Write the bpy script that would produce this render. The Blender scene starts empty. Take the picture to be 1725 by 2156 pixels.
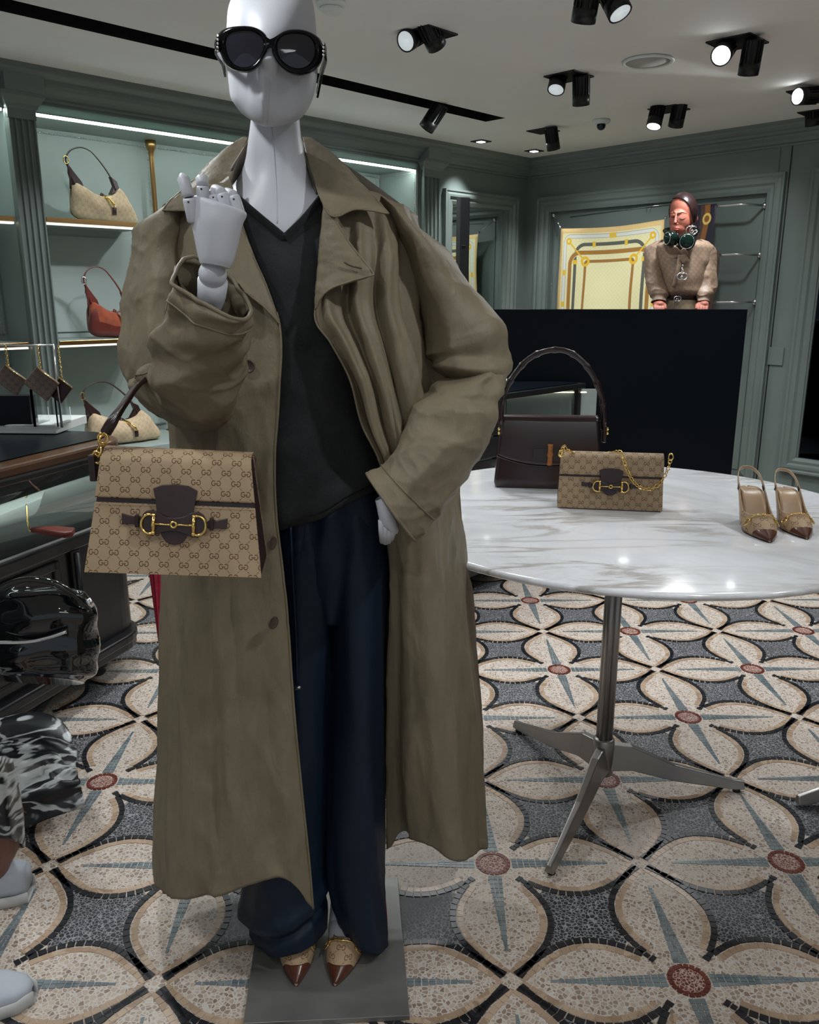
import bpy, bmesh, math, random
import numpy as np
from mathutils import Vector, Matrix, noise

# ------------------------------------------------------------------ camera
SC = bpy.context.scene
COL = SC.collection
F_PX, PITCH, YAW, CAM_H = 1741.04, 0.256092, 0.0077189, 1.40
cam_data = bpy.data.cameras.new('camera'); cam = bpy.data.objects.new('camera', cam_data)
COL.objects.link(cam); SC.camera = cam
cam.location = (0, 0, CAM_H); cam.rotation_euler = (math.pi / 2 - PITCH, 0, -YAW)
cam_data.sensor_fit = 'HORIZONTAL'; cam_data.sensor_width = 36.0
cam_data.lens = 36.0 * F_PX / 1725.0; cam_data.clip_start = 0.05; cam_data.clip_end = 60

# ------------------------------------------------------------------ world, exposure
w = bpy.data.worlds.new('world'); SC.world = w; w.use_nodes = True
w.node_tree.nodes['Background'].inputs[0].default_value = (0.80, 0.90, 1.0, 1)
w.node_tree.nodes['Background'].inputs[1].default_value = 0.35
SC.view_settings.view_transform = 'Standard'; SC.view_settings.look = 'None'
SC.view_settings.gamma = 1.0; SC.view_settings.use_curve_mapping = False
SC.view_settings.exposure = 0.0

# ------------------------------------------------------------------ lamps: shop spots and added fill without fixtures
def spot(loc, target, power, angle=50, blend=0.5, size=0.04, color=(0.93, 0.97, 1.0)):
    l = bpy.data.lights.new('spot_lamp', 'SPOT'); o = bpy.data.objects.new('spot_lamp', l); COL.objects.link(o)
    l.energy = power * 2.2; l.spot_size = math.radians(angle); l.spot_blend = blend; l.shadow_soft_size = size; l.color = color
    o.location = loc
    o.rotation_euler = (Vector(target) - Vector(loc)).to_track_quat('-Z', 'Y').to_euler()
    return o
def area(loc, target, power, sx, sy, color=(0.93, 0.97, 1.0)):
    l = bpy.data.lights.new('area_fill', 'AREA'); o = bpy.data.objects.new('area_fill', l); COL.objects.link(o)
    l.energy = power * 2.2; l.shape = 'RECTANGLE'; l.size = sx; l.size_y = sy; l.color = color
    o.location = loc; o.rotation_euler = (Vector(target) - Vector(loc)).to_track_quat('-Z', 'Y').to_euler()
    return o
# added fill: wide beams under the ceiling, no fixtures, brighten floor and background
area((0.3, -1.6, 2.44), (0.3, -1.4, 0), 12, 1.6, 1.2)  # unseen fill added behind the camera
for x, y, pw, an in ((-1.0, 2.9, 34, 130), (0.15, 3.0, 30, 130), (1.5, 3.0, 34, 130), (0.2, 4.5, 38, 140), (1.6, 4.4, 38, 140), (2.6, 3.6, 30, 140),
                     (0.9, 5.9, 26, 140), (-0.6, 4.2, 26, 140), (1.9, 1.4, 26, 130), (-1.6, 1.2, 18, 130), (0.3, -0.6, 16, 130)):
    spot((x, y, 2.43), (x, y, 0), pw, an, 0.9, 0.08)
spot((-0.85, 1.15, 2.40), (-0.24, 1.47, 1.90), 15, 26, 0.8)
spot((-0.95, 1.15, 2.40), (-0.25, 1.45, 1.1), 10, 60, 0.6)
spot((-1.05, 2.35, 2.40), (-0.22, 1.50, 1.80), 22, 36, 0.6)
spot((1.05, 0.7, 2.40), (0.1, 1.5, 1.0), 22, 50, 0.7)
spot((-0.7, 0.3, 2.40), (-0.3, 1.35, 0.7), 8, 50, 0.7)
spot((1.15, 5.35, 2.42), (1.55, 6.55, 1.5), 16, 60, 0.7)  # spot added to brighten the scarf, no fixture
spot((1.75, 5.0, 2.42), (2.2, 6.0, 1.2), 9, 80, 0.8)
spot((1.05, 3.9, 2.42), (1.50, 4.65, 1.6), 7, 40, 0.7)
# ------------------------------------------------------------------ projection helpers (photo pixel + depth -> metres)
_c, _s, _cy, _sy = math.cos(PITCH), math.sin(PITCH), math.cos(YAW), math.sin(YAW)
def ray(px, py):
    u = (px - 862.5) / F_PX; v = (py - 1078) / F_PX
    yr = _c - v * _s; z = -_s - v * _c
    return Vector((_cy * u + _sy * yr, -_sy * u + _cy * yr, z))
def W(px, py, Y):
    r = ray(px, py); return r * (Y / r.y) + Vector((0, 0, CAM_H))
def onZ(px, py, Z):
    r = ray(px, py); return r * ((Z - CAM_H) / r.z) + Vector((0, 0, CAM_H))
D = math.radians

# ------------------------------------------------------------------ node expression compiler
class NT:
    cur = None
def _new(t): return NT.cur.nodes.new(t)
def _link(sock, v):
    if isinstance(v, E): NT.cur.links.new(v.s, sock)
    elif isinstance(v, bpy.types.NodeSocket): NT.cur.links.new(v, sock)
    else:
        try: sock.default_value = v
        except Exception: sock.default_value = (v, v, v)
def m_(op, a, b=None, c=None):
    n = _new('ShaderNodeMath'); n.operation = op; _link(n.inputs[0], a)
    if b is not None: _link(n.inputs[1], b)
    if c is not None: _link(n.inputs[2], c)
    return E(n.outputs[0])
class E:
    def __init__(s, sock): s.s = sock
    def __add__(a, b): return m_('ADD', a, b)
    def __radd__(a, b): return m_('ADD', a, b)
    def __sub__(a, b): return m_('SUBTRACT', a, b)
    def __rsub__(a, b): return m_('SUBTRACT', b, a)
    def __mul__(a, b): return m_('MULTIPLY', a, b)
    def __rmul__(a, b): return m_('MULTIPLY', a, b)
    def __truediv__(a, b): return m_('DIVIDE', a, b)
    def __lt__(a, b): return m_('LESS_THAN', a, b)
    def __gt__(a, b): return m_('GREATER_THAN', a, b)
def ab(a): return m_('ABSOLUTE', a)
def rnd(a): return m_('ROUND', a)
def mn(a, b): return m_('MINIMUM', a, b)
def mx(a, b): return m_('MAXIMUM', a, b)
def hyp(a, b): return m_('SQRT', a * a + b * b)
def mixc(f, a, b):
    n = _new('ShaderNodeMix'); n.data_type = 'RGBA'; _link(n.inputs[0], f)
    for i, v in ((6, a), (7, b)):
        if isinstance(v, tuple) and len(v) == 3: v = (*v, 1)
        _link(n.inputs[i], v)
    return E(n.outputs[2])
def mixf(f, a, b): return a + (b - a) * f if not isinstance(a, (int, float)) or not isinstance(b, (int, float)) else f * (b - a) + a
def ramp(f, stops):
    n = _new('ShaderNodeValToRGB'); _link(n.inputs[0], f); cr = n.color_ramp
    while len(cr.elements) < len(stops): cr.elements.new(0.5)
    for e, (p, c) in zip(cr.elements, stops):
        e.position = p; e.color = (*c, 1) if len(c) == 3 else c
    return E(n.outputs[0])
def coord(kind='Object', scale=(1, 1, 1), rot=(0, 0, 0), loc=(0, 0, 0)):
    n = _new('ShaderNodeTexCoord'); mp = _new('ShaderNodeMapping')
    NT.cur.links.new(n.outputs[kind], mp.inputs[0])
    mp.inputs['Scale'].default_value = scale; mp.inputs['Rotation'].default_value = rot; mp.inputs['Location'].default_value = loc
    return E(mp.outputs[0])
def geopos(scale=(1, 1, 1), rot=(0, 0, 0)):
    n = _new('ShaderNodeNewGeometry'); mp = _new('ShaderNodeMapping')
    NT.cur.links.new(n.outputs['Position'], mp.inputs[0])
    mp.inputs['Scale'].default_value = scale; mp.inputs['Rotation'].default_value = rot
    return E(mp.outputs[0])
def xyz(v):
    n = _new('ShaderNodeSeparateXYZ'); _link(n.inputs[0], v); return [E(o) for o in n.outputs]
def noi(vec, scale, detail=3, rough=0.5, dist=0.0):
    n = _new('ShaderNodeTexNoise'); _link(n.inputs['Vector'], vec)
    n.inputs['Scale'].default_value = scale; n.inputs['Detail'].default_value = detail
    n.inputs['Roughness'].default_value = rough; n.inputs['Distortion'].default_value = dist
    return E(n.outputs['Fac'])
def vor(vec, scale, feature='F1', out='Distance', rand=1.0):
    n = _new('ShaderNodeTexVoronoi'); n.feature = feature; _link(n.inputs['Vector'], vec)
    n.inputs['Scale'].default_value = scale; n.inputs['Randomness'].default_value = rand
    return E(n.outputs[out])
def bump(h, strength=0.3, dist=0.002):
    n = _new('ShaderNodeBump'); _link(n.inputs['Height'], h)
    n.inputs['Strength'].default_value = strength; n.inputs['Distance'].default_value = dist
    return E(n.outputs[0])

def material(name, color=(0.8, 0.8, 0.8), rough=0.5, metal=0.0, build=None, **kw):
    m = bpy.data.materials.new(name); m.use_nodes = True
    nt = m.node_tree; NT.cur = nt
    b = nt.nodes['Principled BSDF']
    b.inputs['Base Color'].default_value = (*color, 1); b.inputs['Roughness'].default_value = rough
    b.inputs['Metallic'].default_value = metal
    for k, v in kw.items():
        k2 = {'coat': 'Coat Weight', 'coat_rough': 'Coat Roughness', 'sheen': 'Sheen Weight', 'trans': 'Transmission Weight', 'ior': 'IOR',
              'spec': 'Specular IOR Level', 'emis': 'Emission Strength', 'alpha': 'Alpha', 'sss': 'Subsurface Weight'}[k]
        b.inputs[k2].default_value = v
    if 'emis' in kw: b.inputs['Emission Color'].default_value = (*color, 1)
    if build:
        r = build(b) or {}
        for k, v in r.items(): _link(b.inputs[k], v)
    return m
def subtle(name, color, rough, var=0.12, scale=6, bs=0.0, bscale=200, **kw):
    """a plain surface with a little tonal variation and fine relief"""
    def f(b):
        p = coord('Object')
        n = noi(p, scale, 4)
        lo = tuple(c * (1 - var) for c in color); hi = tuple(min(1, c * (1 + var)) for c in color)
        r = {'Base Color': ramp(n, [(0.3, lo), (0.7, hi)])}
        if bs: r['Normal'] = bump(noi(p, bscale, 3), bs, 0.001)
        return r
    return material(name, color, rough, build=f, **kw)

# ------------------------------------------------------------------ mesh builder
def spread(L, m):
    L = list(L)
    return L if len(L) == m else [float(x) for x in np.interp(np.linspace(0, 1, m), np.linspace(0, 1, len(L)), L)]
class MB:
    def __init__(s): s.v = []; s.f = []; s.mi = []; s.uv = {}; s.sm = []
    def add(s, verts, faces, mi=0, uvs=None, smooth=True):
        o = len(s.v); s.v += [Vector(p) for p in verts]
        for k, f in enumerate(faces):
            if uvs is not None: s.uv[len(s.f)] = [uvs[i] for i in f]
            s.f.append([o + i for i in f]); s.mi.append(mi); s.sm.append(smooth)
        return s
    def box(s, c, d, R=None, mi=0):
        c = Vector(c); x, y, z = [q / 2 for q in d]
        P = [Vector((i, j, k)) for i in (-x, x) for j in (-y, y) for k in (-z, z)]
        if R is not None: P = [R @ p for p in P]
        s.add([c + p for p in P], [(0, 1, 3, 2), (4, 6, 7, 5), (0, 4, 5, 1), (2, 3, 7, 6), (0, 2, 6, 4), (1, 5, 7, 3)], mi, smooth=False)
        return s
    def hexa(s, P, mi=0):
        s.add(P, [(0, 1, 2, 3), (7, 6, 5, 4), (0, 4, 5, 1), (1, 5, 6, 2), (2, 6, 7, 3), (3, 7, 4, 0)], mi, smooth=False); return s
    def prism(s, poly, vec, mi=0, smooth=False):
        n = len(poly); poly = [Vector(p) for p in poly]; vec = Vector(vec)
        s.add(poly + [p + vec for p in poly], [list(range(n))[::-1], list(range(n, 2 * n))] + [(i, (i + 1) % n, n + (i + 1) % n, n + i) for i in range(n)], mi, smooth=smooth)
        return s
    def tube(s, path, rad, n=8, mi=0, closed=False, cap=True, flat=None, up=None):
        path = [Vector(p) for p in path]; m = len(path)
        rr = spread(rad, m) if isinstance(rad, (list, tuple)) else [rad] * m
        V = []; N = None
        for i, p in enumerate(path):
            if closed: t = path[(i + 1) % m] - path[i - 1]
            else: t = path[min(i + 1, m - 1)] - path[max(i - 1, 0)]
            t.normalize()
            if N is None:
                a = Vector(up) if up is not None else (Vector((0, 0, 1)) if abs(t.z) < 0.9 else Vector((1, 0, 0)))
                N = (a - t * a.dot(t)).normalized()
            else:
                if up is not None:
                    a = Vector(up); N = (a - t * a.dot(t)).normalized()
                else: N = (N - t * N.dot(t)).normalized()
            B = t.cross(N)
            fl = flat or 1.0
            for k in range(n):
                an = 2 * math.pi * k / n
                V.append(p + (N * math.cos(an) + B * math.sin(an) * fl) * rr[i])
        Fc = []
        L = m if closed else m - 1
        for i in range(L):
            for k in range(n):
                Fc.append((i * n + k, i * n + (k + 1) % n, ((i + 1) % m) * n + (k + 1) % n, ((i + 1) % m) * n + k))
        if cap and not closed: Fc += [list(range(n))[::-1], [(m - 1) * n + k for k in range(n)]]
        s.add(V, Fc, mi); return s
    def strap(s, path, width, thick, side, mi=0, closed=False):
        """flat band along path; side = vector (or list) along its width"""
        path = [Vector(p) for p in path]; m = len(path)
        ww = spread(width, m) if isinstance(width, (list, tuple)) else [width] * m
        V = []
        for i, p in enumerate(path):
            t = (path[(i + 1) % m] - path[i - 1]) if closed else (path[min(i + 1, m - 1)] - path[max(i - 1, 0)])
            t.normalize()
            a = Vector(side[i]) if isinstance(side, list) else Vector(side)
            a = (a - t * a.dot(t)).normalized(); n = t.cross(a)
            a = a * ww[i] / 2; nn = n * thick / 2
            V += [p - a - nn, p + a - nn, p + a + nn, p - a + nn]
        Fc = []
        for i in range(m if closed else m - 1):
            j = (i + 1) % m
            for k in range(4): Fc.append((i * 4 + k, i * 4 + (k + 1) % 4, j * 4 + (k + 1) % 4, j * 4 + k))
        if not closed: Fc += [(3, 2, 1, 0), tuple((m - 1) * 4 + k for k in range(4))]
        s.add(V, Fc, mi); return s
    def grid(s, G, mi=0, closed_u=False, uv=True, us=1.0):
        """G[i][j] points; uv in metres from arc length"""
        R = len(G); Cn = len(G[0]); V = [p for r in G for p in r]
        U = []
        for i in range(R):
            a = 0; row = [0]
            for j in range(1, Cn):
                a += (Vector(G[i][j]) - Vector(G[i][j - 1])).length; row.append(a)
            mid = row[-1] / 2; U.append([x - mid for x in row])
        vv = [0]
        mc = Cn // 2
        for i in range(1, R): vv.append(vv[-1] + (Vector(G[i][mc]) - Vector(G[i - 1][mc])).length)
        uvs = [(U[i][j] * us, -vv[i] * us) for i in range(R) for j in range(Cn)]
        Fc = []
        for i in range(R - 1):
            for j in range(Cn if closed_u else Cn - 1):
                k = (j + 1) % Cn
                Fc.append((i * Cn + j, i * Cn + k, (i + 1) * Cn + k, (i + 1) * Cn + j))
        s.add(V, Fc, mi, uvs if uv else None); return s
    def cap(s, G):
        for gi in (G[0], G[-1]):
            c_ = sum(gi, Vector()) / len(gi); s.add([c_] + gi, [(0, k + 1, (k + 1) % len(gi) + 1) for k in range(len(gi))])
        return s
    def lathe(s, prof, o=(0, 0, 0), axis='Z', n=24, R=None, mi=0, smooth=True):
        o = Vector(o); V = []; m = len(prof)
        for r, h in prof:
            for k in range(n):
                a = 2 * math.pi * k / n; p = Vector((r * math.cos(a), r * math.sin(a), h))
                if R is not None: p = R @ p
                V.append(o + p)
        Fc = [(i * n + k, i * n + (k + 1) % n, (i + 1) * n + (k + 1) % n, (i + 1) * n + k) for i in range(m - 1) for k in range(n)]
        Fc += [list(range(n))[::-1], [(m - 1) * n + k for k in range(n)]]
        s.add(V, Fc, mi, smooth=smooth); return s
    def ball(s, c, r, n=12, R=None, mi=0):
        rx, ry, rz = r if isinstance(r, (tuple, list)) else (r, r, r)
        V = []; Fc = []; c = Vector(c)
        for i in range(n + 1):
            t = math.pi * i / n
            for k in range(2 * n):
                a = math.pi * k / n
                p = Vector((rx * math.sin(t) * math.cos(a), ry * math.sin(t) * math.sin(a), rz * math.cos(t)))
                if R is not None: p = R @ p
                V.append(c + p)
        for i in range(n):
            for k in range(2 * n):
                Fc.append((i * 2 * n + k, (i + 1) * 2 * n + k, (i + 1) * 2 * n + (k + 1) % (2 * n), i * 2 * n + (k + 1) % (2 * n)))
        s.add(V, Fc, mi); return s
    def build(s, name, mats, parent=None, M=None, bevel=0, solid=0, sub=0, weld=0, recalc=True, flat=False, boxuv=True, offset=0, origin=None, remesh=0, smoothit=0):
        """world coordinates in; child meshes are stored relative to their root"""
        V = s.v if M is None else [M @ p for p in s.v]
        if not isinstance(mats, (list, tuple)): mats = [mats]
        if parent is not None:
            o = root_loc(parent)
        elif origin is not None: o = Vector(origin)
        else:
            xs = [p.x for p in V]; ys = [p.y for p in V]; zs = [p.z for p in V]
            o = Vector(((min(xs) + max(xs)) / 2, (min(ys) + max(ys)) / 2, min(zs)))
        me = bpy.data.meshes.new(name)
        me.from_pydata([tuple(p - o) for p in V], [], s.f)
        for m in mats: me.materials.append(m)
        me.polygons.foreach_set('material_index', s.mi)
        me.polygons.foreach_set('use_smooth', [False] * len(s.f) if flat else s.sm)
        uvl = me.uv_layers.new(name='UVMap')
        Vl = s.v
        if boxuv or s.uv:
            data = uvl.data
            for pi, pl in enumerate(me.polygons):
                u = s.uv.get(pi)
                if u:
                    for q, li in enumerate(pl.loop_indices): data[li].uv = u[q]
                else:
                    a, b, c = (Vl[s.f[pi][k]] for k in (0, 1, 2))
                    n = (b - a).cross(c - a); ax = max(range(3), key=lambda i: abs(n[i]))
                    i0, i1 = ((1, 2), (0, 2), (0, 1))[ax]
                    for q, li in enumerate(pl.loop_indices):
                        p = Vl[s.f[pi][q]]; data[li].uv = (p[i0], p[i1])
        if recalc or weld:
            bm = bmesh.new(); bm.from_mesh(me)
            if weld: bmesh.ops.remove_doubles(bm, verts=bm.verts, dist=weld)
            if recalc: bmesh.ops.recalc_face_normals(bm, faces=bm.faces)
            bm.to_mesh(me); bm.free()
        me.update()
        ob = bpy.data.objects.new(name, me); COL.objects.link(ob)
        if parent is not None: ob.parent = parent
        else: ob.location = o
        if remesh:
            md = ob.modifiers.new('remesh', 'REMESH'); md.mode = 'VOXEL'; md.voxel_size = remesh; md.use_smooth_shade = True
        if smoothit:
            md = ob.modifiers.new('smooth', 'SMOOTH'); md.factor = 0.5; md.iterations = smoothit
        if bevel:
            md = ob.modifiers.new('bevel', 'BEVEL'); md.width = bevel; md.segments = 2; md.limit_method = 'ANGLE'; md.angle_limit = D(40)
        if solid:
            md = ob.modifiers.new('solidify', 'SOLIDIFY'); md.thickness = solid; md.offset = offset
        if sub:
            md = ob.modifiers.new('subsurf', 'SUBSURF'); md.levels = sub; md.render_levels = sub
        return ob
def root_loc(o):
    while o.parent is not None: o = o.parent
    return o.location.copy()
def tag(o, label=None, cat=None, group=None, kind=None):
    if label: o['label'] = label
    if cat: o['category'] = cat
    if group: o['group'] = group
    if kind: o['kind'] = kind
    return o
def thing(name, label, cat, loc, group=None):
    o = bpy.data.objects.new(name, None); COL.objects.link(o); o.location = loc; o.empty_display_size = 0.05
    return tag(o, label, cat, group)
def dup(root, loc=None, rotz=None, label=None):
    def cp(o, par):
        c = o.copy(); COL.objects.link(c)
        if par is not None: c.parent = par
        for ch in o.children: cp(ch, c)
        return c
    r = cp(root, None)
    if loc is not None: r.location = loc
    if rotz is not None: r.rotation_euler[2] = rotz
    if label: r['label'] = label
    return r
def cat_spline(P, n):
    """Catmull-Rom through points, n samples per span"""
    P = [Vector(p) for p in P]; out = []
    for i in range(len(P) - 1):
        p0 = P[i - 1] if i else P[0] * 2 - P[1]; p1, p2 = P[i], P[i + 1]
        p3 = P[i + 2] if i + 2 < len(P) else P[-1] * 2 - P[-2]
        for k in range(n):
            t = k / n
            out.append(0.5 * ((2 * p1) + (p2 - p0) * t + (2 * p0 - 5 * p1 + 4 * p2 - p3) * t * t + (3 * p1 - p0 - 3 * p2 + p3) * t ** 3))
    out.append(P[-1]); return out
def patch(rows, nu, nv, fn=None):
    """bicubic net: rows of control points (x,y,Y photo coords) -> dense grid; fn(u,v,p)->p in world space"""
    R = [[W(*p) for p in r] for r in rows]
    R = [cat_spline(r, nu) for r in R]
    cols = [cat_spline([r[j] for r in R], nv) for j in range(len(R[0]))]
    G = [[cols[j][i] for j in range(len(cols))] for i in range(len(cols[0]))]
    return displace(G, fn) if fn else G
def displace(G, fn):
    nr, nc = len(G), len(G[0]); out = []
    for i in range(nr):
        row = []
        for j in range(nc):
            a = G[i][min(j + 1, nc - 1)] - G[i][max(j - 1, 0)]; b = G[min(i + 1, nr - 1)][j] - G[max(i - 1, 0)][j]
            n = a.cross(b)
            if n.length > 1e-12: n.normalize()
            if n.y > 0 and abs(n.y) > 0.3: n = -n
            row.append(G[i][j] + n * fn(j / (nc - 1), i / (nr - 1), G[i][j]))
        out.append(row)
    return out
def rings(spec, nseg=28, nv=6, fn=None):
    """loft of closed rings given in photo coords: (cx,cy,Y, ax,ay,aY, bx,by,bY)"""
    RR = []
    for (cx, cy, cY, ax, ay, aY, bx, by, bY) in spec:
        RR.append([W(cx + ax * math.cos(t) + bx * math.sin(t), cy + ay * math.cos(t) + by * math.sin(t), cY + aY * math.cos(t) + bY * math.sin(t))
                   for t in [2 * math.pi * k / nseg for k in range(nseg)]])
    cols = [cat_spline([r[j] for r in RR], nv) for j in range(nseg)]
    G = [[cols[j][i] for j in range(nseg)] for i in range(len(cols[0]))]
    if fn:
        out = []
        for i, r in enumerate(G):
            c = sum(r, Vector()) / nseg
            out.append([p + (p - c).normalized() * fn(j / nseg, i / (len(G) - 1), p) for j, p in enumerate(r)])
        G = out
    return G

from mathutils.bvhtree import BVHTree
def skin_tree(ob):
    bpy.context.view_layer.update(); dg = bpy.context.evaluated_depsgraph_get()
    ev = ob.evaluated_get(dg).to_mesh(); mw = ob.matrix_world.copy()
    return BVHTree.FromPolygons([mw @ v.co for v in ev.vertices], [tuple(p.vertices) for p in ev.polygons])
def hit(tree, px, py, off, Y):
    r = ray(px, py).normalized(); h = tree.ray_cast(Vector((0, 0, CAM_H)), r)
    return (h[0] if h[0] is not None else W(px, py, Y)) - r * off
# ------------------------------------------------------------------ materials
M = {}
M['green'] = subtle('sage_paint', (0.165, 0.20, 0.185), 0.42, 0.05, 3)
M['green_light'] = subtle('sage_pale_lit', (0.33, 0.395, 0.375), 0.5, 0.05, 2.5, 0.06, 400)  # pale sage; on niche linings the lighter tone is lighting put in
M['ceiling'] = subtle('ceiling_paint', (0.86, 0.85, 0.82), 0.8, 0.02, 2)
M['black'] = material('black_matte', (0.006, 0.006, 0.007), 0.5)
M['black_lamp'] = material('black_lamp_metal', (0.012, 0.012, 0.013), 0.38, 0.3)
M['void'] = material('recess_black', (0.001, 0.001, 0.001), 0.9)
M['booth'] = material('booth_black_gloss', (0.003, 0.005, 0.008), 0.3, spec=0.12)
M['lacquer'] = subtle('black_lacquer_wood', (0.012, 0.012, 0.013), 0.3, 0.2, 5)
M['brown_wood'] = subtle('brown_lacquer_wood', (0.09, 0.045, 0.022), 0.22, 0.2, 5)
M['brass'] = material('aged_brass', (0.42, 0.25, 0.10), 0.30, 1.0)
M['gold'] = material('polished_gold', (0.95, 0.66, 0.22), 0.12, 1.0)
M['chrome'] = material('chrome', (0.85, 0.85, 0.86), 0.15, 1.0)
M['steel'] = subtle('brushed_steel', (0.36, 0.345, 0.33), 0.36, 0.08, 8, metal=0.95)
M['plate'] = subtle('dark_steel_plate', (0.23, 0.225, 0.21), 0.45, 0.3, 5, metal=0.55)
M['mirror'] = material('mirror_glass', (0.62, 0.68, 0.66), 0.015, 1.0)
M['mirror_dark'] = material('smoked_mirror', (0.05, 0.06, 0.08), 0.04, 1.0)
M['glass'] = material('clear_glass', (0.93, 0.97, 0.96), 0.02, 0, trans=1.0, ior=1.45)
M['acrylic'] = material('clear_acrylic', (0.95, 0.97, 0.97), 0.03, 0, trans=1.0, ior=1.3)
M['rod'] = material('satin_chrome', (0.75, 0.76, 0.76), 0.32, 1.0)
M['white'] = subtle('white_plinth', (0.72, 0.76, 0.74), 0.5, 0.03, 4)
M['mannequin'] = subtle('mannequin_white', (0.56, 0.57, 0.61), 0.42, 0.02, 4, 0.08, 900)
M['leather'] = subtle('brown_leather', (0.028, 0.0105, 0.0095), 0.40, 0.15, 12, 0.15, 900, coat=0.15, coat_rough=0.25)
M['leather_gloss'] = subtle('dark_brown_box_leather', (0.022, 0.0085, 0.008), 0.26, 0.15, 10, 0.05, 700, coat=0.3, coat_rough=0.2)
M['toe_leather'] = subtle('chestnut_leather', (0.085, 0.026, 0.012), 0.3, 0.2, 30, coat=0.3)
M['tan_leather'] = subtle('tan_insole', (0.44, 0.29, 0.17), 0.38, 0.08, 20)
M['suede'] = subtle('rust_suede', (0.25, 0.048, 0.014), 0.9, 0.25, 30, 0.4, 600, sheen=0.4)
M['oxblood'] = subtle('oxblood_leather', (0.12, 0.022, 0.016), 0.35, 0.15, 15)
M['lens'] = material('smoked_lens', (0.012, 0.012, 0.022), 0.05, 0.0, coat=0.6)
M['acetate'] = material('black_acetate', (0.002, 0.002, 0.003), 0.10, 0.0, spec=0.25)
M['bamboo'] = subtle('bamboo', (0.36, 0.13, 0.03), 0.3, 0.5, 60)
M['led'] = material('led_strip', (0.88, 1.0, 0.95), 0.5, emis=26.0)
M['soft_glow'] = material('soft_glow_band', (0.85, 0.78, 0.62), 0.5, emis=1.6)  # glow put into the lit shelf bands and the added counter strip
M['bulb'] = material('lamp_reflector_lit', (0.92, 0.97, 1.0), 0.4, emis=9.0)
M['bulb_dim'] = material('lamp_reflector', (0.75, 0.82, 0.85), 0.3, emis=0.55)  # faint glow put into reflectors that give no light
M['red'] = subtle('crimson_cloth', (0.28, 0.006, 0.03), 0.7, 0.2, 30)
M['grout_cream'] = None

def stones(c_lo, c_mid, c_hi, grout, scale, gw=0.055, rough=0.28):
    def f(b):
        p = geopos()
        wob = noi(p, scale * 0.7, 2)
        e = vor(p, scale, 'DISTANCE_TO_EDGE')
        c = vor(p, scale, 'F1', 'Color'); r, g, bl = xyz(c)
        var = ramp(r, [(0.0, c_lo), (0.45, c_mid), (0.9, c_hi), (1.0, tuple(x * 0.6 for x in c_mid))])
        thr = gw + wob * 0.10 * (0.5)
        grt = e < (wob * 0.10 + (gw - 0.04))
        col = mixc(grt, var, grout)
        big = noi(p, 1.1, 3)
        return {'Base Color': col, 'Roughness': grt * 0.3 + (big * 0.15 + (rough + 0.05)), 'Normal': bump(1 - grt * 1.0, 0.12, 0.0006)}
    return f
M['terrazzo_cream'] = material('cream_terrazzo', rough=0.3, build=stones((0.24, 0.165, 0.12), (0.42, 0.325, 0.25), (0.52, 0.42, 0.33), (0.58, 0.53, 0.475), 100, 0.085))
M['terrazzo_black'] = material('black_terrazzo', rough=0.3, build=stones((0.010, 0.011, 0.014), (0.018, 0.020, 0.026), (0.035, 0.037, 0.043), (0.26, 0.26, 0.265), 115, 0.066))
M['terrazzo_red'] = material('red_terrazzo', rough=0.3, build=stones((0.10, 0.022, 0.014), (0.16, 0.04, 0.028), (0.2, 0.06, 0.04), (0.50, 0.38, 0.32), 130, 0.075))
def tile_mat(name, lo, hi):
    def f(b):
        n = _new('ShaderNodeObjectInfo'); p = geopos()
        k = vor(p, 34, 'F1', 'Color'); r, g, bl = xyz(k)
        return {'Base Color': ramp(r, [(0.1, lo), (0.9, hi)])}
    return material(name, rough=0.3, build=f)
M['tile_tan'] = tile_mat('tan_tessera', (0.34, 0.235, 0.155), (0.50, 0.37, 0.26))
M['tile_black'] = tile_mat('black_tessera', (0.008, 0.009, 0.011), (0.022, 0.023, 0.027))
M['tile_blue'] = tile_mat('slate_blue_tessera', (0.12, 0.155, 0.17), (0.20, 0.24, 0.25))
M['tile_red'] = tile_mat('red_tessera', (0.11, 0.02, 0.012), (0.17, 0.045, 0.03))

def marble(b):
    p = geopos(rot=(0, 0, 0.5))
    a = noi(p, 2.2, 8, 0.6, 1.4); v1 = m_('SMOOTH_MIN', ab(a - 0.5) * 9, 1.0, 0.1)
    a2 = noi(p, 5.5, 6, 0.65, 1.0); v2 = mn(ab(a2 - 0.47) * 14, 1.0)
    q = geopos(scale=(1.0, 5.5, 1.0), rot=(0, 0, 0.35))
    a3 = noi(q, 1.5, 8, 0.62, 0.7); v3 = mn(ab(a3 - 0.52) * 16, 1.0)
    sm = noi(p, 1.3, 2); k = mx(0.0, (sm - 0.42) * 4)
    k = mn(mx((sm - 0.40) * 5, 0.0), 1.0); k2 = mn(mx((0.60 - sm) * 5, 0.0), 1.0)
    shade = mn(1 - (1 - v3) * k * 0.62, mn(1 - (1 - v1) * k2 * 0.30, 1 - (1 - v2) * k * 0.16))
    return {'Base Color': ramp(shade, [(0.0, (0.27, 0.235, 0.20)), (0.5, (0.50, 0.48, 0.46)), (0.8, (0.74, 0.74, 0.75)), (1.0, (0.84, 0.85, 0.88))])}
M['marble'] = material('veined_white_marble', rough=0.12, build=marble, coat=0.3, coat_rough=0.05)

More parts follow.
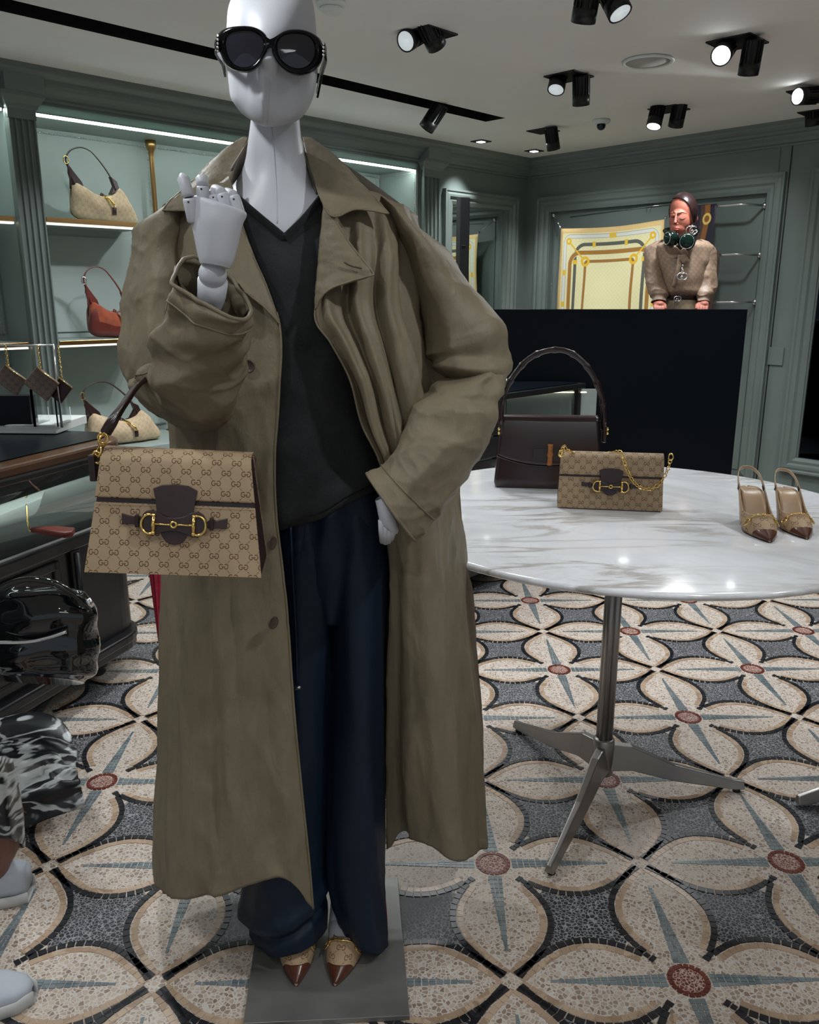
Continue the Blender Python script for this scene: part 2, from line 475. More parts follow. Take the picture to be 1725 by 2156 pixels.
def monogram(cell, base, ink, rough=0.7, weave=True, soft=1.0):
    """interlocking double-letter monogram linked by dotted diagonals, on UV in metres"""
    def f(b):
        uv = coord('UV', scale=(1 / cell, 1 / cell, 1))
        x, y, z = xyz(uv)
        RH = 1.04
        x1 = x - rnd(x); y1 = y - rnd(y / RH) * RH
        xs = x - 0.5; ys = y - RH / 2
        x2 = xs - rnd(xs); y2 = ys - rnd(ys / RH) * RH
        d1 = hyp(x1, y1); d2 = hyp(x2, y2)
        pick = d1 < d2
        lx = x2 + (x1 - x2) * pick; ly = y2 + (y1 - y2) * pick
        dd = mn(d1, d2)
        ax = ab(lx)
        gx = 0.125 - ax                      # each half is a G whose opening faces the middle
        r = hyp(gx, ly * 0.80)
        t = 0.021
        ring = ab(r - 0.098) < t
        gap = (gx > 0.03) * (ly > -0.005) * (ly < 0.085)
        bar = (ab(ly + 0.005) < 0.020) * (gx > 0.015) * (gx < 0.115)
        glyph = mx(ring * (1 - gap), bar)
        s = x + y / RH; q = x - y / RH
        ls = (ab(s - rnd(s)) < 0.030) * (ab(m_('FRACT', q * 7) - 0.5) < 0.30)
        lq = (ab(q - rnd(q)) < 0.030) * (ab(m_('FRACT', s * 7) - 0.5) < 0.30)
        dots = mx(ls, lq) * (dd > 0.26)
        mask = mx(glyph, dots)
        p2 = coord('UV', scale=(1, 1, 1))
        wv = noi(p2, 1400, 2); big = noi(p2, 14, 3)
        lo = tuple(c * 0.80 for c in base); hi = tuple(min(1, c * 1.18) for c in base)
        cb = ramp(wv * 0.6 + big * 0.4, [(0.3, lo), (0.7, hi)])
        col = mixc(mask * soft, cb, ink)
        return {'Base Color': col, 'Normal': bump(wv, 0.25, 0.0006)}
    return f
M['canvas'] = material('beige_monogram_canvas', rough=0.75, build=monogram(0.0295, (0.38, 0.275, 0.165), (0.12, 0.052, 0.018)))
M['canvas_light'] = material('pale_monogram_canvas', rough=0.8, build=monogram(0.034, (0.60, 0.46, 0.30), (0.36, 0.24, 0.13), soft=0.8))
M['canvas_shoe'] = material('shoe_monogram_canvas', rough=0.75, build=monogram(0.040, (0.42, 0.29, 0.17), (0.16, 0.075, 0.035)))
M['canvas_dark'] = material('taupe_monogram_canvas', rough=0.5, build=monogram(0.030, (0.17, 0.125, 0.10), (0.07, 0.045, 0.035)))
M['blouse'] = material('silk_monogram_blouse', rough=0.5, build=monogram(0.034, (0.26, 0.175, 0.12), (0.42, 0.31, 0.22), soft=0.8))
M['skirt'] = material('monogram_skirt', rough=0.6, build=monogram(0.03, (0.25, 0.19, 0.12), (0.36, 0.29, 0.19)))

def cloth(name, color, rough, var, bs, fine=900, stretch=(1, 1, 1), **kw):
    def f(b):
        p = geopos(); q = geopos(scale=stretch)
        n = noi(q, 9, 5, 0.6, 0.6); wv = noi(p, fine, 2)
        cr = noi(q, 26, 6, 0.65, 0.9)
        lo = tuple(c * (1 - var) for c in color); hi = tuple(c * (1 + var) for c in color)
        return {'Base Color': ramp(n * 0.7 + wv * 0.3, [(0.3, lo), (0.7, hi)]), 'Normal': bump(cr + wv * 0.05 + noi(p, 70, 4, 0.6) * 0.35, bs, 0.005)}
    return material(name, color, rough, build=f, **kw)
M['coat'] = cloth('olive_trench_cotton', (0.185, 0.153, 0.100), 0.52, 0.16, 0.40, 700, (2.2, 2.2, 0.8), spec=0.25)
M['coat_in'] = cloth('coat_inside', (0.125, 0.105, 0.075), 0.7, 0.1, 0.25, 700)
M['sweater'] = cloth('charcoal_knit', (0.027, 0.028, 0.029), 0.95, 0.45, 0.25, 520, spec=0.1)
M['trouser'] = cloth('navy_wool', (0.0065, 0.0145, 0.030), 0.5, 0.15, 0.12, 1500, (3, 3, 0.5), spec=0.25)
M['button'] = subtle('horn_button', (0.075, 0.05, 0.042), 0.35, 0.2, 60)
M['skin'] = subtle('skin', (0.40, 0.125, 0.080), 0.55, 0.06, 20, sss=0.05)
M['skin_leg'] = subtle('skin_leg', (0.20, 0.085, 0.05), 0.5, 0.06, 20)
M['hair'] = subtle('dark_brown_hair', (0.022, 0.010, 0.010), 0.32, 0.4, 60)
M['lip'] = material('lips', (0.42, 0.06, 0.06), 0.4)
M['ink'] = material('dark_brown_line', (0.03, 0.015, 0.012), 0.6)
M['sneaker'] = subtle('white_sneaker', (0.42, 0.45, 0.50), 0.6, 0.05, 20)
M['sole'] = subtle('rubber_sole', (0.50, 0.50, 0.48), 0.6, 0.05, 20)
M['patent'] = material('black_patent_leather', (0.004, 0.005, 0.006), 0.06, coat=0.8)
def bw(b):
    q = geopos(scale=(1.0, 1.0, 2.6), rot=(0.5, 0.35, 0))
    n = noi(q, 4, 3, 0.5, 2.0)
    return {'Base Color': ramp(n, [(0.44, (0.008, 0.01, 0.012)), (0.475, (0.42, 0.45, 0.44)), (0.52, (0.5, 0.52, 0.5)), (0.545, (0.01, 0.012, 0.014)), (0.62, (0.012, 0.012, 0.016)), (0.66, (0.4, 0.42, 0.42))])}
M['bw'] = material('black_white_print', rough=0.32, build=bw)
M['hp'] = material('headphone_green_black', (0.005, 0.022, 0.016), 0.12, 0.3)
# ------------------------------------------------------------------ floor
S = 0.374856; FX, FY = 0.601218, 1.434246
floor = MB().add([(-6, -4, 0), (7, -4, 0), (7, 10, 0), (-6, 10, 0)], [(0, 1, 2, 3)], smooth=False).build('floor', M['terrazzo_cream'], origin=(0, 0, 0))
tag(floor, kind='structure')
WU = [(0, 0), (.05, .033), (.12, .092), (.2, .158), (.3, .228), (.4, .268), (.48, .279), (.58, .270), (.66, .243), (.73, .205), (.80, .160)]
def arc_pts(step):
    P = [Vector((a, b, 0)) for a, b in WU]; d = cat_spline(P, 8)
    out = [d[0]]; acc = 0
    for a, b in zip(d, d[1:]):
        acc += (b - a).length
        if acc >= step: out.append(b); acc = 0
    return out
def half_outline():
    a = [(p.x, p.y) for p in cat_spline([Vector((q[0], q[1], 0)) for q in WU], 3)]
    cap = []
    e0 = Vector((.80, .160)); e1 = Vector((1 - .160, 1 - .80)); c = (e0 + e1) / 2; r = (e1 - e0).length / 2
    a0 = math.atan2(e0.y - c.y, e0.x - c.x)
    for k in range(1, 6): cap.append((c.x + r * 1.15 * math.cos(a0 + math.pi * k / 6), c.y + r * 1.15 * math.sin(a0 + math.pi * k / 6)))
    b = [(1 - y, 1 - x) for x, y in a][::-1]
    return a + cap + b
H = half_outline()
def inner_outline():
    P = cat_spline([Vector((q[0], q[1], 0)) for q in WU], 3); out = []
    for i in range(1, len(P) - 1):
        t = (P[i + 1] - P[i - 1]).normalized(); q = P[i] + Vector((-t.y, t.x, 0)) * .0415
        if .15 < P[i].x < .70 and q.y > q.x * 0 and q.y < 1 - q.x + .0: out.append((q.x, q.y))
    out = [p for p in out if p[1] < p[0] * 1.0 + 0.0]
    return out + [(1 - y, 1 - x) for x, y in out][::-1]
H = inner_outline(); star = H + [(y, x) for x, y in H[::-1]]
from mathutils.geometry import tessellate_polygon
def star_mesh(flip):
    me = bpy.data.meshes.new('inlay'); bm = bmesh.new()
    P = [((1 - x) if flip else x, y) for x, y in star]
    if flip: P = P[::-1]
    top = [bm.verts.new((x * S, y * S, 0.0006)) for x, y in P]; bot = [bm.verts.new((x * S, y * S, -0.001)) for x, y in P]
    for tri in tessellate_polygon([[Vector((x, y, 0)) for x, y in P]]): bm.faces.new([top[k] for k in tri])
    for i in range(len(P)): bm.faces.new((bot[i], bot[(i + 1) % len(P)], top[(i + 1) % len(P)], top[i]))
    bmesh.ops.recalc_face_normals(bm, faces=bm.faces)
    bm.to_mesh(me); bm.free(); me.materials.append(M['terrazzo_black']); return me
SM = [star_mesh(False), star_mesh(True)]
def proj(p):
    d = Vector(p) - Vector((0, 0, CAM_H)); xr = _cy * d.x - _sy * d.y; yr = _sy * d.x + _cy * d.y
    z = _c * yr - _s * d.z; up = _s * yr + _c * d.z
    return (862.5 + F_PX * xr / z, 1078 - F_PX * up / z) if z > 0.05 else (-9999, -9999)
tiles = []   # (kind, centre, angle, length, width)
def border(ox, oy, flip):
    e = arc_pts(0.043)
    for which in range(4):
        for a, b in zip(e, e[1:]):
            m = (a + b) / 2; t = (b - a); L = t.length; t.normalize(); n = Vector((-t.y, t.x, 0))
            near = m.x < 0.09
            for side, kind in ((1, 'black'), (-1, 'tan')):
                if near and m.x < 0.05 and kind == 'tan': continue
                if near and m.x < 0.045: continue
                off = 0.023 * side
                q = m + n * off
                def tr(p):
                    x, y = p.x, p.y
                    if which == 1: x, y = y, x
                    elif which == 2: x, y = 1 - y, 1 - x
                    elif which == 3: x, y = 1 - x, 1 - y
                    if flip: x = 1 - x
                    return Vector((x, y, 0))
                c = tr(q); d = tr(q + t * 0.01) - c
                if which in (1, 2, 3) or True:
                    tiles.append((kind, Vector((FX + (ox + c.x) * S, FY + (oy + c.y) * S, 0)), math.atan2(d.y, d.x), L * S - 0.0014, 0.0145))
inlays = []
def horns(ox, oy, flip):
    for (x, y, a) in ((.842, .158, -45), (.158, .842, 135)):
        if flip: x, a = 1 - x, 180 - a
        tiles.append(('black', Vector((FX + (ox + x) * S, FY + (oy + y) * S, 0)), D(a), .011, .017))
        tiles.append(('black', Vector((FX + (ox + x + (.026 if (x < .5) else -.026)) * S, FY + (oy + y + (.026 if y < .5 else -.026)) * S, 0)), D(a), .012, .012))
for i in range(-9, 10):
    for j in range(-2, 15):
        wx, wy = FX + (i + .5) * S, FY + (j + .5) * S
        px, py = proj((wx, wy, 0))
        if not (-420 < px < 2200 and py < 2700) or wy < 0.5: continue
        flip = (i + j) % 2 == 0
        if wy < 7.0:
            o = bpy.data.objects.new('inlay', SM[1 if flip else 0]); COL.objects.link(o)
            o.parent = floor; o.location = (FX + i * S, FY + j * S, 0)
        if wy < 4.4: border(i, j, flip); horns(i, j, flip)
for i in range(-9, 10):
    for j in range(-2, 15):
        if (i + j) % 2: continue
        cx, cy = FX + i * S, FY + j * S; px, py = proj((cx, cy, 0))
        if not (-500 < px < 2300) or cy < 0.6 or cy > 6.6: continue
        o = MB().lathe([(0.001, 0.0009), (0.088 * S, 0.0009), (0.088 * S, -0.001), (0.001, -0.001)][::-1], (cx, cy, 0), n=20, smooth=False)
        if i == -9: pass
        ob = o.build('medallion', M['terrazzo_red'], floor, recalc=True)
        if cy > 4.6: continue
        for k in range(20):
            a = 2 * math.pi * (k + .5) / 20
            tiles.append(('red', Vector((cx + math.cos(a) * 0.103 * S, cy + math.sin(a) * 0.103 * S, 0)), a + math.pi / 2, 0.0108, 0.0105))
        for q in range(4):
            dx, dy = ((1, 0), (0, 1), (-1, 0), (0, -1))[q]; t = 0.145
            while t < 0.80:
                wd = 0.085 * (1 - (t - 0.13) / 0.72) + 0.010
                nrow = 3 if wd > 0.068 else (2 if wd > 0.040 else 1); cell = wd / nrow
                for r in range(nrow):
                    o2 = (r - (nrow - 1) / 2) * cell
                    tiles.append(('blue', Vector((cx + (dx * t - dy * o2) * S, cy + (dy * t + dx * o2) * S, 0)), math.atan2(dy, dx), 0.036 * S, cell * S - 0.0014))
                t += 0.041
rng = random.Random(4)
tm = {}
for kind in ('black', 'tan', 'blue', 'red'):
    me = MB().box((0, 0, 0), (1, 1, 1)); 
    o = me.build('tessera', M['tile_' + kind], floor); o.data.transform(Matrix.Translation((0, 0, 0))); tm[kind] = o.data; bpy.data.objects.remove(o)
vis = []
for t in tiles:
    px, py = proj(t[1]); hidden = (330 < px < 1020 and py < 1800) or (500 < px < 870 and py < 2160)
    if 0 < px < 1725 and py < 2150 and not hidden: vis.append((-py, t))
vis.sort(key=lambda q: q[0]); near = set(id(t) for _, t in vis[:300])
HZ = {'black': 0.0026, 'tan': 0.0012, 'blue': 0.0014, 'red': 0.0022}
stuff = MB(); KI = {'black': 0, 'tan': 1, 'blue': 2, 'red': 3}
for t in tiles:
    kind, c, a, l, wd = t; a += rng.uniform(-.04, .04); l *= rng.uniform(.93, 1.03); wd *= rng.uniform(.92, 1.05); h = HZ[kind]
    if id(t) in near:
        o = bpy.data.objects.new('tessera', tm[kind]); COL.objects.link(o); o.parent = floor
        o.location = (c.x, c.y, h / 2); o.rotation_euler = (0, 0, a); o.scale = (l, wd, h)
    else:
        R = Matrix.Rotation(a, 3, 'Z'); x, y = l / 2, wd / 2
        P = [c + R @ Vector(q) + Vector((0, 0, zz)) for zz in (0, h) for q in ((-x, -y, 0), (x, -y, 0), (x, y, 0), (-x, y, 0))]
        stuff.add(P, [(4, 5, 6, 7), (0, 1, 5, 4), (1, 2, 6, 5), (2, 3, 7, 6), (3, 0, 4, 7)], KI[kind], smooth=False)
ob = stuff.build('tesserae', [M['tile_black'], M['tile_tan'], M['tile_blue'], M['tile_red']], floor, recalc=False, boxuv=False); tag(ob, kind='stuff')

# ------------------------------------------------------------------ wall frames
CX, CY = 1.01733, 7.18991
azA, azB = D(45.2), D(137.5)
dA = Vector((-math.sin(azA), -math.cos(azA), 0)); oA = Vector((math.cos(azA), -math.sin(azA), 0))
dB = Vector((math.sin(azB), math.cos(azB), 0)); oB = Vector((math.cos(azB), -math.sin(azB), 0))
C0 = Vector((CX, CY, 0)); Zv = Vector((0, 0, 1))
class Fr:
    def __init__(s, d, o): s.d, s.o = d, o
    def __call__(s, u, o, z): return C0 + s.d * u + s.o * o + Zv * z
    def box(s, mb, u0, u1, o0, o1, z0, z1, mi=0):
        mb.hexa([s(u0, o0, z0), s(u1, o0, z0), s(u1, o1, z0), s(u0, o1, z0), s(u0, o0, z1), s(u1, o0, z1), s(u1, o1, z1), s(u0, o1, z1)], mi); return mb
    def ext(s, mb, prof, u0, u1, m0=0, m1=0, mi=0):
        """extrude profile [(o,z)] along u with optional mitre factors"""
        n = len(prof); V = [s(u0 + m0 * o, o, z) for o, z in prof] + [s(u1 + m1 * o, o, z) for o, z in prof]
        mb.add(V, [(i, i + 1, n + i + 1, n + i) for i in range(n - 1)] + [list(range(n)), list(range(n, 2 * n))[::-1]], mi, smooth=False); return mb
A_, B_ = Fr(dA, oA), Fr(dB, oB)
CEIL = 2.45
# ceiling as a slab with the long lamp slot cut out of it (built from four strips around the slot)
s0, s1 = Vector((0.575, 5.556, 0)), Vector((-3.4, 1.56, 0)); sd = (s1 - s0).normalized(); sn = Vector((-sd.y, sd.x, 0)); hw = 0.078
def cz(p, z): return (p.x, p.y, z)
mb = MB()
a0, a1, b0, b1 = s0 + sn * hw, s1 + sn * hw, s0 - sn * hw, s1 - sn * hw
far = 9
def q4(p, q, r, t): mb.add([cz(p, CEIL), cz(q, CEIL), cz(r, CEIL), cz(t, CEIL)], [(0, 1, 2, 3)], smooth=False)
E0, E1 = s0 - sd * far, s1 + sd * 4
q4(E0 + sn * far, E1 + sn * far, E1 + sn * hw, E0 + sn * hw); q4(E0 - sn * hw, E1 - sn * hw, E1 - sn * far, E0 - sn * far)
q4(E0 + sn * hw, s0 + sn * hw, s0 - sn * hw, E0 - sn * hw); q4(s1 + sn * hw, E1 + sn * hw, E1 - sn * hw, s1 - sn * hw)
ceil = mb.build('ceiling', M['ceiling'], origin=(0, 0, CEIL)); tag(ceil, kind='structure')
mb = MB()
for P in ((a0, a1), (b1, b0), (b0, a0), (a1, b1)):
    mb.add([cz(P[0], CEIL), cz(P[1], CEIL), cz(P[1], CEIL + .12), cz(P[0], CEIL + .12)], [(0, 1, 2, 3)], smooth=False)
mb.add([cz(a0, CEIL + .12), cz(a1, CEIL + .12), cz(b1, CEIL + .12), cz(b0, CEIL + .12)], [(0, 1, 2, 3)], smooth=False)
mb.build('lamp_slot', M['void'], ceil)

# wall A (left, diagonal) ------------------------------------------------------
UL = 7.2
wl = MB(); A_.box(wl, -0.2, 1.02, -0.10, -0.045, 0, CEIL)          # behind the mirror
A_.box(wl, -0.2, 0.258, -0.05, 0, 0, CEIL); A_.box(wl, 0.969, 1.28, -0.05, 0, 0, CEIL)
A_.box(wl, 0.258, 0.969, -0.05, 0, 2.10, CEIL); A_.box(wl, 0.258, 0.969, -0.05, 0, 0, 0.25)
A_.box(wl, 1.27, UL, -0.05, 0, 2.262, CEIL)                        # header over the niches
wl = wl.build('wall_left', M['green'], origin=(CX, CY, 0)); tag(wl, kind='structure')
nb = MB(); A_.box(nb, 1.27, UL, -0.44, -0.38, 0, 2.30); A_.box(nb, 1.27, UL, -0.40, 0.0, 2.262, 2.30)
A_.box(nb, 1.27, 1.30, -0.40, 0, 0, 2.27); A_.box(nb, 3.975, 4.075, -0.40, 0, 0, 2.27)
nb.build('niche_lining', M['green_light'], wl)
bd = MB()                                                        # joint boards on the niche back
for u0, u1 in ((1.31, 3.15), (3.17, 3.965), (4.085, 5.6)):
    for z0, z1 in ((1.81, 2.235), (1.20, 1.72), (0.62, 1.12)):
        p = MB(); A_.box(p, u0, u1, -0.381, -0.368, z0, z1); p.build('back_panel', M['green_light'], wl, bevel=0.002)
CORN = [(0, 2.315), (0.012, 2.315), (0.014, 2.325), (0.010, 2.335), (0.022, 2.35), (0.045, 2.368), (0.05, 2.375), (0.075, 2.382), (0.078, 2.398), (0.092, 2.402), (0.115, 2.418), (0.12, 2.425), (0.12, 2.45), (0, 2.45)]
mb = MB(); A_.ext(mb, CORN, 0, UL, 1.05, 0); mb.build('cornice', M['green'], wl)
# fluted pilasters
def pilaster(u0, u1, name='pilaster'):
    mb = MB(); A_.box(mb, u0, u1, -0.02, 0.012, 0, 2.28)
    n = 4; wd = (u1 - u0) / (n * 2 + 1)
    for k in range(n + 1):
        a = u0 + wd * 2 * k
        mb.prism([A_(a, 0.012, 0.3), A_(a + wd * .3, 0.026, 0.3), A_(a + wd * .7, 0.026, 0.3), A_(a + wd, 0.012, 0.3)], Zv * 1.93)
    A_.box(mb, u0, u1, 0.0, 0.03, 2.22, 2.28); A_.box(mb, u0 - .01, u1 + .01, 0, 0.05, 0, 0.3)
    o = mb.build(name, M['green'], wl)
    cp = MB(); e = 0.035
    prof = [(0.03, 2.262, 0), (0.04, 2.27, .008), (0.045, 2.285, .014), (0.075, 2.315, e), (0.08, 2.33, e)]
    V = []; 
    for oo, z, ex in prof: V += [A_(u0 - ex, 0, z), A_(u0 - ex, oo, z), A_(u1 + ex, oo, z), A_(u1 + ex, 0, z)]
    Fc = [(4 * i + k, 4 * i + (k + 1) % 4, 4 * i + 4 + (k + 1) % 4, 4 * i + 4 + k) for i in range(4) for k in range(4)] + [(3, 2, 1, 0), (16, 17, 18, 19)]
    cp.add(V, Fc, smooth=False); A_.box(cp, u0 - .025, u1 + .025, 0, 0.10, 2.33, 2.452)
    cp.build('capital', M['green'], o)
pilaster(3.965, 4.10); pilaster(1.07, 1.25)
# bead trims: strings of tiny metal studs
def beads(fr, pts, parent, r=0.0042, step=0.0125):
    mb = MB()
    for (u0, z0, o0), (u1, z1, o1) in zip(pts, pts[1:]):
        a, b = fr(u0, o0, z0), fr(u1, o1, z1); n = max(1, int((b - a).length / step))
        for k in range(n):
            p = a + (b - a) * (k / n)
            mb.add([p + Vector(q) * r for q in ((1, 0, 0), (-1, 0, 0), (0, 1, 0), (0, -1, 0), (0, 0, 1), (0, 0, -1))],
                   [(0, 2, 4), (2, 1, 4), (1, 3, 4), (3, 0, 4), (2, 0, 5), (1, 2, 5), (3, 1, 5), (0, 3, 5)])
    o = mb.build('bead_trim', M['chrome'], parent, recalc=False, boxuv=False); return tag(o, kind='stuff')
ob = -0.362
beads(A_, [(3.955, 2.238, ob), (3.175, 2.238, ob), (3.175, 1.20, ob)], wl)
beads(A_, [(3.145, 1.20, ob), (3.145, 2.238, ob), (1.32, 2.238, ob), (1.32, .62, ob)], wl)
beads(A_, [(1.345, .62, ob), (1.345, 2.225, ob)], wl)
beads(A_, [(1.305, 2.24, ob), (1.305, 2.24, -0.01), (1.305, 0.62, -0.01)], wl)
beads(A_, [(4.11, 0.6, -0.35), (4.11, 2.238, -0.35), (5.5, 2.238, -0.35)], wl)
beads(A_, [(3.12, .63, ob), (3.6, .63, ob)], wl)
# led strips under the header
for u0, u1 in ((1.31, 3.96), (4.11, 5.6)):
    mb = MB(); A_.box(mb, u0, u1, -0.032, -0.012, 2.252, 2.262); tag(mb.build('led_strip', M['led'], wl), 'white glowing light strip under the header')
# mirror with moulded frame in wall A
def frame(fr, u0, u1, z0, z1, wdt, parent, name, mat, sides='ltrb', deep=0.035, base=0.0):
    """stepped picture-frame moulding, mitred; outer rectangle u0..u1, z0..z1"""
    prof = [(0, 0), (0, deep), (.12, deep), (.2, deep * .8), (.35, deep * .95), (.5, deep * .9), (.62, deep * .5), (.8, deep * .55), (1, deep * .3), (1, -0.03)]
    mb = MB(); n = len(prof)
    cor = [(u0, z0, 1, 1), (u1, z0, -1, 1), (u1, z1, -1, -1), (u0, z1, 1, -1)]
    for k, sd_ in enumerate('brtl'):
        if sd_ not in sides: continue
        A, Bc = cor[k], cor[(k + 1) % 4]
        V = [fr(A[0] + A[2] * t * wdt, base + h, A[1] + A[3] * t * wdt) for t, h in prof] + [fr(Bc[0] + Bc[2] * t * wdt, base + h, Bc[1] + Bc[3] * t * wdt) for t, h in prof]
        mb.add(V, [(i, i + 1, n + i + 1, n + i) for i in range(n - 1)], smooth=False)
    return mb.build(name, mat, parent)
frame(A_, 0.14, 1.02, 0.2, 2.16, 0.10, wl, 'mirror_frame', M['green'])
mb = MB(); A_.box(mb, 0.235, 0.98, -0.044, -0.022, 0.28, 2.09); tag(mb.build('mirror_glass', M['mirror'], wl), 'tall mirror glass reflecting the yellow scarf')
beads(A_, [(0.27, 0.3, -0.018), (0.27, 2.08, -0.018)], wl, 0.003)

# wall B (back right) ----------------------------------------------------------
wb = MB(); B_.box(wb, -0.1, 0.247, -0.10, 0, 0, CEIL); B_.box(wb, 2.062, 2.40, -0.10, 0, 0, CEIL); B_.box(wb, 0.24, 2.07, -0.10, -0.045, 0, CEIL)
B_.box(wb, 0.24, 2.07, -0.1, 0, 2.09, CEIL); B_.box(wb, 2.38, 5.0, -0.10, -0.03, 0, CEIL); B_.box(wb, 2.38, 5.0, -0.1, 0, 2.11, CEIL); B_.box(wb, 2.38, 5.0, -0.1, 0, 0, 0.33)
wb = wb.build('wall_back', M['green'], origin=(CX, CY, 0)); tag(wb, kind='structure')
mb = MB(); B_.ext(mb, CORN, 0, 5.0, 1.05, 0); mb.build('cornice', M['green'], wb)
frame(B_, 0.124, 2.125, 0.1, 2.16, 0.115, wb, 'panel_frame', M['green'], 'ltr')
frame(B_, 2.29, 4.4, 0.25, 2.165, 0.10, wb, 'mirror_frame', M['green'])
mb = MB(); B_.box(mb, 2.136, 2.142, 0.0, 0.004, 0, 2.32); mb.build('panel_joint', M['black'], wb)
mb = MB(); B_.box(mb, 2.37, 4.2, -0.03, -0.012, 0.33, 2.10); tag(mb.build('mirror_glass', M['mirror_dark'], wb), 'dark smoked mirror glass')
mb = MB(); B_.box(mb, 0.30, 1.98, -0.046, -0.038, 0.2, 2.02); mb.build('back_panel', M['green_light'] if False else M['green'], wb, bevel=0.003)
beads(B_, [(2.05, 0.2, -0.03), (2.05, 2.08, -0.03)], wb, 0.005)
beads(B_, [(0.26, 0.5, -0.03), (0.26, 2.08, -0.03)], wb, 0.005)
beads(B_, [(1.10, 1.99, -0.03), (1.10, 2.08, -0.03)], wb, 0.005); beads(B_, [(1.13, 1.99, -0.03), (1.13, 2.08, -0.03)], wb, 0.005)
mb = MB(); B_.box(mb, 0, 5.0, 0, 0.02, 0, 0.14); tag(mb.build('baseboard_back', M['green'], origin=(CX, CY, 0)), kind='structure')
mb = MB(); B_.box(mb, 2.13, 2.232, 0, 0.012, 0.95, 1.065); tag(mb.build('wall_plate', M['green'], bevel=0.002), 'square grey-green switch plate on the right wall beside the panel frame', 'switch plate')
# far side walls and the rear of the shop, out of view
mb = MB().box((4.9, 2.0, 1.3), (0.1, 9, 2.6)); o = mb.build('wall_right', M['green']); tag(o, kind='structure')
# ------------------------------------------------------------------ ceiling fixtures
RA = Matrix.Rotation(-azA, 3, 'Z')     # ceiling squares follow the diagonal walls
def can(root, piv, aim, L=0.135, r=0.043, lit='bulb', power=0, ang=30, fins=True):
    """one gimbal spot: ribbed can on a bracket; aim = direction the light points"""
    a = Vector(aim).normalized(); R = a.to_track_quat('Z', 'Y').to_matrix()
    p = Vector(piv)
    mb = MB().lathe([(0.001, -L * .5), (r * .82, -L * .5), (r * .88, -L * .47), (r * .88, L * .15), (r, L * .16), (r, L * .5), (r * .90, L * .5), (r * .84, L * .42), (0.001, L * .42)], p, n=24, R=R)
    if fins:
        for k in range(16):
            t = 2 * math.pi * k / 16; c = p + R @ Vector((math.cos(t) * r * .92, math.sin(t) * r * .92, -L * .17))
            mb.box(c, (r * .16, 0.004, L * .62), R @ Matrix.Rotation(t, 3, 'Z'))
    mb.tube([p + R @ Vector((0, 0, 0)), p + Vector((0, 0, 0.04))], 0.012, 8)
    o = mb.build('lamp_can', M['black_lamp'], root)
    mb = MB().lathe([(0.001, L * .425), (r * .60, L * .43), (r * .86, L * .492)], p, n=24, R=R)
    tag(mb.build('reflector', M[lit], o), 'glowing reflector' if lit == 'bulb' else 'pale reflector with a faint glow put into its colour')
    if power:
        l = spot(p + a * (L * .5 + .01), p + a * 2, power, ang, 0.4, 0.02); l.name = 'gimbal_light'
def gimbal(px, py, sz, cans, label):
    c = onZ(px, py, CEIL); r = thing('ceiling_spotlight', label, 'spotlight', (c.x, c.y, CEIL - 0.002), 'twin gimbal spotlights in square black recesses')
    mb = MB().box((c.x, c.y, CEIL - 0.002), (sz, sz, 0.004), RA)
    mb.build('recess_box', M['void'], r)
    mb = MB(); h = sz / 2
    for dx, dy, sx, sy in ((h, 0, .004, sz), (-h, 0, .004, sz), (0, h, sz, .004), (0, -h, sz, .004)):
        mb.box(c + RA @ Vector((dx, dy, -0.003)), (sx, sy, 0.006), RA)
    mb.build('trim_ring', M['black_lamp'], r)
    for (cx, cy, drop, aim, lit, pw) in cans:
        q = onZ(cx, cy, CEIL - drop); can(r, q, aim, lit=lit, power=pw)
    return r
gimbal(901, 71, 0.175, [(872, 76, .01, (-.55, -.75, -.5), 'bulb_dim', 6), (906, 66, .005, (.4, .6, -.6), 'bulb_dim', 0)], 'square twin spotlight right of the mannequin head with one tilted pale lamp')
gimbal(1262, -18, 0.18, [(1236, 0, .07, (-.05, .45, -.9), 'bulb_dim', 0), (1290, -5, .05, (.35, -.35, -.8), 'bulb_dim', 6)], 'twin spotlight cut off by the top edge of the frame')
gimbal(1198, 160, 0.175, [(1176, 165, .01, (-.2, -.4, -.8), 'bulb_dim', 6), (1224, 190, .07, (.12, .35, -1), 'bulb_dim', 0)], 'square twin spotlight whose ribbed can hangs left of the round ceiling speaker')
gimbal(1553, 88, 0.19, [(1525, 108, .045, (-.45, -.80, -.45), 'bulb', 10), (1582, 120, .08, (.06, .4, -1), 'bulb_dim', 0)], 'twin spotlight with the brightest glowing lamp, right of the round ceiling speaker')
gimbal(1409, 229, 0.175, [(1382, 243, .05, (-.22, -.25, -.9), 'bulb', 8), (1428, 240, .04, (.0, .5, -1), 'bulb_dim', 0)], 'twin spotlight with two short cans beside the dome camera')
gimbal(1144, 275, 0.155, [(1163, 292, .07, (.25, .3, -.95), 'bulb_dim', 0)], 'single ribbed spotlight nearest the back corner of the room')
gimbal(1712, 192, 0.20, [(1700, 202, .05, (-.97, -.40, -.12), 'bulb', 10)], 'sideways turned spotlight at the right edge of the frame lighting the ceiling')
gimbal(1712, 236, 0.13, [(1712, 238, .008, (.2, .2, -.8), 'bulb_dim', 0)], 'small recessed spotlight near the right cornice')
# track spots hanging from the long slot
def slot_can(px, py, drop, aim, label):
    q = onZ(px, py, CEIL - drop); r = thing('track_spotlight', label, 'spotlight', (q.x, q.y, CEIL - drop + .08))
    can(r, q, aim, L=0.16, r=0.046); return r
slot_can(914, 245, 0.06, (-.55, .35, -.75), 'ribbed black spotlight hanging from the long ceiling slot right of the mannequin')
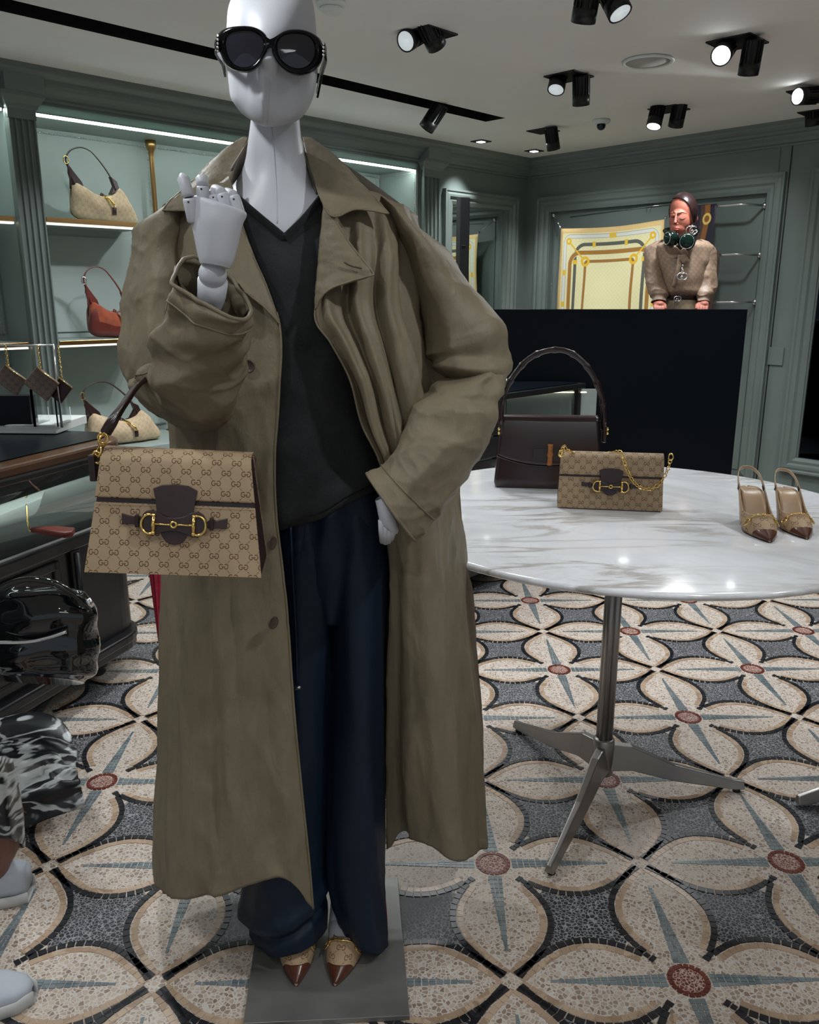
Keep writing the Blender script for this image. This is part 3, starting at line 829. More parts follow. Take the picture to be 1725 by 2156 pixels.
# small square downlights
for px, py, lab in ((1013, 297, 'small square downlight left of the two near the back corner'), (1125, 317, 'small square downlight closest to the back corner cornice')):
    c = onZ(px, py, CEIL); r = thing('square_downlight', lab, 'downlight', (c.x, c.y, CEIL - .004), 'small square downlights')
    MB().box((c.x, c.y, CEIL - .003), (.105, .105, .006), RA).build('frame', M['black'], r)
    MB().box((c.x, c.y, CEIL - .007), (.045, .045, .004), RA).build('diffuser', M['bulb'], r)
    spot((c.x, c.y, CEIL - .02), (c.x, c.y, 0), 9, 80, 0.6)
# wall wash at the mirror
c = A_(0.9, 0.22, 2.43); spot(c, A_(0.86, 0.0, 1.6), 12, 70, .5)
c = onZ(1365, 127, CEIL)
r = thing('ceiling_speaker', 'round flush white speaker grille in the ceiling', 'speaker', (c.x, c.y, CEIL - .004))
MB().lathe([(0.001, 0.0), (0.107, 0.0), (0.112, -.002), (0.118, -.008), (0.113, -.012), (0.105, -.013), (0.101, -.006), (0.001, -.006)], (c.x, c.y, CEIL), n=40).build('rim', M['white'], r)
def gr(b):
    p = geopos(); return {'Base Color': mixc(vor(p, 330, rand=0.0) < .28, (0.42, 0.41, 0.39), (0.2, 0.2, 0.2))}
MB().lathe([(0.001, 0.0), (0.099, 0.0), (0.099, -.003), (0.001, -.003)], (c.x, c.y, CEIL - .0065), n=40).build('grille', material('speaker_grille', rough=.6, build=gr), r)
c = onZ(1267, 252, CEIL)
r = thing('dome_camera', 'small white ceiling dome security camera', 'security camera', (c.x, c.y, CEIL - .03))
MB().lathe([(0.001, 0), (0.052, 0), (0.055, -.008), (0.050, -.02), (0.036, -.026), (0.001, -.026)], (c.x, c.y, CEIL), n=28).build('housing', M['white'], r)
MB().ball((c.x, c.y, CEIL - .034), .027, 10).build('dome', M['booth'], r)
c = onZ(697, 4, CEIL)
r = thing('smoke_detector', 'round white smoke detector on the ceiling beside the mannequin head', 'smoke detector', (c.x, c.y, CEIL - .03))
MB().lathe([(0.001, 0), (0.054, 0), (0.056, -.008), (0.052, -.02), (0.001, -.02)], (c.x, c.y, CEIL), n=32).build('base', M['white'], r)
MB().lathe([(0.001, 0), (0.044, 0), (0.046, -.006), (0.034, -.018), (0.02, -.022), (0.001, -.022)], (c.x, c.y, CEIL - .021), n=32).build('sensor_cap', M['white'], r)

# spots towards the shelves, added to brighten niches and pilaster, no fixtures
for (u, o, tu, tz, pw, an) in ((2.7, 1.25, 3.55, 1.35, 20, 46), (2.9, 1.15, 3.6, .75, 15, 40), (3.75, 1.25, 4.05, 1.0, 14, 44), (1.9, 1.3, 2.1, 1.5, 12, 60)):
    spot(A_(u, o, 2.43), A_(tu, -.3, tz), pw, an, .7, .03)
# ------------------------------------------------------------------ marble table
TC = Vector((0.590, 2.115, 0)); TR = 0.640; TZ = 0.85
table = thing('marble_table', 'round white marble table on a slim three-legged steel pedestal', 'table', (TC.x, TC.y, 0))
prof = [(0.001, TZ - .022), (TR - .05, TZ - .022), (TR - .015, TZ - .019), (TR - .003, TZ - .012), (TR, TZ - .006), (TR - .004, TZ - .001), (TR - .012, TZ), (0.001, TZ)]
MB().lathe(prof, (TC.x, TC.y, 0), n=128).build('tabletop', M['marble'], table)
P0 = Vector((0.572, 2.115, 0))
mb = MB()
for k in range(4):
    a = D(45 + 90 * k + 10); mb.tube([P0 + Vector((math.cos(a) * .0125, math.sin(a) * .0125, .13)), P0 + Vector((math.cos(a) * .0125, math.sin(a) * .0125, TZ - .02))], 0.0118, 16)
mb.build('column', M['steel'], table)
MB().lathe([(0.001, .07), (.031, .07), (.030, .175), (.027, .18), (.001, .18)], (P0.x, P0.y, 0), n=28).build('hub', M['steel'], table)
for fx, fy in ((0.359, 1.757), (0.372, 2.484), (0.991, 2.123)):
    d = Vector((fx, fy, 0)) - P0; L = d.length; d.normalize(); n = Vector((-d.y, d.x, 0))
    mb = MB(); V = []
    st = [(0.0, .085, .165, .026), (.08, .085, .155, .024), (L * .5, .045, .092, .018), (L * .92, .012, .040, .013), (L, .010, .034, .013)]
    for t, z0, z1, wd in st:
        c = P0 + d * t; V += [c - n * wd + Zv * z0, c + n * wd + Zv * z0, c + n * wd * .45 + Zv * z1, c - n * wd * .45 + Zv * z1]
    Fc = [(4 * i + k, 4 * i + (k + 1) % 4, 4 * i + 4 + (k + 1) % 4, 4 * i + 4 + k) for i in range(4) for k in range(4)] + [(3, 2, 1, 0), (16, 17, 18, 19)]
    mb.add(V, Fc, smooth=False); lg = mb.build('leg', M['steel'], table, bevel=0.003)
    MB().lathe([(.001, 0), (.011, 0), (.011, .012), (.001, .012)], P0 + d * (L - .02), n=14).build('foot_pad', M['black'], lg)
# second table beyond the right edge: only a foot and the shaft of its pedestal show
t2 = thing('second_pedestal_table', 'steel pedestal foot of another table entering at the right edge', 'table', (1.50, 2.12, 0))
q = Vector((1.111, 2.045, 0)); c = Vector((1.52, 2.10, 0)); d = (q - c).normalized(); n = Vector((-d.y, d.x, 0)); V = []
L = (q - c).length
for t, z0, z1, wd in ((0.0, .085, .165, .026), (L * .5, .045, .092, .018), (L * .92, .012, .046, .014), (L, .010, .036, .014)):
    p = c + d * t; V += [p - n * wd + Zv * z0, p + n * wd + Zv * z0, p + n * wd * .45 + Zv * z1, p - n * wd * .45 + Zv * z1]
MB().add(V, [(4 * i + k, 4 * i + (k + 1) % 4, 4 * i + 4 + (k + 1) % 4, 4 * i + 4 + k) for i in range(3) for k in range(4)] + [(3, 2, 1, 0), (12, 13, 14, 15)], smooth=False).build('leg', M['steel'], t2, bevel=.003)
MB().tube([c + Zv * .1, c + Zv * .72], .024, 20).build('column', M['steel'], t2)
MB().lathe([(0.001, .72), (.35, .72), (.36, .73), (.35, .742), (.001, .742)], (c.x + .02, c.y, 0), n=64).build('tabletop', M['marble'], t2)

# ------------------------------------------------------------------ DJ booth and counter
bt = thing('booth', 'tall glossy black panel booth the woman stands behind', 'booth', (1.12, 4.5, 0))
xl, xr = W(1026, 652, 4.47).x, W(1575, 652, 4.47).x
MB().box(((xl + xr) / 2, 4.485, .665), (xr - xl, .03, 1.33)).build('front_panel', M['booth'], bt, bevel=.002)
MB().box(((xl + xr) / 2, 4.60, 1.18), (xr - xl - .02, .20, .03)).build('shelf', M['black'], bt)
for x in (xl + .015, xr - .015): MB().box((x, 4.60, .60), (.03, .20, 1.19)).build('side_panel', M['black'], bt)
ds = thing('riser_platform', 'low black platform behind the booth', 'platform', (1.55, 5.05, 0)); MB().box((1.60, 4.95, .13), (.80, .46, .26)).build('deck', M['black'], ds)

ct = thing('glass_counter', 'black framed glass display counter in front of the booth, left of it', 'display counter', (.3, 4.1, 0))
poly = [Vector((0.05, 3.46, 0)), Vector((.965, 4.385, 0)), Vector((.90, 4.45, 0)), Vector((-.30, 4.45, 0)), Vector((-.45, 3.95, 0))]
def inset(P, d):
    c = sum(P, Vector()) / len(P); return [c + (p - c) * (1 - d / (p - c).length) for p in P]
top = poly
MB().prism([p + Zv * .925 for p in top], Zv * .028).build('top_frame', M['lacquer'], ct, bevel=.003)
MB().prism([p + Zv * .9535 for p in inset(top, .05)], Zv * .004).build('glass_top', M['booth'], ct)
MB().prism([p + Zv * .16 for p in inset(poly, .03)], Zv * .36).build('cabinet_body', M['lacquer'], ct)
MB().prism([p + Zv * .10 for p in poly], Zv * .06).build('base_rail', M['lacquer'], ct, bevel=.004)
MB().prism([p + Zv * .70 for p in inset(poly, .05)], Zv * .012).build('display_shelf', M['white'], ct)
MB().box((.72, 4.405, .74), (.62, .01, .36)).build('lit_back_panel', M['green_light'], ct)  # pale colour stands in for the lit display interior
MB().box((.72, 4.385, .905), (.5, .012, .006)).build('led_strip', M['soft_glow'], ct)  # glowing strip added to brighten the display
dirc = (poly[1] - poly[0]).normalized(); nrm = Vector((dirc.y, -dirc.x, 0))
for t in (0.0, .60, 1.27):
    p = poly[0] + dirc * min(t, 1.27) - nrm * .03
    MB().box(p + Zv * .72, (.03, .03, .41), Matrix.Rotation(math.atan2(dirc.y, dirc.x), 3, 'Z')).build('post', M['lacquer'], ct)
p = poly[0] + dirc * .32 - nrm * .02
for k in range(3):
    dr = MB().box(p + Zv * (.60 + .105 * k), (.54, .022, .095), Matrix.Rotation(math.atan2(dirc.y, dirc.x), 3, 'Z')).build('drawer', M['lacquer'], ct, bevel=.003)
    MB().ball(p + nrm * .02 + Zv * (.60 + .105 * k), .008, 6).build('knob', M['chrome'], dr)
p = poly[0] + dirc * .95 - nrm * .03
MB().box(p + Zv * .735, (.58, .004, .36), Matrix.Rotation(math.atan2(dirc.y, dirc.x), 3, 'Z')).build('glass_front', M['glass'], ct)
# trays on a low shelf left of the brown bag
for k, (px, py, lab, m_2) in enumerate(((1018, 990, 'pale green presentation tray behind the marble table beside the brown bag', 'green_light'),)):
    c = W(px, py, 3.98)
    tr = thing('presentation_tray', lab, 'tray', c)
    MB().box(c, (.34, .24, .035), Matrix.Rotation(D(-14), 3, 'Z')).build('tray_base', M[m_2], tr, bevel=.003)
    MB().box(c + Zv * .03, (.30, .20, .028), Matrix.Rotation(D(-14), 3, 'Z')).build('tray_pad', M['white'], tr, bevel=.003)
# jewellery stand
c = W(1056, 822, 4.12); c.z = .955
js = thing('bracelet_stand', 'tiny stand with silver bracelets on the counter behind the mannequin elbow', 'jewellery stand', c)
MB().lathe([(.001, 0), (.030, 0), (.030, .008), (.007, .016), (.007, .10), (.001, .10)], c, n=16).build('stand', M['white'], js)
for k, z in enumerate((.035, .065, .095)):
    Rm = Matrix.Rotation(D(70), 3, 'X')
    MB().tube([c + Zv * z + Rm @ Vector((.026 * math.cos(a), .026 * math.sin(a), 0)) for a in [2 * math.pi * i / 20 for i in range(20)]], .003, 6, closed=True).build('bracelet', M['chrome'], js)
# slim column loudspeaker in front of the mirror
c = W(973, 600, 4.75)
sp = thing('column_loudspeaker', 'slim black column loudspeaker standing in front of the tall mirror', 'loudspeaker', (c.x, c.y, 0))
zt = W(975, 416, 4.75).z
MB().box((c.x, c.y, zt / 2 + .25), (.060, .05, zt - .5), Matrix.Rotation(D(20), 3, 'Z')).build('column', M['black'], sp, bevel=.004)
MB().box((c.x, c.y, .25), (.26, .3, .5), Matrix.Rotation(D(20), 3, 'Z')).build('subwoofer', M['black'], sp, bevel=.01)
MB().box((c.x + .004, c.y - .027, W(975, 518, 4.75).z), (.022, .003, .003), Matrix.Rotation(D(20), 3, 'Z')).build('badge', M['chrome'], sp)

# ------------------------------------------------------------------ left wall shelves, posts, base cabinets
def wall_shelf(u0, u1, z, lab):
    r = thing('wall_shelf', lab, 'shelf', A_((u0 + u1) / 2, -.2, z), 'brass edged niche shelves')
    mb = MB(); A_.box(mb, u0, u1, -.368, -.016, z - .024, z); mb.build('glass_shelf', M['green_light'], r)
    mb = MB(); A_.box(mb, u0, u1, -.016, 0.0, z - .022, z); mb.build('brass_edge', M['brass'], r, bevel=.002)
    mb = MB(); A_.box(mb, u0, u1, -.05, -.015, z - .034, z - .025); tag(mb.build('glow_band', M['soft_glow'], r), 'pale band under the shelf edge, lit look put in as glow')
wall_shelf(3.36, 3.955, 1.782, 'brass edged niche shelf holding the pale canvas bag at the top')
wall_shelf(3.36, 3.955, 1.170, 'brass edged niche shelf holding the rust suede bag')
wall_shelf(4.11, 5.4, 1.775, 'upper brass edged shelf at the far left edge of the frame')
wall_shelf(4.11, 5.4, 1.170, 'lower brass edged shelf at the far left edge of the frame')
wall_shelf(1.33, 3.10, 1.782, 'brass edged shelf hidden mostly behind the mannequin')
ps = A_(3.19, -.29, 0)
mb = MB().lathe([(.001, .585), (.026, .585), (.017, .62), (.014, .7), (.014, 2.17), (.017, 2.20), (.027, 2.222), (.030, 2.236), (.030, 2.262), (.001, 2.262)], ps, n=20)
tag(mb.build('brass_post', M['brass']), 'round brass post rising to a flared cap in the wall niche', 'post')
for u0, u1, lab in ((1.3, 3.19, 'pale green base cabinet under the niche behind the mannequin'), (3.21, 3.96, 'pale green base cabinet under the lowest shelf bag'), (3.965, 4.9, 'pale green base cabinet behind the acrylic stand')):
    r = thing('base_cabinet', lab, 'cabinet', A_((u0 + u1) / 2, -.1, 0), 'green base cabinets along the left wall')
    mb = MB(); A_.box(mb, u0, u1, -.36, .10, .08, .54); mb.build('body', M['green_light'], r)
    mb = MB(); A_.box(mb, u0, u1, -.36, .125, .55, .585); mb.build('top', M['green_light'], r, bevel=.004)
    mb = MB(); A_.box(mb, u0 + .01, u1 - .01, -.3, .104, .54, .55); mb.build('reveal', M['black'], r)
    n = max(1, round((u1 - u0) / .45)); wd = (u1 - u0) / n
    for k in range(n):
        a, b = u0 + k * wd + .01, u0 + (k + 1) * wd - .01
        mb = MB(); A_.box(mb, a, b, .10, .115, .10, .53)
        for s0_, s1_, z0, z1 in ((a, a + .06, .10, .53), (b - .06, b, .10, .53), (a, b, .10, .16), (a, b, .47, .53)): A_.box(mb, s0_, s1_, .115, .128, z0, z1)
        mb.build('door', M['green_light'], r)

# ------------------------------------------------------------------ left glass vitrine on a black lacquered cabinet
vt = thing('display_vitrine', 'black lacquered display cabinet with glass case and wooden rimmed top on bun feet', 'display cabinet', (-1.4, 2.5, 0))
vd = Vector((math.sin(D(20)), math.cos(D(20)), 0)); vn = Vector((vd.y, -vd.x, 0))   # along front edge, outward normal
VC = Vector((-.985, 3.03, 0))
def vfoot(out, rad, back=.85, length=2.0):
    """plan: front edge along vd with a rounded far corner"""
    P = [VC - vd * length + vn * out, ]
    c = VC + vn * out - vd * rad - vn * rad
    for k in range(9):
        a = D(90 * k / 8); P.append(c + vn * rad * math.cos(a) + vd * rad * math.sin(a))
    P += [VC + vd * 0 - vn * back, VC - vd * length - vn * back]; P[-2] = P[-2] + vd * out
    return P
def slab(out, rad, z0, z1, name, mat, parent, bevel=.004): return MB().prism([p + Zv * z0 for p in vfoot(out, rad)], Zv * (z1 - z0)).build(name, mat, parent, bevel=bevel)
slab(.0, .16, .862, .90, 'top_rim', M['brown_wood'], vt, .010)
slab(.006, .16, .842, .866, 'top_moulding', M['lacquer'], vt, .006)
slab(-.075, .12, .900, .904, 'top_glass', M['booth'], vt, 0)
slab(-.03, .13, .605, .615, 'case_floor', M['white'], vt, 0)
p = VC - vd * 1.0 - vn * .06
tag(MB().box(p + Zv * .838, (1.7, .012, .006), Matrix.Rotation(math.atan2(vd.y, vd.x), 3, 'Z')).build('led_strip', M['led'], vt), 'light strip inside the glass case')
slab(-.012, .14, .560, .606, 'lower_rail', M['lacquer'], vt, .008)
slab(-.03, .13, .17, .56, 'cabinet_body', M['lacquer'], vt, 0)
slab(.012, .16, .135, .17, 'base_moulding', M['lacquer'], vt, .008)
slab(.0, .15, .105, .136, 'base_plinth', M['lacquer'], vt, .006)
mb = MB(); P = vfoot(-.028, .13)
for a, b in zip(P[:-2], P[1:-1]): mb.add([a + Zv * .615, b + Zv * .615, b + Zv * .845, a + Zv * .845], [(0, 1, 2, 3)], smooth=True)
tag(mb.build('glass_side', M['glass'], vt, solid=.004), 'clear curved glass side')
for t in (.35, 0.95, 1.55):
    p = VC - vd * t - vn * .03
    MB().box(p + Zv * .365, (.045, .03, .39), Matrix.Rotation(-D(20), 3, 'Z') @ Matrix.Rotation(D(90), 3, 'Z')).build('stile', M['lacquer'], vt, bevel=.004)
    MB().tube([p + vn * .016 + Zv * .18, p + vn * .016 + Zv * .55], .011, 10).build('moulding_rod', M['lacquer'], vt)
for t in (.65, 1.25):
    p = VC - vd * t - vn * .03; Rz = Matrix.Rotation(math.atan2(vd.y, vd.x), 3, 'Z')
    mb = MB()
    for dx, dz, sx, sz in ((0, .165, .44, .03), (0, -.165, .44, .03), (.21, 0, .03, .36), (-.21, 0, .03, .36)):
        mb.box(p + vd * dx + Zv * (.365 + dz), (sx, .026, sz), Rz)
    mb.box(p + Zv * .365, (.42, .010, .34), Rz)
    mb.build('door_panel', M['lacquer'], vt, bevel=.004)
for p in (VC - vd * .17 - vn * .14, VC - vd * 1.2 - vn * .12, VC - vd * .2 - vn * .7):
    MB().lathe([(.001, 0), (.030, 0), (.034, .008), (.026, .02), (.045, .035), (.052, .055), (.045, .078), (.032, .088), (.036, .106), (.001, .106)], p, n=24).build('bun_foot', M['lacquer'], vt)
# ribbed wooden support blocks inside + display cards
c = VC - vd * .55 - vn * .35
fw = MB().box(c + Zv * .64, (.30, .22, .05), Matrix.Rotation(D(-20), 3, 'Z')).build('presentation_block', M['white'], bevel=.003)
tag(fw, 'pale presentation block inside the glass case', 'display block')
c = W(108, 1085, 2.50); c.z = .665
br = thing('brown_leather_pouch', 'pointed brown leather pouch lying inside the glass case', 'pouch', c)
MB().prism([c + Vector(q) for q in ((-.10, .05, 0), (.04, -.015, 0), (.06, .0, 0), (.05, .05, 0), (-.02, .07, 0))], Zv * .02).build('body', M['oxblood'], br, bevel=.006)
MB().tube([c + Vector((-.10, .05, .01)), c + Vector((-.13, .06, .04)), c + Vector((-.135, .065, .07))], .004, 6).build('clasp', M['gold'], br)
# white plinth and acrylic stand with hanging pouches on top
c = onZ(20, 912, .905) + Vector((-.055, .12, 0))
pl = tag(MB().box(c + Zv * .018, (.50, .26, .034), Matrix.Rotation(D(-4), 3, 'Z')).build('white_plinth', M['white'], bevel=.003), 'low white plinth block on top of the display cabinet', 'plinth')
ac = thing('acrylic_stand', 'clear acrylic display stand with a chrome rail on the white plinth', 'display stand', c + Zv * .03)
RY = 3.02
def ap(px, py, Y=RY): return W(px, py, Y)
zb = .935
for x0, x1, yt in ((-60, 62, 800), (62, 112, 820)):
    a, b = ap(x0, yt), ap(x1, yt)
    mb = MB()
    for P in ((a, b),):
        mb.prism([Vector((a.x, a.y, zb)), Vector((b.x, b.y, zb)), Vector((b.x, b.y, a.z)), Vector((a.x, a.y, a.z))], Vector((0, .006, 0)))
        mb.prism([Vector((b.x, b.y, zb)), Vector((b.x, b.y + .12, zb)), Vector((b.x, b.y + .12, a.z)), Vector((b.x, b.y, a.z))], Vector((.006, 0, 0)))
    mb.build('acrylic_panel', M['acrylic'], ac)
a, b = ap(-60, 727, RY - .02), ap(112, 727, RY - .02)
MB().tube([Vector((b.x, b.y, zb)), Vector((b.x, b.y, a.z)), a], .0045, 8).build('rail', M['chrome'], ac)
MB().box((ap(18, 850).x, RY + .05, (zb + ap(0, 835).z) / 2), (.13, .05, ap(0, 835).z - zb)).build('inner_block', M['booth'], ac)
def pouch(px, py, wd, hh, rot, mat, lab):
    c = ap(px, py, RY - .03 + (.024 if px > 110 else 0)); r = thing('chain_pouch', lab, 'pouch', c, 'small pouches hanging on the acrylic stand')
    R = Matrix.Rotation(D(rot), 3, 'Y'); w2, h2 = wd / 2, hh / 2
    G = []
    mb = MB()
    mb.prism([c + R @ Vector(q) for q in ((-w2, -.006, -h2), (w2, -.006, -h2), (w2 * .92, -.006, h2), (-w2 * .92, -.006, h2))], Vector((0, .018, 0)))
    mb.build('body', mat, r, bevel=.003)
    MB().tube([c + R @ Vector((-w2 * .92, -.008, h2)), c + R @ Vector((w2 * .92, -.008, h2))], .0022, 6).build('zip', M['gold'], r)
    tp = c + R @ Vector((-w2 * .6, 0, h2)); chain(tp, Vector((tp.x - .002, tp.y, ap(0, 727).z)), r, .0035, M['gold'])
    return r
def chain(a, b, parent, r=.004, mat=None, sag=0, name='chain', n=None, path=None, wire=.35, asp=1.5):
    path = path or [a, b]
    P = cat_spline(path, 12) if len(path) > 2 else [Vector(path[0]).lerp(Vector(path[1]), k / 24) for k in range(25)]
    L = sum((q - p).length for p, q in zip(P, P[1:])); n = max(2, int(L / (r * 2 * asp * .78)))
    def at(t):
        d = t * L; 
        for p, q in zip(P, P[1:]):
            l = (q - p).length
            if d <= l or q is P[-1]: return p.lerp(q, min(1, d / max(l, 1e-9))), (q - p).normalized()
            d -= l
    mb = MB()
    for k in range(n):
        p, t = at((k + .5) / n); s1 = t.orthogonal().normalized(); s2 = t.cross(s1)
        sd_ = (s1 if k % 2 else s2)
        mb.tube([p + t * math.cos(a_) * r * asp + sd_ * math.sin(a_) * r for a_ in [2 * math.pi * i / 10 for i in range(10)]], r * wire, 5, closed=True)
    return mb.build(name, mat or M['gold'], parent)
pouch(22, 800, .095, .070, 38, M['canvas_dark'], 'taupe monogram chain pouch at the left edge')
pouch(88, 808, .102, .080, 40, M['canvas_dark'], 'largest taupe monogram chain pouch hanging in the middle')
pouch(127, 822, .062, .075, 42, M['leather'], 'dark brown chain pouch with a small tag at the right end')
# closed crimson umbrella behind the mannequin
a = onZ(338, 1368, .0); b = a + Vector((-.02, .12, .62))
um = thing('closed_umbrella', 'closed crimson umbrella standing on its tip behind the coat', 'umbrella', a)
t = b - a; G = []
for i in range(13):
    f = i / 12; c = a + t * (.06 + .94 * f); rr = .007 + .040 * f
    G.append([c + Vector((math.cos(q) * rr * (1 + .16 * math.cos(8 * q)), math.sin(q) * rr * (1 + .16 * math.cos(8 * q)), 0)) for q in [2 * math.pi * k / 48 for k in range(48)]])
MB().grid(G, closed_u=True).build('canopy', M['red'], um)
MB().tube([a, a + t * .08], [.003, .006], 8).build('ferrule', M['black'], um)
MB().tube([a + t, a + t * 1.1], .006, 8).build('shaft', M['black'], um)
# ------------------------------------------------------------------ mannequin
pc = [onZ(863, 2139, .012), onZ(838, 1848, .012), onZ(512, 2156, .012)]
MQ = Vector((-.165, 1.53, 0))
mq = thing('mannequin', 'white faceless mannequin in an open olive trench coat, charcoal V-neck and navy trousers', 'mannequin', MQ)
a, b, c = pc; d = c + (b - a)
MB().prism([Vector((p.x, p.y, 0.001)) for p in (a, b, d, c)], Zv * .012).build('base_plate', M['plate'], mq, bevel=.001)

def wr(scale, amp, seed=0, stretch=(1, 1, 1), det=3):
    def f(u, v, p):
        q = Vector((p.x * stretch[0], p.y * stretch[1], p.z * stretch[2])) * scale + Vector((seed * 7.3, seed * 3.1, 0))
        s = 0; a_ = 1
        for k in range(det): s += a_ * noise.noise(q); q = q * 2.07 + Vector((3.1, 1.7, 5.3)); a_ *= .5
        return amp * s
    return f
def crease(scale, amp, seed=0, stretch=(1, 1, 1), w_=.16):
    """sharp folds between flatter planes"""
    def f(u, v, p):
        q = Vector((p.x * stretch[0], p.y * stretch[1], p.z * stretch[2])) * scale + Vector((seed * 5.1, seed * 2.3, seed))
        n1 = noise.noise(q); n2 = noise.noise(q * 1.9 + Vector((4, 2, 1)))
        return amp * (math.exp(-abs(n1) / w_) - .35) + amp * .45 * (math.exp(-abs(n2) / w_) - .35)
    return f
def addf(*fs): return lambda u, v, p: sum(f(u, v, p) for f in fs)
def ell(c, r, mb, R=None): mb.ball(c, r, 14, R)

# body: head, neck and shoulders as one continuous surface (voxel merged)
mb = MB()
HY = 1.505
def hring(py, xl, xr, Y, depth, back=0.0, tilt=0.0):
    return ((xl + xr) / 2, py, Y + back, (xr - xl) / 2, tilt, 0, 0, 0, depth)
head = [hring(-46, 560, 590, HY, .012, .02), hring(-42, 535, 612, HY, .035, .02), hring(-28, 508, 640, HY, .062, .016), hring(-8, 490, 655, HY, .080, .012), hring(20, 480, 662, HY, .093, .006),
        hring(60, 477, 666, HY, .099, .0), hring(110, 476, 668, HY, .099, -.002), hring(150, 479, 669, HY, .096, -.006), hring(185, 482, 664, HY, .092, -.010, 3), hring(212, 486, 655, HY, .086, -.016, 6),
        hring(232, 497, 642, HY, .076, -.024, 8), hring(248, 512, 627, HY, .062, -.032, 6), hring(259, 532, 606, HY, .042, -.044, 3), hring(265, 552, 586, HY, .02, -.056), hring(267, 563, 576, HY, .008, -.062)]
def face(u, v, p):
    # centre ridge from brow to chin, flattened cheeks either side
    c_ = W(572, 150, HY); dx = (p.x - c_.x)
    if p.y > HY - .03: return 0
    z0 = W(578, 60, HY - .1).z; z1 = W(580, 250, HY - .1).z; t = (z0 - p.z) / (z0 - z1)
    k = max(0, min(1, t * 2.2)) * max(0, min(1, (1.1 - t) * 3))
    return k * (.018 * math.exp(-abs(dx) / .0085) - .006 * math.exp(-((abs(dx) - .036) / .016) ** 2))
G = rings(head, 72, 5, face); mb.grid(G, closed_u=True).cap(G)
nose_c = W(566, 128, HY - .100)
mb.tube([W(562, 78, HY - .094), W(565, 105, HY - .104), W(567, 128, HY - .118), W(571, 148, HY - .105), W(575, 175, HY - .092)], [.004, .009, .0135, .010, .003], 12)
neck = [hring(205, 535, 628, 1.545, .050), hring(262, 527, 632, 1.548, .053), hring(300, 522, 636, 1.552, .056), hring(335, 517, 643, 1.556, .060), hring(362, 508, 651, 1.56, .068), hring(385, 494, 665, 1.563, .078),
        hring(410, 470, 690, 1.566, .090), hring(440, 430, 740, 1.568, .102), hring(480, 400, 780, 1.568, .112), hring(540, 395, 785, 1.568, .115), hring(600, 405, 775, 1.568, .113)]
G = rings(neck, 56, 5); mb.grid(G, closed_u=True)
mb.cap(G)
mbody = mb.build('body', M['mannequin'], mq, weld=.0002, remesh=.0032, smoothit=3)
mtree = skin_tree(mbody)
for P_ in (((569, 172), (566, 200), (564, 230), (563, 262)), ((572, 268), (576, 310), (579, 350), (582, 400), (584, 470))):
    q = cat_spline([Vector((x, y, 0)) for x, y in P_], 10); MB().tube([hit(mtree, p.x, p.y, .0001, 1.45) for p in q], .0009, 6).build('seam', M['mannequin'], mq)
# ------------------------------------------------------------------ clothes
def part(name, G, mat, solid=.0022, closed=False, parent=None, sub=0, off=0):
    return MB().grid(G, closed_u=closed).build(name, mat, parent or mq, solid=solid, recalc=False, sub=sub, offset=off)
# sweater
rows = []
tops = [(415, 372, 1.56), (452, 372, 1.515), (487, 397, 1.482), (546, 449, 1.462), (600, 497, 1.452), (640, 458, 1.458), (677, 410, 1.474), (722, 392, 1.51), (770, 400, 1.56)]
m1 = [(425, 560, 1.52), (462, 570, 1.475), (505, 575, 1.450), (555, 580, 1.436), (602, 590, 1.430), (650, 585, 1.436), (700, 575, 1.450), (755, 570, 1.475), (800, 560, 1.53)]
m2 = [(440, 760, 1.53), (480, 770, 1.475), (520, 775, 1.446), (565, 780, 1.432), (612, 785, 1.428), (662, 785, 1.434), (712, 780, 1.448), (765, 775, 1.475), (815, 760, 1.53)]
m3 = [(450, 960, 1.53), (490, 970, 1.478), (530, 980, 1.450), (572, 985, 1.436), (618, 985, 1.432), (668, 975, 1.434), (720, 960, 1.444), (772, 945, 1.474), (820, 930, 1.53)]
m4 = [(465, 1060, 1.53), (505, 1070, 1.48), (540, 1080, 1.45), (578, 1085, 1.430), (620, 1080, 1.424), (668, 1065, 1.422), (722, 1040, 1.430), (778, 1008, 1.462), (822, 985, 1.53)]
m5 = [(475, 1085, 1.53), (510, 1098, 1.485), (548, 1108, 1.46), (585, 1112, 1.446), (625, 1106, 1.442), (672, 1090, 1.440), (724, 1066, 1.444), (776, 1034, 1.468), (820, 1005, 1.53)]
def sw_fold(u, v, p):
    # hem bag-over fold and long soft drapes
    f = .004 * math.sin(u * 26 + v * 4) * max(0, v - .3)
    f -= .010 * math.exp(-((v - .90 + .05 * (u - .6)) / .022) ** 2) * max(0, min(1, (u - .5) * 5))
    return f
G = patch([tops, m1, m2, m3, m4, m5], 8, 16, addf(sw_fold, wr(9, .003, 1)))
sw = part('sweater', G, M['sweater'], .003)
bo = [Vector(W(*p)) for p in ((487, 397, 1.480), (516, 424, 1.466), (546, 450, 1.458), (575, 474, 1.452), (600, 495, 1.449))]
bo2 = [Vector(W(*p)) for p in ((600, 495, 1.449), (622, 474, 1.452), (640, 456, 1.456), (660, 432, 1.463), (677, 410, 1.471))]
mb = MB()
for P_ in (bo, bo2): mb.strap(cat_spline([p + Vector((0, -.004, -.006)) for p in P_], 6), .015, .004, (0, -.4, 1))
mb.build('neck_band', M['sweater'], sw, bevel=.001)
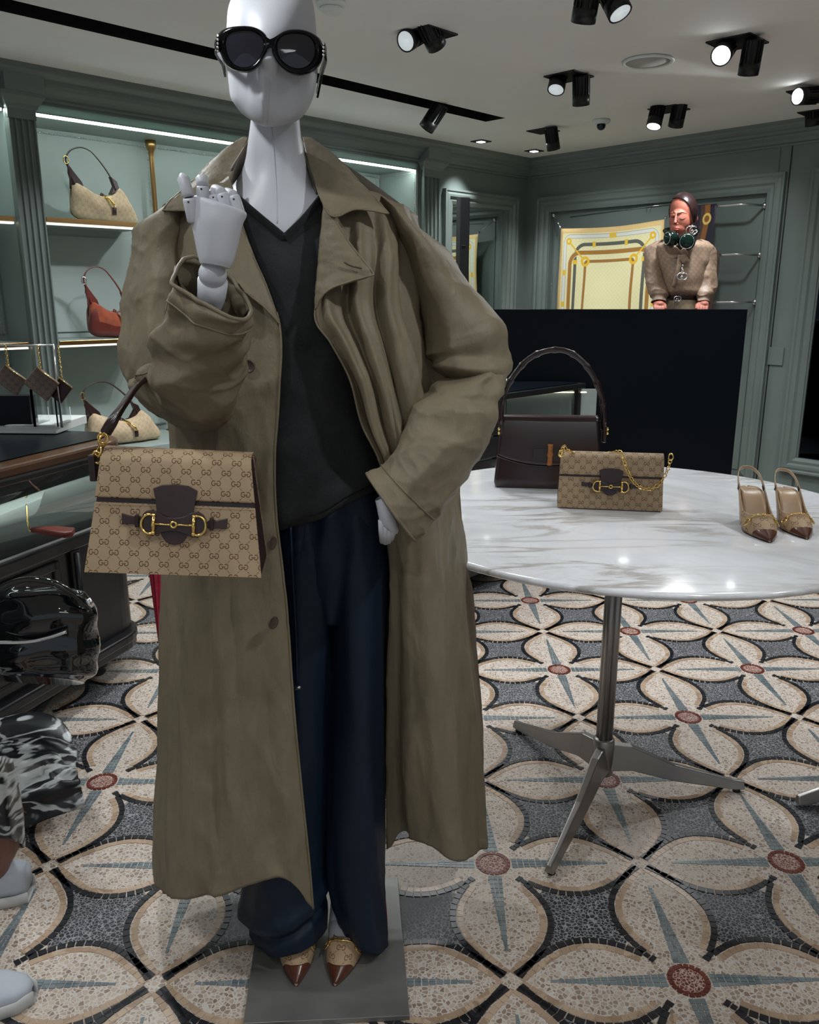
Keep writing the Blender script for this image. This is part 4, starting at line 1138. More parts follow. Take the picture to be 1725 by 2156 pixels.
# trousers: waist, two wide legs
TY = 1.555
def leg(cx, hw_, Y=TY, dp=.075): return (cx, 0, Y, hw_, 0, 0, 0, 0, dp)
def legrings(L): return [(cx, py, Y, hw_, tl, 0, 0, dn, -dp) for (py, cx, hw_, Y, dp, tl, dn) in L]
LL = legrings([(1040, 620, 92, 1.56, .09, 0, 6), (1130, 632, 86, 1.555, .092, 0, 6), (1260, 634, 72, 1.55, .092, 0, 8), (1420, 636, 66, 1.55, .088, 0, 10), (1600, 632, 62, 1.55, .084, 0, 14), (1740, 622, 68, 1.55, .084, 0, 16),
               (1830, 606, 82, 1.545, .086, -2, 22), (1890, 598, 88, 1.54, .090, -6, 30), (1935, 604, 84, 1.535, .090, -12, 40), (1968, 612, 74, 1.53, .085, -18, 42)])
def tfold(seed, amp):
    def f(u, v, p):
        a_ = 2 * math.pi * u
        return amp * (.55 * math.sin(3 * a_ + 1.2 + seed + v * 1.5) + .35 * math.sin(7 * a_ + v * 5 + seed)) * (.3 + .7 * v) + .002 * noise.noise(Vector((p.x * 12, p.y * 12, p.z * 3 + seed)))
    return f
def kneebag(u, v, p):
    # break of the hem: a slouch crease running across the front
    a_ = 2 * math.pi * u; fr = max(0, math.sin(a_)); z = p.z - (.185 - (p.x + .25) * -.28)
    return fr * (.016 * math.exp(-(z / .02) ** 2) - .014 * math.exp(-((z + .032) / .014) ** 2))
def kn(u, v, p):
    t = p.z - (.145 + (p.x + .22) * .45)
    fr = 1 if p.y < 1.56 else 0
    return fr * (.012 * math.exp(-(t / .022) ** 2) - .014 * math.exp(-((t + .030) / .012) ** 2))
G = rings(LL, 64, 12, addf(tfold(.4, .006), kn, crease(8, .009, 41, (1, 1, .16), .14))); tr = part('trousers', G, M['trouser'], .002, True)
RL = legrings([(1040, 742, 80, 1.56, .09, 0, 6), (1130, 752, 64, 1.555, .092, 0, 6), (1260, 754, 60, 1.552, .094, 0, 8), (1420, 754, 60, 1.55, .090, 0, 10), (1600, 752, 62, 1.55, .086, 0, 14), (1760, 750, 64, 1.55, .086, 0, 16),
               (1850, 752, 62, 1.548, .086, 2, 22), (1920, 762, 54, 1.54, .085, 10, 34), (1965, 772, 46, 1.535, .080, 12, 42)])
G = rings(RL, 64, 12, addf(tfold(2.1, .006), crease(8, .009, 43, (1, 1, .14), .14))); part('trouser_leg', G, M['trouser'], .002, True, tr)
WB = legrings([(1000, 680, 130, 1.55, .098, 0, 5), (1060, 690, 126, 1.55, .098, -4, 5), (1130, 695, 122, 1.55, .098, 0, 5), (1230, 694, 118, 1.55, .09, 0, 6), (1310, 692, 90, 1.555, .07, 0, 6)])
def wf(u, v, p): return .006 * math.sin(2 * math.pi * u * 9 + .5) * (.4 + v)
G = rings(WB, 96, 8, addf(wf, crease(11, .006, 47, (1, 1, .3), .14))); part('hip_section', G, M['trouser'], .002, True, tr)
st = [W(x, y, Y) for x, y, Y in ((807, 1860, 1.56), (812, 1900, 1.56), (815, 1940, 1.555), (817, 1990, 1.55))]
MB().strap(cat_spline(st, 8), .012, .002, (0, 1, 0)).build('side_stripe', M['red'], tr)
dc = [W(x, y, Y) for x, y, Y in ((612, 1110, 1.43), (617, 1220, 1.437), (623, 1330, 1.442), (626, 1440, 1.446))]
MB().tube(cat_spline(dc, 8), .0024, 8).build('drawstring', M['trouser'], tr)
MB().tube([W(621, 1449, 1.445), W(633, 1447, 1.445)], .0034, 8).build('cord_tip', M['steel'], tr)
# ankles and feet in the shoes
for (x, y, x2, y2) in ((640, 1990, 628, 2030), (722, 1935, 716, 1985)):
    a, b = W(x, y, 1.56), W(x2, y2, 1.50)
    mb = MB(); top = a + Vector((0.01, .02, .12)); 
    mb.tube(cat_spline([top, a, (a + b) / 2 + Vector((0, 0, -.005)), b + Vector((0, -.03, -.015))], 6), [.030, .030, .031, .028, .02], 16)
    mb.build('foot', M['mannequin'], mq)

# coat -------------------------------------------------------------------
coat = bpy.data.objects.new('coat', None); COL.objects.link(coat); coat.parent = mq
def cpart(name, G, solid=.0022, closed=False, mats=None): 
    return MB().grid(G, closed_u=closed).build(name, mats or M['coat'], coat, solid=solid, recalc=False)
# wearer's right front panel (left in the view)
def rowY(base, front): return base
R1 = [
 [(352, 425, 1.66), (335, 445, 1.58), (355, 428, 1.52), (395, 405, 1.49), (440, 390, 1.475), (485, 372, 1.475)],
 [(300, 520, 1.66), (318, 505, 1.55), (360, 500, 1.48), (420, 490, 1.445), (475, 480, 1.435), (522, 505, 1.435)],
 [(300, 640, 1.67), (322, 620, 1.55), (375, 615, 1.46), (440, 610, 1.425), (505, 600, 1.415), (566, 610, 1.415)],
 [(330, 730, 1.68), (345, 720, 1.55), (400, 715, 1.46), (460, 712, 1.42), (525, 708, 1.408), (590, 706, 1.402)],
 [(350, 850, 1.69), (362, 850, 1.56), (410, 845, 1.46), (465, 840, 1.42), (525, 840, 1.404), (586, 842, 1.398)],
 [(362, 960, 1.70), (372, 960, 1.56), (415, 960, 1.465), (470, 960, 1.42), (525, 962, 1.400), (578, 965, 1.395)],
 [(356, 1080, 1.71), (360, 1090, 1.56), (410, 1090, 1.465), (468, 1090, 1.42), (528, 1092, 1.398), (582, 1095, 1.394)],
 [(348, 1240, 1.72), (347, 1250, 1.56), (402, 1250, 1.46), (470, 1250, 1.415), (535, 1250, 1.395), (600, 1252, 1.392)],
 [(345, 1420, 1.73), (342, 1440, 1.56), (400, 1440, 1.45), (475, 1440, 1.405), (545, 1440, 1.388), (615, 1442, 1.388)],
 [(338, 1600, 1.73), (336, 1620, 1.56), (396, 1625, 1.44), (476, 1625, 1.395), (555, 1625, 1.380), (632, 1630, 1.384)],
 [(332, 1760, 1.73), (331, 1790, 1.56), (392, 1800, 1.43), (476, 1800, 1.385), (565, 1790, 1.372), (650, 1800, 1.382)],
 [(330, 1830, 1.73), (331, 1870, 1.56), (385, 1892, 1.43), (470, 1882, 1.382), (595, 1850, 1.366), (661, 1917, 1.382)]]
def cf1(u, v, p):
    w_ = max(0, min(1, (v - .35) * 3)); c_ = .52 + .03 * math.sin(v * 9)
    f = -.012 * w_ * math.exp(-((u - c_) / .045) ** 2) + .010 * w_ * math.exp(-((u - c_ - .09) / .05) ** 2) + .008 * w_ * math.exp(-((u - c_ + .10) / .05) ** 2)
    f += .004 * w_ * math.sin(u * 34 + v * 2)
    f -= .006 * max(0, .4 - v) * math.sin(u * 30)
    return f
G = patch(R1, 16, 12, addf(cf1, wr(7, .006, 2, (1, 1, .35)), crease(7, .010, 3, (1, 1, .2), .13), crease(20, .0026, 5, (1, 1, .45))))
cpart('front_panel', G)
# placket edge seam
E1 = [r[-1] for r in G][30:]
MB().tube([p + Vector((0, -.001, 0)) for p in E1], .0021, 6).build('edge_seam', M['coat'], coat)
# wearer's left front panel (right in the view)
R2 = [
 [(690, 440, 1.475), (735, 415, 1.475), (780, 405, 1.49), (825, 420, 1.51), (862, 440, 1.55), (880, 455, 1.66)],
 [(682, 545, 1.448), (735, 540, 1.430), (785, 530, 1.435), (835, 530, 1.455), (880, 535, 1.53), (890, 540, 1.66)],
 [(664, 655, 1.405), (722, 650, 1.412), (775, 640, 1.415), (830, 640, 1.43), (884, 645, 1.51), (900, 650, 1.66)],
 [(700, 722, 1.394), (750, 730, 1.40), (795, 735, 1.405), (845, 740, 1.42), (892, 745, 1.50), (930, 750, 1.64)],
 [(738, 800, 1.394), (778, 815, 1.398), (815, 825, 1.405), (860, 835, 1.42), (915, 840, 1.50), (950, 845, 1.63)],
 [(762, 890, 1.400), (795, 905, 1.402), (830, 915, 1.412), (875, 925, 1.43), (930, 935, 1.52), (960, 945, 1.64)],
 [(806, 985, 1.420), (826, 1000, 1.420), (856, 1015, 1.428), (892, 1035, 1.45), (942, 1045, 1.54), (965, 1060, 1.65)],
 [(812, 1110, 1.475), (835, 1110, 1.455), (868, 1115, 1.445), (905, 1120, 1.47), (950, 1125, 1.56), (975, 1130, 1.66)],
 [(820, 1260, 1.52), (838, 1260, 1.50), (862, 1260, 1.468), (910, 1255, 1.47), (960, 1250, 1.57), (990, 1250, 1.72)],
 [(816, 1420, 1.55), (838, 1420, 1.53), (866, 1415, 1.475), (920, 1405, 1.47), (980, 1395, 1.58), (1000, 1400, 1.73)],
 [(814, 1600, 1.57), (840, 1600, 1.55), (872, 1590, 1.48), (935, 1580, 1.475), (1004, 1570, 1.59), (1015, 1570, 1.74)],
 [(814, 1720, 1.58), (845, 1708, 1.57), (885, 1720, 1.49), (950, 1740, 1.475), (1016, 1715, 1.60), (1020, 1690, 1.74)],
 [(815, 1787, 1.58), (850, 1752, 1.575), (892, 1778, 1.49), (965, 1812, 1.475), (1021, 1785, 1.60), (1020, 1740, 1.74)]]
def cf2(u, v, p):
    k = max(0, min(1, (.56 - v) * 6)) * max(0, min(1, v * 8))
    f = .013 * k * math.sin(u * 26 - v * 9 + .6)
    f += .005 * k * math.sin(u * 55 - v * 14)
    k2 = max(0, min(1, (v - .5) * 4))
    return f + .005 * k2 * math.sin(u * 22 + 1) 
G2 = patch(R2, 18, 12, addf(cf2, wr(7, .004, 8, (1, 1, .35)), crease(7, .007, 6, (1, 1, .22), .13), crease(20, .0026, 9, (1, 1, .45))))
cpart('front_panel', G2)
E2 = [r[0] for r in G2][20:80]
MB().tube([p + Vector((0, -.0015, 0)) for p in E2], .0021, 6).build('edge_seam', M['coat'], coat)
# coat back
RB = [[(352, 425, 1.66), (470, 330, 1.66), (580, 300, 1.665), (700, 330, 1.66), (880, 455, 1.66)],
      [(300, 640, 1.67), (450, 620, 1.70), (590, 610, 1.72), (740, 620, 1.70), (900, 650, 1.66)],
      [(352, 850, 1.69), (470, 840, 1.73), (600, 840, 1.75), (780, 840, 1.72), (950, 845, 1.63)],
      [(356, 1080, 1.71), (490, 1080, 1.76), (640, 1080, 1.78), (800, 1090, 1.74), (975, 1130, 1.66)],
      [(345, 1420, 1.73), (490, 1420, 1.79), (650, 1420, 1.81), (820, 1420, 1.79), (1000, 1400, 1.73)],
      [(332, 1690, 1.73), (490, 1660, 1.80), (660, 1640, 1.83), (840, 1660, 1.80), (1020, 1740, 1.74)]]
G = patch(RB, 12, 12, wr(6, .006, 3, (1, 1, .3))); MB().grid(G).build('back_panel', M['coat_in'], coat, solid=.002, recalc=False)

# sleeves ----------------------------------------------------------------
def sf(seed, amp=.006, tw=5):
    def f(u, v, p):
        a_ = 2 * math.pi * u
        s = noise.noise(Vector((p.x * 9 + seed, p.y * 9, p.z * 14))) + .5 * noise.noise(Vector((p.x * 22, p.y * 22 + seed, p.z * 30)))
        cr = math.sin(v * 22 + 2.0 * math.sin(a_ + seed) + seed)
        return amp * s + amp * .45 * cr * (.4 + .6 * math.sin(a_ * .5) ** 2)
    return f
SA = [(372, 418, 1.55, 38, -28, 0, 0, 4, .085), (345, 458, 1.55, 52, -16, 0, 0, 4, .092), (338, 520, 1.545, 55, 2, 0, 0, 4, .092), (334, 590, 1.53, 60, 4, 0, 0, 4, .090), (326, 660, 1.51, 62, 4, 0, 0, 4, .085),
      (322, 730, 1.49, 63, 6, 0, 0, 4, .080), (326, 800, 1.47, 58, 8, 0, 0, 4, .072), (338, 850, 1.45, 46, 10, 0, 0, 4, .06), (350, 880, 1.44, 22, 6, 0, 0, 3, .03)]
sl = cpart('sleeve', rings(SA, 88, 18, addf(sf(1.0, .005), crease(6, .011, 2, (1, 1, .7), .15), crease(15, .0035, 4, w_=.15))), closed=True)
SBf = [(372, 872, 1.47, 40, 20, 0, -18, -26, .03), (352, 858, 1.42, 62, 26, 0, -24, -40, .05), (385, 838, 1.35, 98, 30, 0, -22, -52, .062), (415, 800, 1.29, 102, 14, 0, -14, -52, .066), (424, 745, 1.245, 94, 10, 0, -10, -50, .062),
       (430, 700, 1.215, 86, 14, 0, -8, -50, .058), (438, 655, 1.190, 80, 22, 0, -10, -54, .055), (445, 618, 1.175, 80, 28, 0, -14, -56, .053), (447, 602, 1.170, 79, 30, 0, -16, -57, .052)]
def sfb(u, v, p):
    a_ = 2 * math.pi * u
    f = .0045 * (noise.noise(Vector((p.x * 11, p.y * 11, p.z * 13))) + .6 * noise.noise(Vector((p.x * 27, p.y * 27, p.z * 25))))
    f += .006 * math.sin(v * 15 + a_ * 2) * math.sin(math.pi * min(1, v * 1.15)) + .0035 * math.sin(v * 31 - a_ * 3)
    return f
GS = rings(SBf, 100, 18, addf(sfb, crease(6, .012, 12, (1, 1, 1), .15), crease(15, .0035, 14, w_=.15)))
rs = cpart('sleeve', GS, closed=True)
# cuff seam ring and inner cuff
seam = GS[int(len(GS) * .80)]
def ringline(G, i, up=.0015):
    c_ = sum(G[i], Vector()) / len(G[i]); return [p + (p - c_).normalized() * up for p in G[i]]
MB().tube(ringline(GS, int(len(GS) * .79)), .0016, 5, closed=True).build('cuff_seam', M['coat'], coat)
MB().tube(ringline(GS, len(GS) - 1, 0), .0032, 6, closed=True).build('cuff_edge', M['coat'], coat)
inn = rings([(447, 602, 1.170, 76, 29, 0, -15, -55, .050), (444, 640, 1.19, 70, 24, 0, -12, -46, .047), (438, 690, 1.22, 62, 18, 0, -10, -40, .042), (430, 740, 1.26, 40, 10, 0, -6, -24, .025)], 48, 6)
MB().grid(inn, closed_u=True).build('cuff_lining', M['coat_in'], coat, recalc=False)
# long seam along the forearm sleeve
ln = [GS[i][int(100 * .47)] for i in range(10, len(GS) - 20)]
MB().tube([p + Vector((-.0005, -.001, .0)) for p in ln], .0014, 5).build('sleeve_seam', M['coat'], coat)
# left sleeve (right in view)
SC_ = [(838, 445, 1.55, 40, 34, 0, 0, 4, .085), (862, 480, 1.55, 42, 18, 0, 0, 4, .095), (893, 535, 1.55, 44, -4, 0, -2, 4, .095), (921, 600, 1.545, 50, -16, 0, -2, 4, .090), (948, 660, 1.54, 62, -26, 0, -4, 4, .085),
       (976, 715, 1.53, 82, -22, 0, -4, 4, .078), (985, 755, 1.52, 82, 2, 0, 0, 4, .070), (992, 790, 1.50, 70, 14, 0, 0, 4, .06), (990, 815, 1.49, 40, 10, 0, 0, 4, .035)]
def sfc(u, v, p):
    a_ = 2 * math.pi * u
    f = .0055 * (noise.noise(Vector((p.x * 10 + 4, p.y * 10, p.z * 12))) + .5 * noise.noise(Vector((p.x * 25, p.y * 25, p.z * 25))))
    return f + max(0, v - .55) * .022 * math.sin(v * 34 + a_)
cpart('sleeve', rings(SC_, 88, 18, addf(sfc, crease(5, .009, 22, (1, 1, .5), .17), crease(14, .0022, 24, w_=.17))), closed=True)
SD_ = [(1015, 772, 1.50, 44, -20, 0, 0, -10, .045), (992, 800, 1.47, 70, -2, 0, 0, -12, .062), (972, 845, 1.44, 84, 14, 0, 0, -10, .068), (945, 905, 1.42, 86, 28, 0, 0, -8, .068), (912, 965, 1.40, 76, 38, 0, 0, -6, .064),
       (878, 1015, 1.385, 60, 48, 0, 0, -6, .058), (850, 1048, 1.375, 50, 58, 0, 0, -6, .054), (826, 1070, 1.37, 46, 64, 0, 0, -6, .052)]
def sfd(u, v, p):
    a_ = 2 * math.pi * u
    f = .004 * (noise.noise(Vector((p.x * 12 + 8, p.y * 12, p.z * 12))) + .6 * noise.noise(Vector((p.x * 28, p.y * 28, p.z * 26))))
    f += .006 * math.exp(-((v - .16) / .05) ** 2) * math.sin(a_ * 2) - .007 * math.exp(-((v - .26) / .04) ** 2)
    f += .004 * math.sin(v * 12 + a_ * 4) * (1 - v)
    return f
GD = rings(SD_, 100, 18, addf(sfd, crease(5.5, .010, 32, w_=.16), crease(15, .003, 34, w_=.16)))
cpart('sleeve', GD, closed=True)
MB().tube(ringline(GD, int(len(GD) * .80)), .0015, 5, closed=True).build('cuff_seam', M['coat'], coat)
MB().tube(ringline(GD, len(GD) - 1, 0), .003, 6, closed=True).build('cuff_edge', M['coat'], coat)

# collar and lapels --------------------------------------------------------
fine = wr(60, .0012, 11, (1, 1, 2.5), 3)
def leafp(name, rows, nu=10, nv=10, f=fine, edge=None, solid=.003):
    G = patch(rows, nu, nv, f); cpart(name, G, solid)
    bd_ = G[0] + [r[-1] for r in G[1:]] + G[-1][::-1][1:]
    MB().tube([p + Vector((0, -.0012, 0)) for p in bd_], .0017, 5).build(name + '_edge', M['coat'], coat)
    return G
leafp('collar', [[(638, 290, 1.640), (652, 294, 1.645), (664, 300, 1.635)],
                 [(644, 322, 1.575), (682, 322, 1.575), (716, 342, 1.560)],
                 [(656, 365, 1.515), (708, 366, 1.51), (762, 390, 1.49)],
                 [(672, 412, 1.455), (728, 412, 1.448), (792, 420, 1.452)],
                 [(681, 436, 1.432), (703, 457, 1.420), (735, 445, 1.420), ][:3]] if False else
      [[(638, 290, 1.640), (646, 290, 1.644), (654, 292, 1.645), (662, 296, 1.64)],
       [(643, 318, 1.580), (668, 312, 1.585), (690, 318, 1.580), (712, 334, 1.565)],
       [(655, 362, 1.520), (690, 352, 1.522), (724, 362, 1.510), (757, 384, 1.495)],
       [(670, 408, 1.460), (708, 400, 1.455), (748, 404, 1.455), (790, 418, 1.458)],
       [(682, 436, 1.432), (704, 457, 1.422), (752, 441, 1.432), (819, 450, 1.445)]])
leafp('lapel', [[(682, 434, 1.436), (692, 444, 1.43), (702, 456, 1.426)],
                [(676, 485, 1.424), (702, 482, 1.416), (727, 498, 1.412)],
                [(671, 540, 1.414), (712, 525, 1.402), (755, 536, 1.400)],
                [(667, 590, 1.406), (715, 572, 1.392), (784, 572, 1.388)],
                [(664, 625, 1.400), (700, 604, 1.386), (782, 580, 1.384)],
                [(663, 652, 1.397), (690, 612, 1.386), (745, 590, 1.384)]], f=wr(45, .0016, 14, (1, 1, 2), 3))
bh = cat_spline([W(725, 552, 1.386), W(740, 560, 1.384), W(762, 565, 1.382)], 6)
MB().tube(bh, .0014, 6).build('buttonhole', M['button'], coat)
leafp('collar', [[(522, 292, 1.640), (512, 290, 1.645), (500, 298, 1.645)],
                 [(512, 315, 1.60), (480, 312, 1.595), (452, 335, 1.575)],
                 [(500, 342, 1.55), (455, 350, 1.53), (408, 380, 1.50)],
                 [(490, 372, 1.50), (430, 392, 1.475), (362, 420, 1.468)],
                 [(482, 405, 1.468), (420, 440, 1.455), (343, 443, 1.458)]])
leafp('lapel', [[(483, 402, 1.462), (455, 425, 1.45), (432, 450, 1.44)],
                [(508, 470, 1.442), (470, 490, 1.425), (440, 510, 1.42)],
                [(535, 545, 1.424), (495, 555, 1.405), (460, 570, 1.40)],
                [(562, 610, 1.410), (530, 615, 1.395), (500, 602, 1.39)],
                [(588, 682, 1.398), (560, 650, 1.388), (522, 618, 1.388)]], f=wr(45, .0012, 15, (1, 1, 2), 3))
# collar stand behind the neck
G = patch([[(487, 355, 1.515), (505, 325, 1.575), (530, 292, 1.64), (580, 280, 1.665), (632, 288, 1.64), (642, 325, 1.57), (655, 362, 1.52)],
           [(480, 400, 1.50), (500, 375, 1.56), (530, 350, 1.64), (580, 345, 1.66), (632, 350, 1.64), (648, 370, 1.56), (668, 410, 1.50)]], 8, 6)
MB().grid(G).build('collar_stand', M['coat_in'], coat, solid=.003, recalc=False)
# buttons
def button(px, py, Y, r=.0115, yaw_=0, pitch_=0):
    c = W(px, py, Y); R = Matrix.Rotation(D(yaw_), 3, 'Z') @ Matrix.Rotation(D(90 + pitch_), 3, 'X')
    mb = MB().lathe([(.001, -.0015), (r * .9, -.0015), (r, 0), (r, .0012), (r * .8, .002), (r * .72, .001), (.0012, .001)], c, n=28, R=R)
    for q in ((.002, .002), (-.002, .002), (.002, -.002), (-.002, -.002)): mb.ball(c + R @ Vector((q[0], q[1], .0012)), .0009, 4)
    mb.build('button', M['button'], coat)
button(523, 771, 1.395, .0118); button(525, 967, 1.385, .0118, 8); button(573, 1143, 1.380, .0118, 60); button(575, 1311, 1.374, .0118, 50)

# raised hand with jointed fingers (wearer's right) ------------------------
hd = bpy.data.objects.new('hand', None); COL.objects.link(hd); hd.parent = mq
HYc = 1.15
pr = [(453, 560, HYc + .005, 32, 6, 0, 0, 3, .017), (455, 545, HYc + .004, 38, 5, 0, 0, 3, .020), (456, 510, HYc + .002, 46, 4, 0, 0, 3, .022), (457, 470, HYc, 54, 5, 0, 0, 3, .022), (461, 444, HYc, 58, 13, 0, 0, 3, .020), (463, 432, HYc, 56, 17, 0, 0, 3, .018), (464, 428, HYc, 52, 17, 0, 0, 2, .013)]
G = rings(pr, 40, 6); mb = MB().grid(G, closed_u=True)
mb.cap(G)
mb.build('palm', M['mannequin'], hd)
mb = MB().ball(W(448, 578, HYc + .018), W(478, 578, HYc).x - W(448, 578, HYc).x, 16); mb.build('wrist_ball', M['mannequin'], hd)
mb = MB().tube([W(448, 592, HYc + .022), W(446, 620, HYc + .034), W(438, 665, HYc + .06), W(430, 720, HYc + .10)], [.0205, .0195, .018, .017], 24); mb.build('forearm', M['mannequin'], hd)
def finger(segs, r0):
    """jointed finger: list of (px,py,Y) joints"""
    P = [W(*s_) for s_ in segs]; f = None
    for k, (p, q) in enumerate(zip(P, P[1:])):
        rr = r0 * (1 - .10 * k); last = k == len(P) - 2; L = (q - p).length; d_ = (q - p).normalized()
        path = [p + d_ * .001, p + d_ * L * .12, p + d_ * L * .88, q - d_ * .0005] + ([q + d_ * rr * .55] if last else [])
        rad = [rr * .84, rr, rr * .97, rr * (.86 if not last else .80)] + ([rr * .28] if last else [])
        o = MB().tube(path, rad, 18).build('finger_segment', M['mannequin'], f or hd)
        if f is None: o.name = 'finger'; f = o
        if not last:
            c_ = q - d_ * L * .2 + Vector((0, -rr * .97, 0)); MB().box(c_, (.0022, .001, .0022)).build('joint_pin', M['ink'], f)
    return f
finger([(428, 430, HYc), (427, 392, HYc), (425, 374, HYc + .010)], .0086)                     # index, upright
finger([(452, 438, HYc), (452, 412, HYc + .004), (440, 410, HYc + .030)], .0086)
finger([(480, 446, HYc), (468, 408, HYc + .002), (452, 400, HYc + .026)], .0090)
finger([(506, 456, HYc), (492, 412, HYc + .002), (476, 406, HYc + .026)], .0082)
finger([(410, 470, HYc - .002), (398, 416, HYc - .008), (385, 372, HYc - .004)], .0090)        # thumb on the left side
# hand in the pocket
hp = bpy.data.objects.new('hand', None); COL.objects.link(hp); hp.parent = mq
G = rings([(806, 1045, 1.395, 16, -8, 0, 0, -4, .018), (815, 1080, 1.392, 22, 14, 0, 0, -4, .020), (818, 1098, 1.392, 22, 16, 0, 0, -4, .019), (818, 1110, 1.394, 19, 14, 0, 0, -4, .016)], 30, 6)
MB().grid(G, closed_u=True).build('palm', M['mannequin'], hp)
for a, b in (((804, 1095), (806, 1140)), ((813, 1100), (812, 1142)), ((822, 1106), (818, 1140)), ((830, 1108), (823, 1134))):
    MB().tube([W(a[0], a[1], 1.388), W((a[0] + b[0]) / 2, (a[1] + b[1]) / 2, 1.39), W(b[0], b[1], 1.41)], [.0065, .0066, .0058], 12).build('finger', M['mannequin'], hp)

# ------------------------------------------------------------------ sunglasses
sg = thing('sunglasses', 'oversized glossy black sunglasses on the mannequin face', 'sunglasses', W(568, 110, 1.375))
GY = 1.378
def Z2(P): return [(250 + x / 2.875, y / 2.875) for x, y in P]
def Yc(px): return GY + .022 * ((px - 568) / 115) ** 2
def lens(inner, outer):
    n = 48
    def res(P):
        q = cat_spline([Vector((x, y, 0)) for x, y in P] + [Vector((*P[0], 0))], 12)[:-1]
        c = sum(q, Vector()) / len(q); out = []
        for k in range(n):
            a_ = 2 * math.pi * k / n; best = max(q, key=lambda p: (p - c).normalized().dot(Vector((math.cos(a_), math.sin(a_), 0)))); out.append(best)
        return out, c
    ri, ci = res(Z2(inner)); ro, co = res(Z2(outer))
    P = [W(p.x, p.y, Yc(p.x) + .001) for p in ri]; out = [W(p.x, p.y, Yc(p.x) + .003) for p in ro]
    mid = [W((p.x + q.x) / 2, (p.y + q.y) / 2, Yc((p.x + q.x) / 2) - .0035) for p, q in zip(ri, ro)]
    m2 = [W(p.x * .8 + q.x * .2, p.y * .8 + q.y * .2, Yc(p.x) - .0025) for p, q in zip(ro, ri)]
    bk = [p + Vector((0, .006, 0)) for p in P]; bo_ = [p + Vector((0, .006, 0)) for p in out]
    MB().grid([bk, P, mid, m2, out, bo_, bk], closed_u=True, uv=False).build('frame', M['acetate'], sg)
    c_ = W(ci.x, ci.y, Yc(ci.x)); r1 = [c_.lerp(p, .5) for p in P]
    mb = MB(); mb.add([c_ + Vector((0, -.0030, 0))] + [p + Vector((0, -.0016, 0)) for p in r1] + P, [(0, k + 1, (k + 1) % n + 1) for k in range(n)] + [(k + 1, n + 1 + k, n + 1 + (k + 1) % n, (k + 1) % n + 1) for k in range(n)])
    mb.build('lens', M['lens'], sg)
lens([(648, 268), (662, 216), (715, 190), (790, 186), (848, 212), (876, 262), (865, 322), (832, 375), (782, 404), (732, 404), (690, 380), (660, 330)],
     [(588, 215), (645, 172), (740, 156), (828, 166), (892, 212), (902, 290), (862, 375), (805, 428), (738, 432), (680, 412), (638, 372), (604, 295)])
lens([(960, 302), (966, 250), (1002, 214), (1070, 202), (1132, 212), (1174, 250), (1188, 310), (1168, 372), (1120, 408), (1062, 410), (1010, 384), (975, 345)],
     [(925, 300), (942, 232), (1000, 188), (1072, 176), (1152, 190), (1220, 236), (1236, 300), (1224, 372), (1180, 426), (1102, 455), (1032, 440), (978, 400), (945, 355)])
bt_ = Z2([(868, 205), (895, 222), (915, 236), (935, 228), (965, 210)]); bb_ = Z2([(885, 315), (898, 292), (915, 281), (930, 292), (942, 318)])
mb = MB(); V = [W(x, y, Yc(x) - .003) for x, y in bt_] + [W(x, y, Yc(x) - .003) for x, y in bb_]; V += [p + Vector((0, .008, 0)) for p in V]
mb.add(V, [(k, k + 1, k + 6, k + 5) for k in range(4)] + [(k + 10, k + 15, k + 16, k + 11) for k in range(4)] + [(k, k + 10, k + 11, k + 1) for k in range(4)] + [(k + 5, k + 6, k + 16, k + 15) for k in range(4)]); mb.build('bridge', M['acetate'], sg, bevel=.001)
for s_, pts in ((-1, [(458, 92, 1.392), (455, 105, 1.42), (468, 130, 1.50), (474, 155, 1.56)]), (1, [(682, 100, 1.392), (686, 120, 1.42), (678, 150, 1.50), (668, 200, 1.56)])):
    mb = MB().strap(cat_spline([W(*p) for p in pts], 8), [.016] * 8 + [.014] * 8 + [.012] * 9, .004, (0, 0, 1)); mb.build('temple', M['acetate'], sg, bevel=.001)
    for k in range(4): MB().ball(W(pts[0][0] + 1 * s_ * -1, pts[0][1] - 8 + k * 8, 1.390), .0022, 5).build('stud', M['chrome'], sg)
